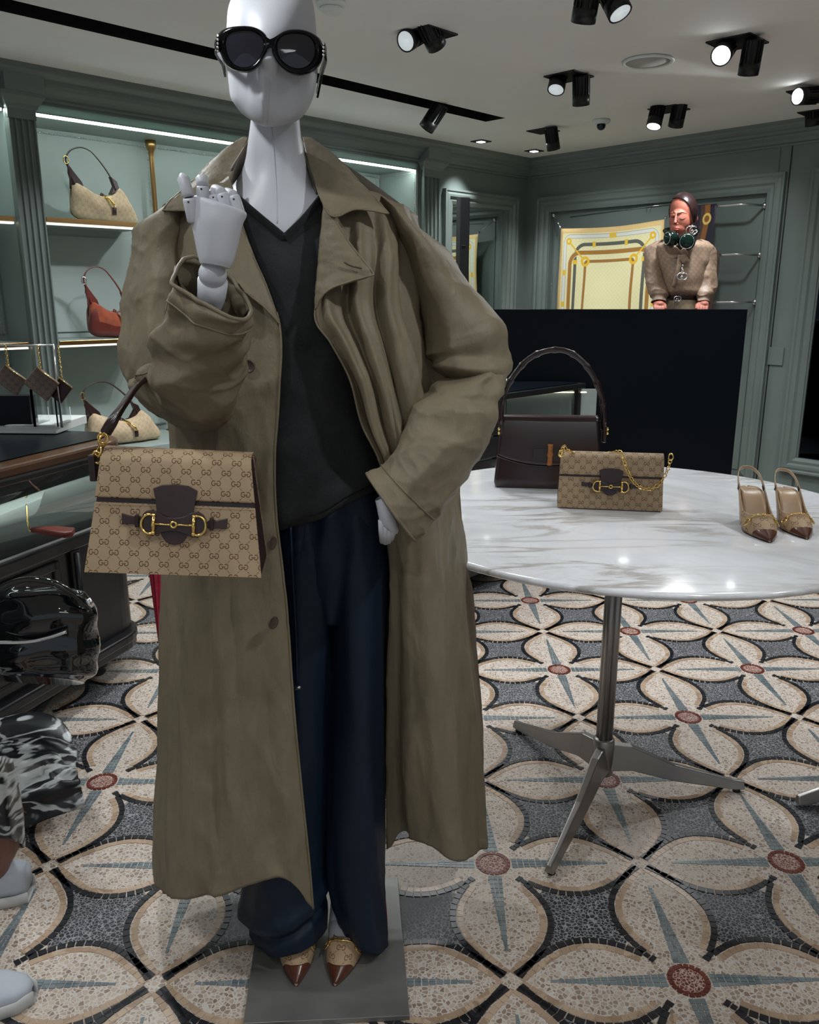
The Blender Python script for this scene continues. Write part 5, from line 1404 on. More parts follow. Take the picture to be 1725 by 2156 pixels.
# ------------------------------------------------------------------ handbags
def frame_M(o, xdir, tilt=0, roll=0):
    """local x to the right, local z up, local -y towards the viewer"""
    x = Vector(xdir).normalized(); y = Vector((-x.y, x.x, 0)).normalized()
    R = Matrix((x, y, Zv)).transposed() @ Matrix.Rotation(D(roll), 3, 'Y') @ Matrix.Rotation(D(tilt), 3, 'X')
    return Matrix.Translation(Vector(o)) @ R.to_4x4()
def arc(cx, cz, r, a0, a1, n=16, rz=None):
    return [(cx + r * math.cos(D(a0 + (a1 - a0) * k / n)), cz + (rz or r) * math.sin(D(a0 + (a1 - a0) * k / n))) for k in range(n + 1)]
def smooth2(P, n=6, closed=True):
    P = [Vector((x, z, 0)) for x, z in P]
    Q = cat_spline(P + [P[0]] if closed else P, n); return [(p.x, p.y) for p in (Q[:-1] if closed else Q)]
def flap_bag(M_, name, label, group, wb, wt, h, d, dt, ratio=1.0, canvas='canvas', fl=.625):
    r = thing(name, label, 'handbag', M_.translation.copy(), group)
    k = wb / 1270.0; kz = h / 852.0
    fy = lambda z: -d / 2 + (d - dt) / 2 * z / h
    hw_ = lambda z: (wb + (wt - wb) * z / h) / 2
    def P(x, z, off): return Vector((x, fy(z) - off, z))
    def plate(poly, off, th, name_, mat, par=r, bev=0, lab=None):
        mb = MB(); n = len(poly); V = [P(x, z, off) for x, z in poly] + [P(x, z, off + th) for x, z in poly]
        mb.add(V, [list(range(n)), list(range(n, 2 * n))[::-1]] + [(i, (i + 1) % n, n + (i + 1) % n, n + i) for i in range(n)], smooth=False)
        o = mb.build(name_, mat, par, M=M_, bevel=bev)
        if lab: tag(o, lab)
        return o
    # body wedge with leather gussets
    V = [(-wb / 2, -d / 2, 0), (wb / 2, -d / 2, 0), (wb / 2, d / 2, 0), (-wb / 2, d / 2, 0), (-wt / 2, -dt / 2, h * .985), (wt / 2, -dt / 2, h * .985), (wt / 2, dt / 2, h * .985), (-wt / 2, dt / 2, h * .985)]
    MB().hexa([Vector(v) for v in V]).build('body', M['leather'], r, M=M_, bevel=.004)
    zf = h * (1 - fl) 
    zs = (1402 - 895) * kz; zfl = (1402 - 857) * kz
    plate([(-wb / 2, 0), (wb / 2, 0), (hw_(zs), zs), (-hw_(zs), zs)], 0, .0022, 'front_panel', M[canvas], bev=.001)
    V = [(-wb / 2, d / 2, 0), (wb / 2, d / 2, 0), (wt / 2, dt / 2, h), (-wt / 2, dt / 2, h)]
    MB().add([Vector(v) for v in V] + [Vector(v) + Vector((0, .002, 0)) for v in V], [(0, 1, 2, 3), (7, 6, 5, 4), (0, 4, 5, 1), (1, 5, 6, 2), (2, 6, 7, 3), (3, 7, 4, 0)], smooth=False).build('back_panel', M[canvas], r, M=M_)
    # flap: runs over the top with a rounded shoulder, ends in a straight edge
    path = [(fy(zfl) - .0045, zfl), (fy(h * .75) - .006, h * .75), (fy(h * .93) - .006, h * .93), (-dt / 2 - .003, h * .985), (-dt / 2 + .006, h + .004), (0, h + .006), (dt / 2, h + .003), (dt / 2 + .004, h * .93)]
    ctl = cat_spline([Vector((0, y, z)) for y, z in path], 5)
    ctl = ctl[::-1]
    G = [[Vector((hw_(min(p.z, h)) * 1.004 * (-1 + 2 * j / 24), p.y, p.z)) for j in range(25)] for p in ctl]
    MB().grid(G).build('flap', M[canvas], r, M=M_, solid=.0026, recalc=False)
    # stitched edge lines
    for z_, o_ in ((zfl + .0025, .0075), (zs - .003, .0026)):
        mb = MB(); n = int(hw_(z_) * 2 / .0032)
        for i in range(n):
            x = -hw_(z_) + .003 + i * .0032; mb.box(P(x, z_, o_), (.002, .0008, .0006))
        tag(mb.build('stitching', M['tan_leather'], r, M=M_), kind='stuff')
    cx = 735
    def T(pts): return [((x - cx) * k * ratio, (1402 - y) * kz) for x, y in pts]
    fan = T([(578, 775), (640, 748), (735, 738), (830, 748), (893, 780), (880, 860), (865, 950), (735, 985), (608, 950), (598, 860)])
    plate(fan, .0072, .0026, 'fan_tab', M['leather'], bev=.0008)
    tong = T([(632, 1050), (640, 1110), (668, 1152), (705, 1174), (735, 1178), (768, 1172), (803, 1148), (828, 1108), (835, 1050)])
    plate(tong, .0030, .0026, 'tongue', M['leather'], bev=.0008)
    hg = T([(500, 1015), (512, 960), (550, 930), (610, 938), (670, 968), (735, 975), (800, 964), (860, 935), (915, 932), (955, 965), (968, 1025), (955, 1080), (905, 1106), (850, 1102), (790, 1078), (730, 1070), (665, 1078), (605, 1102), (550, 1096), (512, 1068)])
    plate(smooth2(hg, 4), .0095, .0030, 'bit_strap', M['leather'], bev=.0008)
    for s_ in (-1, 1):
        tb = [(cx + s_ * (x - cx) if s_ > 0 else x, y) for x, y in ((358, 965), (440, 985), (470, 968), (500, 990), (500, 1038), (470, 1048), (440, 1038), (362, 1042))]
        if s_ > 0: tb = [(2 * cx - x, y + 8) for x, y in ((358, 965), (440, 985), (470, 968), (500, 990), (500, 1038), (470, 1048), (440, 1038), (362, 1042))][::-1]
        plate(T(tb), .0035, .0030, 'side_tab', M['leather'], bev=.0008)
        x0 = (470 - cx) * s_ * -1 * k * ratio
        MB().box(P(x0, (1402 - 1012) * kz, .0085), (.006, .005, .019 * kz / k)).build('keeper_loop', M['leather'], r, M=M_, bevel=.001)
    # horsebit hardware
    ho = .0155; hb = bpy.data.objects.new('horsebit', None); COL.objects.link(hb); hb.parent = r
    zc = (1402 - 1020) * kz; q = k * ratio
    for s_ in (-1, 1):
        xc = s_ * 170 * q
        pts = [(xc - s_ * -18 * q - s_ * 0, zc)]
        ringp = [(xc + s_ * (58 * q * math.cos(D(t))), zc + 68 * q * math.sin(D(t))) for t in range(-118, 119, 12)]
        MB().tube([P(x, z, ho) for x, z in ringp], .0021 * wb / .27, 10).build('ring', M['gold'], hb, M=M_)
        xb = xc - s_ * 28 * q
        MB().tube([P(xb, zc - 62 * q, ho), P(xb, zc, ho + .0015), P(xb, zc + 62 * q, ho)], [.0022, .0032, .0022], 10).build('ring_bar', M['gold'], hb, M=M_)
        for t in (-62, 62): MB().ball(P(xb, zc + t * q, ho), .0034 * wb / .27, 8).build('knuckle', M['gold'], hb, M=M_)
        MB().tube([P(xb, zc, ho), P(s_ * 70 * q, zc, ho), P(s_ * 22 * q, zc, ho)], [.0020, .0011, .0017], 8).build('mouth_bar', M['gold'], hb, M=M_)
    MB().tube([P(20 * q * math.cos(t), zc + 20 * q * math.sin(t), ho) for t in [2 * math.pi * i / 16 for i in range(16)]], .0016, 8, closed=True).build('centre_link', M['gold'], hb, M=M_)
    return r
# the bag hanging from the mannequin's arm
a, b = W(176, 1201, 1.185), W(547, 1213, 1.205); L = (b - a).length
xdir = (b - a).copy(); roll = math.degrees(math.atan2(-(b.z - a.z), Vector((xdir.x, xdir.y, 0)).length)); xdir.z = 0
tp = (W(205, 957, 1.20) + W(521, 973, 1.215)) / 2; wtop = (W(521, 973, 1.215) - W(205, 957, 1.20)).length
o_ = (a + b) / 2 + Vector((0, .045, 0)); Hh = tp.z - (a.z + b.z) / 2
BM = frame_M(o_, xdir, 0, roll)
bag = flap_bag(BM, 'monogram_handbag', 'beige monogram canvas flap handbag with gold horsebit hanging from the mannequin arm', None, L, wtop, Hh * 1.0, .105, .035)
# strap and clasp on the left, running up round the arm
chain(W(204, 963, 1.215), W(221, 915, 1.225), bag, .0062, M['gold'], asp=1.35, wire=.30, name='chain')
MB().tube([W(217, 922, 1.222) + Vector((math.cos(t) * .0075, 0, math.sin(t) * .0075)) for t in [2 * math.pi * i / 18 for i in range(18)]], .0018, 8, closed=True).build('chain_ring', M['gold'], bag)
MB().tube([W(204, 963, 1.215) + Vector((math.cos(t) * .006, 0, math.sin(t) * .009)) for t in [2 * math.pi * i / 18 for i in range(18)]], .0018, 8, closed=True).build('chain_ring', M['gold'], bag)
hp_ = cat_spline([W(222, 912, 1.226), W(240, 882, 1.23), (W(262, 850, 1.25)), W(290, 812, 1.30), W(330, 790, 1.36), W(385, 800, 1.42)], 8)
MB().strap(hp_, .0165, .0075, (1, .2, .75)).build('handle', M['leather'], bag, bevel=.002)
MB().strap([p + Vector((0, -.0045, 0)) for p in hp_], .0125, .002, (1, .2, .75)).build('handle_piping', M['leather_gloss'], bag)
MB().box(W(196, 985, 1.215), (.010, .012, .040)).build('side_loop', M['leather'], bag, bevel=.002)
# the clutch sized bag on the table
a, b = onZ(1174, 1069, .851), onZ(1396, 1078, .851); xd = b - a; xd.z = 0
CBM = frame_M((a + b) / 2 + Vector((.004, .030, .0015)), xd, 0, 0)
hh = W(1290, 962, ((a + b) / 2).y + .01).z - .851
cb = flap_bag(CBM, 'monogram_chain_bag', 'small beige monogram canvas bag with draped gold chain on the marble table', None, xd.length, xd.length * .965, hh, .060, .026, ratio=.93)
Yb = ((a + b) / 2).y
chain(None, None, cb, .0046, M['gold'], path=[W(1296, 951, Yb + .015), W(1308, 955, Yb - .002), W(1322, 992, Yb - .012), W(1336, 1016, Yb - .016), W(1352, 1028, Yb - .018), W(1372, 1029, Yb - .020), W(1390, 1017, Yb - .018), W(1401, 1000, Yb - .012), W(1409, 982, Yb), W(1412, 968, Yb + .012)], asp=1.5, wire=.30)
chain(None, None, cb, .0046, M['gold'], path=[W(1180, 958, Yb + .01), W(1187, 940, Yb + .02), W(1196, 948, Yb + .03), W(1230, 960, Yb + .05), W(1296, 952, Yb + .03)], asp=1.5, wire=.30)
for x, y in ((1182, 955), (1413, 962)):
    MB().tube([W(x, y, Yb + .02) + Vector((math.cos(t) * .006, 0, math.sin(t) * .009)) for t in [2 * math.pi * i / 14 for i in range(14)]], .0018, 8, closed=True).build('chain_ring', M['gold'], cb)
# dark brown box bag behind it
a, b = onZ(1043, 1027, .851), onZ(1272, 1033, .851); xd = b - a; xd.z = 0; xd.normalize()
a = a; wid = (b - a).length
bb = thing('brown_leather_handbag', 'dark brown box leather handbag with a bamboo turn lock and tall ribbed handle', 'handbag', (a + b) / 2 + Vector((0, .05, 0)))
TM = frame_M((a + b) / 2 + Vector((0, .055, .001)), xd)
Yr = ((a + b) / 2).y
zt_ = W(1160, 882, Yr + .02).z - .852; wt_ = (W(1262, 885, Yr + .02) - W(1060, 883, Yr + .02)).length
d0, d1 = .105, .045
def fyb(z): return -d0 / 2 + (d0 - d1) / 2 * z / zt_
def bw_(z): return (wid + (wt_ - wid) * (z / zt_) ** .8) / 2
G = []
for i in range(15):
    z = zt_ * i / 14; w2 = bw_(z); f_ = fyb(z); rr = .012
    if i == 0: w2 -= .006; f_ += .005
    if i == 14: w2 -= .004; f_ += .004
    row = []
    for (sx, sy, a0) in ((1, -1, -90), (1, 1, 0), (-1, 1, 90), (-1, -1, 180)):
        for q_ in range(5):
            t = D(a0 + 90 * q_ / 4); row.append(Vector((sx * (w2 - rr) + rr * math.cos(t), sy * (abs(f_) - rr) + rr * math.sin(t), z)))
    G.append(row)
mb = MB().grid(G, closed_u=True); mb.cap(G); mb.build('body', M['leather_gloss'], bb, M=TM)
fl = []
for i in range(13):
    v = i / 12; row = []
    for j in range(33):
        u = -1 + 2 * j / 32; zlow = zt_ * (.46 - .14 * (1 - abs(u) ** 2.2) + 0.0)
        z = zt_ * 1.0 + (zlow - zt_) * v; zz = z
        row.append(Vector((u * (bw_(z) + .0015), fyb(z) - .004 - .002 * math.sin(math.pi * v), zz)))
    fl.append(row)
top = [[Vector((u * (bw_(zt_) + .0015), y, zt_ + hgt)) for u in [-1 + 2 * j / 32 for j in range(33)]] for y, hgt in ((.026, -.01), (.024, .002), (0, .006), (-.018, .005))]
MB().grid(top + fl).build('flap', M['leather_gloss'], bb, M=TM, solid=.0035, recalc=False)
pp = [fl[-1][j] + Vector((0, -.002, 0)) for j in range(33)]
MB().tube(pp, .0022, 6).build('flap_piping', M['leather_gloss'], bb, M=TM)
def PB(x, z, off): return Vector((x, fyb(z) - off, z))
lx, lz = -.01 + .015, zt_ * .50
MB().prism([PB(x, z, .006) for x, z in smooth2([(lx - .048, lz - .013), (lx - .048, lz + .013), (lx - .03, lz + .017), (lx + .04, lz + .017), (lx + .052, lz + .010), (lx + .052, lz - .010), (lx + .04, lz - .017), (lx - .03, lz - .017)], 3)], (0, -.003, 0)).build('lock_plate', M['leather_gloss'], bb, M=TM, bevel=.001)
prof = [(.001, -.031), (.0085, -.031), (.0075, -.022), (.0068, -.010), (.0078, -.004), (.0095, 0), (.0078, .004), (.0068, .010), (.0075, .024), (.0088, .031), (.001, .031)]
MB().lathe(prof, PB(lx, lz, .017), n=18).build('bamboo_toggle', M['bamboo'], bb, M=TM)
hpts = [(1057, 905), (1056, 862), (1066, 820), (1086, 785), (1115, 755), (1150, 739), (1188, 738), (1222, 757), (1248, 790), (1265, 830), (1271, 868), (1271, 905)]
hq = cat_spline([W(x, y, Yr + .045) for x, y in hpts], 8); n = len(hq)
rad = [.0078 + .0026 * math.exp(-(((i % 8) - 4) / .9) ** 2) * (i % 8 > 1) for i in range(n)]
MB().tube(hq, rad, 14).build('handle', M['leather_gloss'], bb)
for i in (0, -1):
    p = hq[i]; sgn = -1 if i == 0 else 1
    MB().box(p + Vector((sgn * .002, 0, -.012)), (.012, .02, .05)).build('handle_tab', M['leather_gloss'], bb, bevel=.003)
    MB().ball(p + Vector((sgn * .009, -.01, .004)), .0045, 8).build('gold_rivet', M['gold'], bb)
    MB().ball(p + Vector((sgn * .009, -.01, -.008)), .0045, 8).build('gold_rivet', M['gold'], bb)

# hobo bags ------------------------------------------------------------------
def hobo(M_, name, label, body, straps, clasp, kx=.00098, kz=.0008, thick=.05, patchmat=None, slouch=0):
    r = thing(name, label, 'handbag', M_.translation.copy(), 'hobo bags in the wall niche')
    cx, bz = 661, 770
    def T(x, y): return ((x - cx) * kx, (bz - y) * kz)
    top = [(478, 640), (482, 575), (505, 525), (545, 545), (610, 588), (670, 598), (715, 580), (748, 538), (775, 560), (800, 610), (838, 690)]
    bot = [(470, 690), (480, 735), (520, 760), (580, 766), (640, 769), (690, 770), (740, 771), (780, 772), (815, 772), (840, 762), (852, 735)]
    t_ = cat_spline([Vector((*T(*p), 0)) for p in top], 4); b_ = cat_spline([Vector((*T(*p), 0)) for p in bot], 4)
    n = len(t_); K = 14
    for sgn, nm in ((-1, 'body'), (1, 'back_side')):
        G = []
        for k in range(K + 1):
            v = k / K; row = []
            for i in range(n):
                p = t_[i].lerp(b_[i], v); u = i / (n - 1)
                th = thick * (math.sin(math.pi * min(max(u, 0.0), 1)) ** .45) * ((.22 + .78 * math.sin(math.pi * (.08 + .80 * v)) ** .6) if 0 < v < 1 else .12)
                w_ = .006 * noise.noise(Vector((p.x * 18, p.y * 18, slouch)))
                row.append(Vector((p.x, sgn * (th + w_), p.y)))
            G.append(row)
        if sgn < 0: front = G; o = MB().grid(G).build(nm, body, r, M=M_, recalc=False)
        else: MB().grid(G).build(nm, body, r, M=M_, recalc=False)
    def F(x, y, off=0):
        X, Z = T(x, y); best = min((abs(p.x - X) + abs(p.z - Z), p.y) for row in front for p in row); return Vector((X, best[1] - off, Z))
    if patchmat:
        mb = MB(); low = [[p + Vector((0, -.0015, 0)) for p in row] for row in front[K - 6:]]
        n3 = n // 4
        mb.grid(low); mb.grid([[p + Vector((0, -.0017, 0)) for p in row[:n3]] for row in front[3:]]); mb.build('base_patch', patchmat, r, M=M_, recalc=False)
    # tapered strap ears + long strap
    S1 = [(512, 540), (488, 470), (470, 405), (480, 360), (510, 325), (560, 308), (610, 325), (650, 370), (690, 430), (720, 490), (742, 550)]
    q = cat_spline([Vector(((x - cx) * kx, 0, (bz - y) * kz)) for x, y in S1], 6)
    MB().strap(q, [.050, .030, .020, .017, .016, .016, .018, .022, .028, .034, .052], .005, (0, 1, 0) if False else (.6, .8, 0)).build('shoulder_strap', straps, r, M=M_, bevel=.001)
    e1 = [(475, 545), (482, 500), (475, 440), (466, 405)]
    for ear in ([(492, 550), (548, 550), (540, 522), (495, 455), (480, 430), (476, 470)], [(695, 588), (738, 572), (752, 540), (742, 500), (706, 470), (722, 530)]):
        pl = [Vector(((x - cx) * kx, -.016, (bz - y) * kz)) for x, y in ear]
        MB().prism(pl, (0, .03, 0)).build('strap_ear', straps, r, M=M_, bevel=.003)
    c = Vector(((465 - cx) * kx, -.012, (bz - 398) * kz))
    MB().tube([c + Vector((math.cos(t) * .014, 0, math.sin(t) * .019)) for t in [2 * math.pi * i / 16 for i in range(16)]], .0028, 6, closed=True).build('buckle', clasp, r, M=M_)
    tl = cat_spline([c + Vector((.006, 0, -.01)), c + Vector((.012, -.002, -.07)), c + Vector((.010, 0, -.14))], 5); MB().strap(tl, .009, .003, (1, 0, 0)).build('strap_tail', straps, r, M=M_)
    p = [F(650, 596, .010), F(668, 622, .014), F(685, 655, .016), F(690, 672, .015)]
    cl = MB().tube(cat_spline(p, 5), [.004, .0085, .005, .0085, .004, .007], 10).build('piston_clasp', clasp, r, M=M_)
    MB().strap([F(692, 674, .008), F(692, 722, .008)], .022, .003, (1, 0, 0)).build('clasp_tab', straps, r, M=M_, bevel=.001)
    MB().strap([F(640, 588, .004), F(656, 600, .008)], .02, .003, (1, 0, 0)).build('clasp_tab', straps, r, M=M_)
    return r
HX = -dA
def hobo_at(u, z, o): return A_(u, o, z)
hobo(frame_M(hobo_at(3.572, 1.784, -.15), HX), 'hobo_bag', 'pale monogram canvas hobo bag with brown strap on the top niche shelf', M['canvas_light'], M['leather'], M['gold'], slouch=1)
hobo(frame_M(hobo_at(3.575, 1.172, -.12), HX), 'hobo_bag', 'rust suede hobo bag with oxblood leather strap and silver clasp on the middle niche shelf', M['suede'], M['oxblood'], M['chrome'], kx=.00086, kz=.00082, patchmat=M['oxblood'], slouch=4)
hobo(frame_M(hobo_at(3.615, .588, -.06), HX, 0, 0), 'hobo_bag', 'slouching monogram canvas hobo bag with brown strap on the base cabinet', M['canvas_light'], M['leather'], M['gold'], kx=.00115, kz=.00076, thick=.075, slouch=9)

# ------------------------------------------------------------------ slingback shoes
def shoe(o, toe_dir, label, L=.245, H=.062, name='slingback_shoe', scale=1.0, roll=0, canvas='canvas_shoe', group=None):
    """local x runs from toe tip (0) back to the heel"""
    x = -Vector(toe_dir).normalized(); y = Vector((-x.y, x.x, 0))
    R = Matrix((x, y, Zv)).transposed() @ Matrix.Rotation(D(roll), 3, 'X')
    M_ = Matrix.Translation(Vector(o)) @ R.to_4x4() @ Matrix.Scale(scale, 4)
    r = thing(name, label, 'shoe', Vector(o), group)
    xs = [0, .012, .03, .05, .075, .10, .13, .165, .20, .225, .240, L]; bs = [.0015, .009, .0185, .027, .035, .0375, .034, .0275, .026, .0262, .020, .004]
    bw2 = lambda t: float(np.interp(t, xs, bs))
    def zs_(t):
        q = max(0, min(1, (t - .085) / .115)); return .004 + H * q * q * (3 - 2 * q)
    N = 30; G = []
    for i in range(N + 1):
        t = L * i / N; b = bw2(t); G.append([Vector((t, b * s_, zs_(t) - .003 * (1 - s_ * s_))) for s_ in (-1, -.66, -.33, 0, .33, .66, 1)])
    MB().grid(G).build('insole', M['tan_leather'], r, M=M_, solid=.002, recalc=False)
    G2 = [[p * 1 + Vector((0, p.y * .04, -.003)) for p in row] for row in G]
    MB().grid(G2).build('sole', M['ink'], r, M=M_, solid=.003, recalc=False)
    hx = [0, .012, .03, .05, .075, .10, .16]; hh = [.006, .012, .021, .031, .043, .050, .052]
    def vamp(t0, t1, grow=0.0, cut=.083):
        G = []
        for i in range(19):
            f = t0 + (t1 - t0) * i / 18; row = []
            for j in range(25):
                a_ = math.pi * j / 24; xe = cut + .050 * abs(math.cos(a_)) ** 3
                t = xe * f; b = bw2(t) + .0015 + grow; h_ = float(np.interp(t, hx, hh)) + grow
                row.append(Vector((t, b * math.cos(a_), zs_(t) + h_ * math.sin(a_) ** .85 - .001)))
            G.append(row)
        return G
    G = vamp(.30, 1.0); MB().grid(G).build('upper', M[canvas], r, M=M_, solid=.0015, recalc=False)
    MB().grid(vamp(-.0, .36, .0008)).build('toe_cap', M['toe_leather'], r, M=M_, solid=.0012, recalc=False)
    # rear quarters and sling strap
    pa = []
    for s_ in (1,):
        pts = [(.118, .036, .020), (.150, .033, .045), (.185, .031, .078), (.222, .028, .108), (.252, .018, .124), (.262, 0, .128), (.252, -.018, .124), (.222, -.028, .108), (.185, -.031, .078), (.150, -.033, .045), (.118, -.036, .020)]
        c = cat_spline([Vector(p) for p in pts], 6)
    n = len(c); wd = [.036, .024, .013, .0085, .008, .008, .008, .0085, .013, .024, .036]
    sides = []
    for i, p in enumerate(c):
        f = i / (n - 1); sides.append(Vector((.75, 0, -.5)) if f < .3 or f > .7 else Vector((.35, 0, -.9)))
    MB().strap(c, wd, .0018, sides).build('sling_strap', M[canvas] if False else M['tan_leather'], r, M=M_)
    for s_ in (-1, 1): MB().strap([Vector((.192, .0305 * s_, .084)), Vector((.203, .0298 * s_, .093))], .010, .0035, Vector((.35, 0, -.9))).build('elastic', M['ink'], r, M=M_)
    V = []
    hp2 = [(.017, .015, H + .002, .226), (.012, .012, H * .7, .230), (.0065, .0075, H * .35, .232), (.0055, .006, .0, .231)]
    Gh = [[Vector((xc + rx * math.cos(t), ry * math.sin(t), z)) for t in [2 * math.pi * k / 16 for k in range(16)]] for rx, ry, z, xc in hp2]
    mb = MB().grid(Gh, closed_u=True); mb.cap(Gh); mb.build('heel', M['leather'], r, M=M_)
    # bit across the vamp
    hbit = bpy.data.objects.new('horsebit', None); COL.objects.link(hbit); hbit.parent = r
    def top(a_, t, e=.003):
        b = bw2(t) + e; h_ = float(np.interp(t, hx, hh)) + e; return Vector((t, b * math.cos(a_), zs_(t) + h_ * math.sin(a_) ** .85))
    bar = [top(a_, .073 + .012 * abs(math.cos(a_)) ** 2, .0035) for a_ in [math.pi * (.20 + .60 * k / 16) for k in range(17)]]
    MB().tube(bar, [.0016, .0012, .0022, .0012, .0028, .0012, .0022, .0012, .0016], 8).build('bar', M['gold'], hbit, M=M_)
    for a_ in (.155, .845):
        c0_ = top(math.pi * a_, .078, .004); nrm_ = Vector((0, math.cos(math.pi * a_), .6)).normalized(); s1 = Vector((1, 0, 0)); s2 = nrm_.cross(s1).normalized()
        MB().tube([c0_ + s1 * math.cos(t) * .0105 + s2 * math.sin(t) * .0105 for t in [2 * math.pi * k / 20 for k in range(20)]], .0014, 8, closed=True).build('ring', M['gold'], hbit, M=M_)
        MB().ball(c0_ + s2 * (.0105 if a_ < .5 else -.0105) * -1, .003, 8).build('knuckle', M['gold'], hbit, M=M_)
    return r
for (tx, ty, hx_, hy_, lab) in ((1622, 1138, 1572, 1022, 'monogram slingback shoe with brown toe, left one of the table pair'), (1700, 1131, 1648, 1020, 'monogram slingback shoe with brown toe, right one of the table pair')):
    t_ = onZ(tx, ty, .856); h_ = onZ(hx_, hy_, .85 + .082); dv = Vector((t_.x - h_.x, t_.y - h_.y, 0)); sc_ = dv.length / .243
    shoe((t_.x, t_.y, .851), dv, lab, scale=min(sc_, 1.08), H=.078)
t3 = onZ(624, 2077, .013); t4 = onZ(706, 2077, .013)
shoe((t3.x, t3.y, .0135), (.10, -1, 0), 'monogram pump with chestnut toe on the mannequin foot under the slouched trouser hem', name='pointed_pump')
shoe((t4.x, t4.y, .0135), (-.14, -1, 0), 'monogram pump with chestnut toe on the mannequin foot nearer the table', name='pointed_pump')
# ------------------------------------------------------------------ scarves and rods on the back wall
def rrect(x, y, bx, by, r):
    qx = mx(ab(x) - (bx - r), 0.0); qy = mx(ab(y) - (by - r), 0.0); return hyp(qx, qy) - r
def scarf_print(b):
    uv = coord('UV'); x, y, z = xyz(uv)
    base = (0.86, 0.78, 0.42); peach = (0.86, 0.60, 0.26)
    s = x * 30; t = y * 30; dia = mn(ab(m_('FRACT', s + t) - .5), ab(m_('FRACT', s - t) - .5)) < .10
    col = mixc(dia * .35, base, (0.95, 0.92, 0.66))
    col = mixc(rrect(x, y, .425, .415, .01) > 0.0, col, peach)
    def st(c, d, w_, color, edge=None):
        if edge: c = mixc(ab(d) < (w_ + .004), c, edge)
        return mixc(ab(d) < w_, c, color)
    col = st(col, rrect(x, y, .400, .390, .05), .011, (0.78, 0.78, 0.72), (0.45, 0.45, 0.40))
    d2 = rrect(x, y, .305, .330, .09); col = st(col, d2, .013, (0.12, 0.125, 0.10))
    d3 = rrect(x, y, .350, .270, .09); col = st(col, d3, .015, (0.42, 0.20, 0.035), (0.75, 0.72, 0.5))
    yy = y + (x * x) * 0.5 - 0.0; xx = x + 0.0
    d4 = rrect(x, y, .215, .205, .02); col = st(col, d4, .011, (0.40, 0.19, 0.035), (0.80, 0.78, 0.55))
    rr = hyp(ab(x) - .215, ab(y) - .205); col = mixc(ab(rr - .028) < .010, col, (0.85, 0.52, 0.03))
    r2 = hyp(ab(x) - .365, ab(y) - .355); col = mixc(ab(r2 - .018) < .008, col, (0.85, 0.52, 0.03))
    dg = ab((ab(x) - .215) - (ab(y) - .205)) < .008; rng_ = (ab(x) > .235) * (ab(x) < .36) * (ab(y) > .225); col = mixc(dg * rng_, col, (0.85, 0.52, 0.03))
    bk = mx((ab(ab(x) - .14) < .014) * (ab(d2) < .02), (ab(ab(y) - .20) < .016) * (ab(d2) < .02)); col = mixc(bk, col, (0.85, 0.55, 0.04))
    b2 = mx((ab(x - .02) < .03) * (ab(rrect(x, y, .400, .390, .05)) < .018), (ab(ab(y) - .12) < .02) * (ab(rrect(x, y, .400, .390, .05)) < .016)); col = mixc(b2, col, (0.85, 0.55, 0.06))
    return {'Base Color': col, 'Normal': bump(noi(geopos(), 14, 3), .15, .004)}
ms = material('yellow_bridle_scarf_print', rough=.5, build=scarf_print)
sc = thing('silk_scarf', 'large yellow silk scarf with bridle strap print pinned on the back wall', 'scarf', B_(.86, .07, .99))
G = []
for i in range(31):
    row = []
    for j in range(31):
        u = j / 30; v = i / 30; sag = .018 * math.sin(math.pi * u) * (1 - v) * 1
        zz = 1.915 - .91 * v - sag + .0 + .012 * (u - .5)
        row.append(B_(.406 + .908 * u + .006 * math.sin(v * 7), .062 + .010 * math.sin(u * 8 + v * 5), zz))
    G.append(row)
mb = MB(); V = [p for r in G for p in r]; uvs = [((j / 30 - .5) * .9, (.5 - i / 30) * .9) for i in range(31) for j in range(31)]
mb.add(V, [(i * 31 + j, i * 31 + j + 1, (i + 1) * 31 + j + 1, (i + 1) * 31 + j) for i in range(30) for j in range(30)], uvs=uvs); mb.build('cloth', ms, sc, solid=.0015, recalc=False)
for u, z in ((.40, 1.92), (1.32, 1.93)):
    MB().tube([B_(u, .064, z), B_(u - .12 if u < 1 else u + .10, .0, z + .10)], .0035, 6).build('hanging_cord', M['chrome'], sc)
    MB().ball(B_(u, .066, z), .012, 8).build('pin', M['chrome'], sc); MB().ball(B_(u - .12 if u < 1 else u + .10, .0, z + .10), .016, 8).build('wall_pin', M['chrome'], sc)
MB().tube([B_(.42, -.03, 2.0), B_(1.45, -.03, 2.04)], .003, 6).build('top_wire', M['chrome'], sc)
for k, (z, u0, lab) in enumerate(((1.972, 1.42, 'chrome garment rod carrying the dark striped scarf'), (1.662, 1.42, 'chrome garment rod carrying the red and tan scarf'), (1.357, 1.42, 'lowest chrome garment rod behind the woman'))):
    r = thing('garment_rod', lab, 'rod', B_(1.7, .15, z), 'chrome scarf rods on the back wall')
    MB().tube([B_(u0, .15, z), B_(1.90, .15, z), B_(1.93, .14, z), B_(1.99, -.04, z)], .008, 12).build('rod', M['rod'], r)
    MB().ball(B_(1.985, -.03, z), .02, 10).build('wall_mount', M['rod'], r)
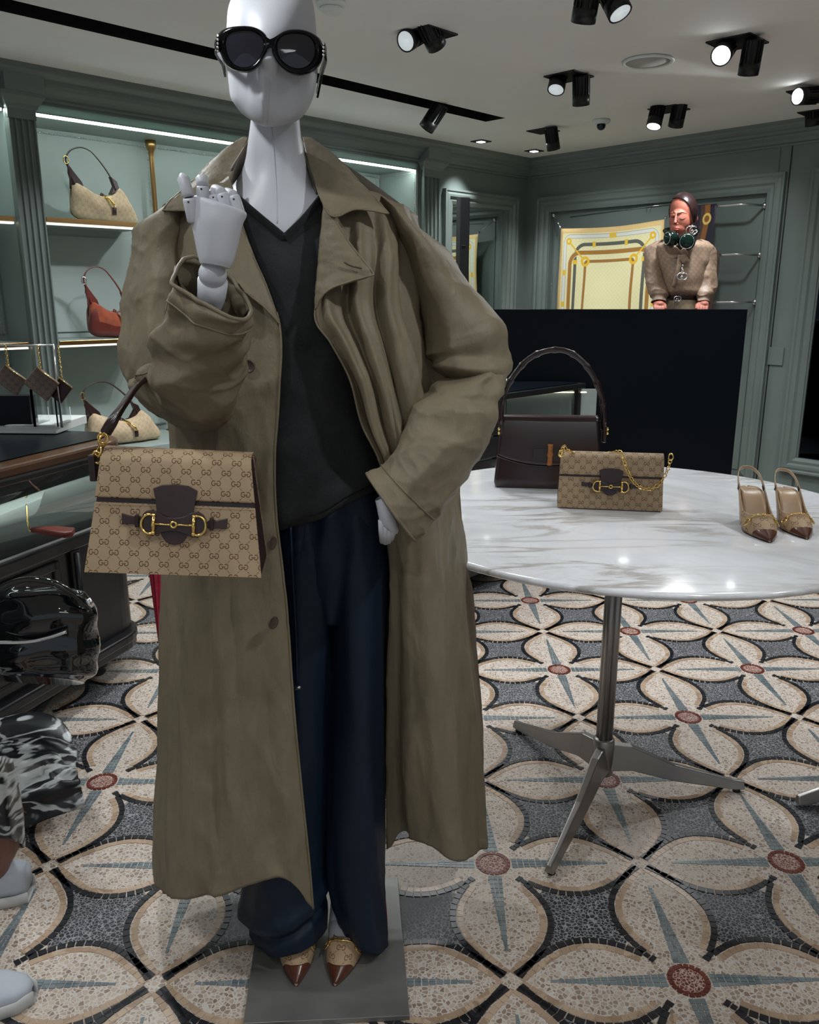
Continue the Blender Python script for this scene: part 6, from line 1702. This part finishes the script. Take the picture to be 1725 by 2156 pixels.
def stripes(b):
    uv = coord('UV'); x, y, z = xyz(uv)
    t = m_('FRACT', x * 9); c = ramp(t, [(0, (.02, .015, .04)), (.22, (.02, .015, .04)), (.24, (.10, .045, .03)), (.45, (.09, .04, .03)), (.47, (.05, .04, .07)), (.75, (.055, .045, .07)), (.78, (.012, .012, .02)), (1, (.02, .015, .03))])
    c = mixc(ab(x - .075) < .020, c, (.30, .11, .02)); c = mixc(ab(x + .115) < .022, c, (.62, .62, .66))
    c = mixc((ab(hyp(x - .075, y + .10) - .026) < .007), c, (.85, .6, .15)); c = mixc((ab(hyp(x + .115, y + .03) - .022) < .008), c, (.85, .6, .15))
    c = mixc((ab(hyp(x - .10, y + .28) - .030) < .010), c, (.85, .6, .15))
    return {'Base Color': c}
def frames(b):
    uv = coord('UV'); x, y, z = xyz(uv)
    d = rrect(x, y + .30, .15, .27, .005)
    c = ramp(d + .2, [(0, (.25, .17, .12)), (.10, (.25, .17, .12)), (.105, (.7, .68, .62)), (.13, (.7, .68, .62)), (.135, (.28, .06, .015)), (.17, (.28, .07, .02)), (.175, (.05, .025, .02)), (.20, (.06, .03, .02)), (.205, (.30, .10, .025)), (.24, (.25, .08, .02)), (1, (.3, .1, .03))])
    c = mixc((y > -.10) * (x < .13), c, (.50, .012, .015))
    return {'Base Color': c}
def hang(name, lab, u0, u1, z, drop, mat):
    G = []; w_ = u1 - u0
    for i in range(25):
        row = []
        for j in range(21):
            u = j / 20; v = i / 24
            if v < .12: a_ = math.pi * (1 - v / .12) * .5; o = .15 + .016 * math.cos(a_) ; zz = z + .016 * math.sin(a_)
            else: o = .166 + .006 * math.sin(u * 7 + v * 2) + .012 * v; zz = z - (v - .12) / .88 * drop
            row.append(B_(u0 + w_ * u + .008 * math.sin(v * 5), o, zz))
        G.append(row)
    mb = MB(); V = [p for r in G for p in r]; uvs = [((j / 20 - .5) * w_, -i / 24 * drop) for i in range(25) for j in range(21)]
    mb.add(V, [(i * 21 + j, i * 21 + j + 1, (i + 1) * 21 + j + 1, (i + 1) * 21 + j) for i in range(24) for j in range(20)], uvs=uvs)
    tag(mb.build(name, mat, solid=.002, recalc=False), lab, 'scarf')
hang('striped_scarf', 'dark striped scarf with gold buckle print folded over the top rod behind the woman', 1.47, 1.745, 1.972, .275, material('striped_scarf_print', rough=.5, build=stripes))
hang('framed_scarf', 'red, rust and white bordered scarf folded over the middle rod behind the woman', 1.50, 1.80, 1.662, .46, material('framed_scarf_print', rough=.5, build=frames))

# ------------------------------------------------------------------ the woman behind the booth
WYd = 4.68
wm = thing('person', 'woman in a tan monogram silk blouse with headphones round her neck, looking down', 'person', (1.55, WYd + .05, .26))
PXM = WYd / F_PX      # metres per photo pixel at her distance, roughly
def wring(cx, cy, Y, rx, ry, dp, tilt=0): return (cx, cy, Y, rx, tilt, 0, 0, ry, dp)
# body (skin): head, neck, hands as one continuous surface with the torso underneath
mb = MB()
hc = W(1438, 450, WYd)
Rt = Matrix.Rotation(D(-16), 3, 'Z') @ Matrix.Rotation(D(-9), 3, 'Y') @ Matrix.Rotation(D(14), 3, 'X')
skc, skr = hc + Vector((.008, .02, .014)), (.070, .092, .092)
mb.ball(skc, skr, 22, Rt)
mb.ball(W(1431, 466, WYd - .030), (.053, .060, .066), 18, Rt)              # face
mb.ball(W(1428, 480, WYd - .040), (.042, .046, .046), 16, Rt)              # jaw
mb.ball(W(1422, 491, WYd - .064), (.018, .017, .015), 12)                 # chin
mb.tube([W(1424, 450, WYd - .084), W(1423, 460, WYd - .095), W(1422, 469, WYd - .105), W(1423, 473, WYd - .092)], [.0055, .0070, .0100, .006], 12)   # nose
for q in ((1418.5, 470.5), (1427.5, 471.5)): mb.ball(W(q[0], q[1], WYd - .093), .0062, 8)
mb.ball(W(1440, 468, WYd - .066), (.022, .018, .020), 10)  # cheeks
mb.ball(W(1424, 482, WYd - .084), (.016, .010, .0075), 10)
mb.ball(W(1418, 454.5, WYd - .070), (.009, .008, .006), 10); mb.ball(W(1437, 458, WYd - .075), (.0135, .010, .0080), 10)   # closed lids
mb.tube([W(1413, 448, WYd - .072), W(1421, 447, WYd - .080), W(1430, 448, WYd - .082), W(1440, 450, WYd - .076), W(1450, 452, WYd - .055)], [.005, .0065, .006, .0065, .005], 10)   # brow
mb.ball(W(1466, 458, WYd + .015), (.010, .018, .028), 12, Rt)              # ear
mb.tube([W(1442, 470, WYd + .01), W(1440, 500, WYd + .015), W(1438, 515, WYd + .02), W(1437, 560, WYd + .02), W(1438, 640, WYd + .02)], [.045, .042, .05, .080, .095], 20)
mb.tube([W(1390, 530, WYd + .03), W(1437, 522, WYd + .02), W(1482, 528, WYd + .03)], [.035, .045, .035], 14)
def arm(pts, rads): mb.tube(cat_spline([W(*p) for p in pts], 5), rads, 14)
arm([(1383, 535, WYd + .03), (1377, 575, WYd + .01), (1384, 612, WYd - .04), (1388, 630, WYd - .09)], [.035, .038, .033, .024])
arm([(1486, 533, WYd + .03), (1490, 575, WYd + .01), (1487, 612, WYd - .03), (1482, 632, WYd - .09)], [.035, .038, .033, .024])
for cx, sg_ in ((1387, 1), (1481, -1)):
    mb.ball(W(cx, 640, WYd - .10), (.030, .040, .018), 12)
    for k in range(4):
        x0 = cx + (-9 + 6 * k); mb.tube([W(x0, 643, WYd - .12), W(x0 + sg_ * 1.0, 648, WYd - .14), W(x0 + sg_ * 1.5, 655, WYd - .15)], [.0085, .0080, .0065], 8)
    mb.tube([W(cx + sg_ * 8, 638, WYd - .10), W(cx + sg_ * 14, 643, WYd - .12), W(cx + sg_ * 15, 651, WYd - .14)], [.010, .009, .007], 8)
bodyo = mb.build('body', M['skin'], wm, remesh=.0034, smoothit=9)
# features are laid on the finished skin surface
tree = skin_tree(bodyo)
def onskin(px, py, off=.0008): return hit(tree, px, py, off, WYd - .07)
def line_on(pts, rad, name, mat, off=.0006):
    q = cat_spline([Vector((x, y, 0)) for x, y in pts], 5); MB().tube([onskin(p.x, p.y, off) for p in q], rad, 7).build(name, mat, wm)
line_on([(1411.5, 454.5), (1415, 457.2), (1419, 457.4), (1422, 455.6)], [.0006, .0017, .0017, .0006], 'eyelash', M['ink'])
line_on([(1430.5, 458.8), (1434, 461.2), (1439, 461.6), (1444.5, 458.6)], [.0006, .0019, .0019, .0007], 'eyelash', M['ink'])
line_on([(1411.5, 448), (1415.5, 445.2), (1421, 446.2)], [.0008, .0019, .0012], 'eyebrow', M['hair'])
line_on([(1430.5, 449), (1437, 447.3), (1447, 450.5)], [.0012, .0021, .0008], 'eyebrow', M['hair'])
line_on([(1416.5, 480.8), (1420, 479.4), (1423.5, 480), (1427, 479.7), (1431.5, 481.2)], [.0008, .0026, .0024, .0028, .0008], 'upper_lip', M['lip'])
line_on([(1417.5, 482.2), (1423.5, 484.2), (1430.5, 482.2)], [.0008, .0034, .0008], 'lower_lip', M['lip'])
for q in ((1419.8, 473.6), (1425.2, 474.2)): MB().ball(onskin(q[0], q[1], .0), .0014, 5).build('nostril', M['ink'], wm)
# hair: a close cap whose edge follows the hairline, tied back
line = [(1398, 428), (1408, 423), (1418, 418.5), (1431, 418), (1443, 423), (1452, 434), (1455.5, 447), (1458, 460), (1463, 472), (1463, 560), (1380, 560), (1380, 428)]
def inside(x, y, P):
    c = False
    for (x0, y0), (x1, y1) in zip(P, P[1:] + P[:1]):
        if (y0 > y) != (y1 > y) and x < (x1 - x0) * (y - y0) / (y1 - y0) + x0: c = not c
    return c
tmp = MB().ball(skc, tuple(r * 1.045 for r in skr), 60, Rt); keep = []
for f in tmp.f:
    c = sum((tmp.v[i] for i in f), Vector()) / 4; px_, py_ = proj(c)
    if c.z < skc.z - .075: continue
    if inside(px_, py_, line) and (c - skc).y < .035: continue
    keep.append(f)
mb = MB().add([p + (p - skc).normalized() * .0015 * math.sin(90 * math.atan2((p - skc).y, (p - skc).x)) for p in tmp.v], keep); mb.build('hair', M['hair'], wm, solid=.006, smoothit=5)
MB().ball(skc + Vector((.03, .105, -.02)), (.04, .035, .04), 14).build('hair_bun', M['hair'], wm)
# blouse
bfn = lambda u, v, p: .008 * (math.exp(-abs(noise.noise(Vector((p.x * 10, p.y * 10, p.z * 5)))) / .15) - .4) + .007 * noise.noise(Vector((p.x * 9, p.y * 9, p.z * 6))) + .004 * noise.noise(Vector((p.x * 26, p.y * 26, p.z * 16)))
G = rings([wring(1439, 499, WYd + .015, 18, 1, .050), wring(1438, 504, WYd + .02, 26, 2, .062), wring(1437, 509, WYd + .02, 46, 3, .085), wring(1438, 520, WYd + .02, 66, 4, .115), wring(1439, 545, WYd + .02, 62, 4, .125), wring(1441, 580, WYd + .01, 51, 4, .13), wring(1441, 605, WYd + .01, 47, 4, .125), wring(1440, 618, WYd + .01, 44, 4, .12), wring(1438, 626, WYd + .01, 37, 4, .10)], 56, 7, bfn)
bl = MB().grid(G, closed_u=True).build('blouse', M['blouse'], wm, solid=.002, recalc=False)
slf = lambda u, v, p: .009 * noise.noise(Vector((p.x * 14, p.y * 14, p.z * 9))) + .006 * (math.exp(-abs(noise.noise(Vector((p.x * 12, p.y * 12, p.z * 24)))) / .15) - .4) * (.4 + v)
G = rings([wring(1388, 510, WYd + .03, 14, 4, .06, -4), wring(1378, 524, WYd + .02, 19, 3, .065), wring(1376, 552, WYd + .01, 19, 3, .062), wring(1378, 582, WYd - .01, 20, 3, .060), wring(1385, 606, WYd - .04, 22, 6, .056), wring(1388, 621, WYd - .06, 20, 7, .05), wring(1387, 629, WYd - .075, 14, 7, .036), wring(1387, 636, WYd - .085, 14, 6, .036)], 48, 9, slf)
MB().grid(G, closed_u=True).build('sleeve', M['blouse'], wm, solid=.002, recalc=False)
G = rings([wring(1482, 509, WYd + .03, 14, 4, .06, 4), wring(1489, 524, WYd + .02, 18, 3, .065), wring(1491, 552, WYd + .01, 18, 3, .062), wring(1491, 582, WYd - .01, 19, 3, .060), wring(1489, 605, WYd - .03, 21, 5, .056), wring(1486, 621, WYd - .06, 19, 7, .05), wring(1483, 631, WYd - .075, 13, 7, .036), wring(1482, 638, WYd - .085, 13, 6, .036)], 48, 9, slf)
MB().grid(G, closed_u=True).build('sleeve', M['blouse'], wm, solid=.002, recalc=False)
for s_ in (-1, 1):
    G = rings([(1432, 532, WYd - .125, 3, 0, 0, 0, 4, .012), (1432 + s_ * 7, 528 + 3 * (s_ > 0), WYd - .135, 4, -3 * s_, 0, 0, 8, .016), (1432 + s_ * 15, 530 + 6 * (s_ > 0), WYd - .13, 4, 0, 0, 0, 7, .014), (1432 + s_ * 19, 533 + 7 * (s_ > 0), WYd - .12, 2, 0, 0, 0, 4, .008)], 16, 4)
    mb = MB().grid(G, closed_u=True); mb.cap(G); mb.build('bow_loop', M['blouse'], wm)
MB().strap(cat_spline([W(1433, 536, WYd - .13), W(1427, 570, WYd - .135), W(1418, 605, WYd - .125)], 6), .022, .004, (1, 0, 0)).build('bow_tail', M['blouse'], wm)
MB().strap(cat_spline([W(1436, 536, WYd - .13), W(1443, 548, WYd - .135), W(1446, 553, WYd - .13)], 6), .038, .004, (1, 0, 0)).build('bow_tail', M['blouse'], wm)
G = rings([wring(1438, 623, WYd + .01, 38, 4, .105), wring(1438, 634, WYd + .01, 38, 4, .105)], 40, 3); MB().grid(G, closed_u=True).build('belt', M['leather'], wm, solid=.003, recalc=False)
G = rings([wring(1438, 632, WYd + .01, 37, 4, .10), wring(1438, 660, WYd + .01, 42, 4, .11), wring(1438, 760, WYd + .02, 44, 4, .115), wring(1436, 900, WYd + .03, 46, 4, .12)], 40, 4); MB().grid(G, closed_u=True).build('skirt', M['skirt'], wm, solid=.002, recalc=False)
for x in (1425, 1448): MB().tube([W(x, 880, WYd + .05), Vector((W(x, 880, WYd + .05).x, WYd + .05, .27))], [.05, .035], 12).build('leg', M['skin_leg'], wm)
def letter_ring(c, r, s_, par, mat, th):
    """one open round letter with an inner bar"""
    pts = [c + Vector((s_ * r * math.cos(D(t)), 0, r * math.sin(D(t)))) for t in range(45, 361, 15)] + [c + Vector((s_ * r * .25, 0, 0))]
    MB().tube(pts, th, 8).build('letter', mat, par)
def emblem(c, r, name, par, mat, th=.0022):
    e = bpy.data.objects.new(name, None); COL.objects.link(e); e.parent = par
    letter_ring(c + Vector((-r * .42, 0, 0)), r, 1, e, mat, th); letter_ring(c + Vector((r * .42, -.001, 0)), r, -1, e, mat, th); return e
letter_ring(W(1453, 485, WYd - .105), .020, 1, wm, M['chrome'], .0034); letter_ring(W(1461, 485, WYd - .110), .020, 1, wm, M['chrome'], .0034)
MB().tube([W(1459, 468, WYd - .04), W(1457, 477, WYd - .105)], .0025, 6).build('earring_stem', M['chrome'], wm)
emblem(W(1427, 629, WYd - .105), .013, 'belt_buckle', wm, M['chrome'])
nk = thing('pendant_necklace', 'long chain with a round crystal double-letter pendant on the tan blouse', 'necklace', W(1437, 582, WYd - .15))
chain(W(1437, 558, WYd - .14), W(1437, 573, WYd - .15), nk, .005, M['chrome'])
letter_ring(W(1433, 582, WYd - .152), .0165, 1, nk, M['chrome'], .0038); letter_ring(W(1441, 582, WYd - .154), .0165, -1, nk, M['chrome'], .0038)
hpn = thing('headphones', 'glossy dark green headphones hanging around the woman neck', 'headphones', W(1430, 505, WYd - .08))
for (x, y, rr, dx, dy, yaw_) in ((1412, 502, .038, 0, 0, -74), (1446, 509, .045, 0, 0, -14)):
    c = W(x, y, WYd - .115 if x < 1430 else WYd - .125); Rr = Matrix.Rotation(D(yaw_), 3, 'Z') @ Matrix.Rotation(D(18), 3, 'Y') @ Matrix.Rotation(D(90), 3, 'X')
    cu = MB().lathe([(.001, -.022), (rr * .85, -.022), (rr * 1.02, -.012), (rr * 1.02, .0), (rr, .008), (rr * .92, .018), (rr * .6, .026), (.001, .028)], c, n=28, R=Rr).build('ear_cup', M['hp'], hpn)
    MB().tube([c + Rr @ Vector((math.cos(t) * rr * .80, math.sin(t) * rr * .80, .021)) for t in [2 * math.pi * k / 24 for k in range(24)]], .0020, 6, closed=True).build('silver_ring', M['chrome'], cu)
    MB().lathe([(.001, -.034), (rr * .7, -.034), (rr * .92, -.030), (rr * .92, -.02), (.001, -.02)], c, n=24, R=Rr).build('ear_pad', M['acetate'], cu)
MB().tube(cat_spline([W(1406, 492, WYd - .06), W(1404, 484, WYd + .05), W(1437, 480, WYd + .16), W(1468, 484, WYd + .06), W(1462, 494, WYd - .08)], 8), .010, 10, flat=1.6).build('headband', M['acetate'], hpn)

# ------------------------------------------------------------------ passer-by cut off at the left edge
pb = thing('person', 'passer-by cut off at the left edge, only printed hem, bare ankle and white trainers', 'person', (-1.05, 1.65, 0))
an = [W(-30, 1640, 1.66), W(0, 1740, 1.66), W(-14, 1812, 1.68), W(-30, 1862, 1.71)]
mb = MB().tube(cat_spline(an, 5), [.060, .052, .040, .036], 18); mb.tube([an[-1], an[-1] + Vector((-.10, -.03, -.02))], [.034, .03], 12)
mb.build('leg', M['skin_leg'], pb, remesh=.005, smoothit=3)
G = rings([(-40, 1600, 1.66, 62, 0, 0, 0, 10, .09), (-22, 1680, 1.66, 62, 6, 0, 0, 10, .09), (-14, 1745, 1.66, 62, 12, 0, 0, 12, .10), (-10, 1775, 1.66, 58, 6, 0, 0, 12, .095)], 36, 6, lambda u, v, p: .006 * math.sin(u * 40))
MB().grid(G, closed_u=True).build('printed_hem', M['bw'], pb, solid=.002, recalc=False)
def trainer(o, ang, par, L=.27):
    R = Matrix.Rotation(ang, 3, 'Z'); M_ = Matrix.Translation(Vector(o)) @ R.to_4x4()
    xs = [0, .02, .06, .11, .17, .22, .26, .28]; bs = [.028, .036, .040, .041, .046, .045, .032, .008]; hs = [.080, .088, .092, .085, .062, .052, .044, .03]
    G = []; Gs = []
    for i in range(29):
        t = .28 * i / 28; b = float(np.interp(t, xs, bs)); h_ = float(np.interp(t, xs, hs)); row = []
        for k in range(25):
            a_ = math.pi * k / 24; row.append(Vector((t, b * math.copysign(abs(math.cos(a_)) ** .7, math.cos(a_)), .022 + (h_ - .022) * math.sin(a_) ** .6)))
        G.append(row); Gs.append([Vector((t - .004 if i == 0 else t + .004 * (i == 28), (b + .005) * s_, z)) for s_, z in ((-1, .03), (-1.02, .004), (-.9, 0), (0, 0), (.9, 0), (1.02, .004), (1, .03))])
    s_ = bpy.data.objects.new('trainer', None); COL.objects.link(s_); s_.parent = par
    mb = MB().grid(G); mb.add(G[0], [list(range(len(G[0])))]); mb.build('shoe_upper', M['sneaker'], s_, M=M_, solid=.002, recalc=False)
    MB().grid(Gs).build('rubber_sole', M['sole'], s_, M=M_, solid=.003, recalc=False)
    mb = MB()
    for k in range(5): mb.tube([Vector((.13 + .018 * k, -.02, .083 - .007 * k)), Vector((.138 + .018 * k, 0, .088 - .007 * k)), Vector((.13 + .018 * k, .02, .083 - .007 * k))], .0025, 6)
    mb.build('laces', M['white'], s_, M=M_)
q = onZ(60, 1882, .0); trainer((q.x + .005, q.y, 0), D(190), pb)
q = onZ(66, 2110, .0); trainer((q.x - .275, q.y - .03, 0), D(8), pb)
# black and white printed cloth trailing on the floor and the patent bag
rowsP = [[(-120, 1490, 2.26), (-30, 1505, 2.26), (50, 1500, 2.27), (110, 1512, 2.26), (150, 1545, 2.20)],
         [(-120, 1545, 2.13), (-30, 1548, 2.13), (50, 1545, 2.13), (115, 1560, 2.12), (160, 1590, 2.10)],
         [(-120, 1600, 2.04), (-30, 1600, 2.04), (45, 1598, 2.04), (110, 1610, 2.04), (162, 1625, 2.04)],
         [(-120, 1665, 1.97), (-30, 1665, 1.97), (40, 1665, 1.965), (110, 1665, 1.97), (172, 1660, 2.0)],
         [(-120, 1740, 1.93), (-30, 1750, 1.925), (40, 1750, 1.925), (100, 1722, 1.955), (181, 1698, 1.985)]]
G = patch(rowsP, 12, 12, lambda u, v, p: .010 * math.sin(v * 22 + u * 6) * (1 - .3 * u) + .006 * noise.noise(Vector((p.x * 14, p.y * 14, p.z * 14))))
tag(MB().grid(G).build('printed_cloth', M['bw'], solid=.003, recalc=False), 'glossy black and white printed cloth trailing over the floor below the patent bag', 'cloth')
pbg = thing('patent_bag', 'glossy black patent shoulder bag in front of the lacquered cabinet at the left edge', 'handbag', W(80, 1430, 2.12))
G = rings([(70, 1240, 2.16, 70, -4, 0, 0, 6, .03), (82, 1258, 2.15, 110, -2, 0, 0, 8, .055), (86, 1310, 2.14, 122, 0, 0, 0, 10, .075), (84, 1370, 2.14, 124, 0, 0, 0, 10, .085), (78, 1415, 2.14, 122, 4, 0, 0, 10, .085), (74, 1432, 2.15, 108, 6, 0, 0, 8, .07)], 48, 8, lambda u, v, p: .012 * noise.noise(Vector((p.x * 14, p.y * 14, p.z * 16))) + .004 * math.sin(v * 26 + u * 12))
mb = MB().grid(G, closed_u=True); mb.cap(G); mb.build('body', M['patent'], pbg)
MB().tube(cat_spline([W(-40, 1260, 2.05), W(40, 1222, 2.06), W(110, 1226, 2.06), (W(165, 1258, 2.07)), W(190, 1278, 2.09)], 8), .008, 10).build('handle', M['patent'], pbg)
MB().tube([W(184, 1262, 2.08), W(194, 1276, 2.085)], .0085, 10).build('handle_end', M['chrome'], pbg)
MB().tube(cat_spline([W(-40, 1352, 2.045), W(50, 1352, 2.04), W(100, 1343, 2.045), W(140, 1330, 2.055)], 8), .005, 8).build('zip', M['chrome'], pbg)
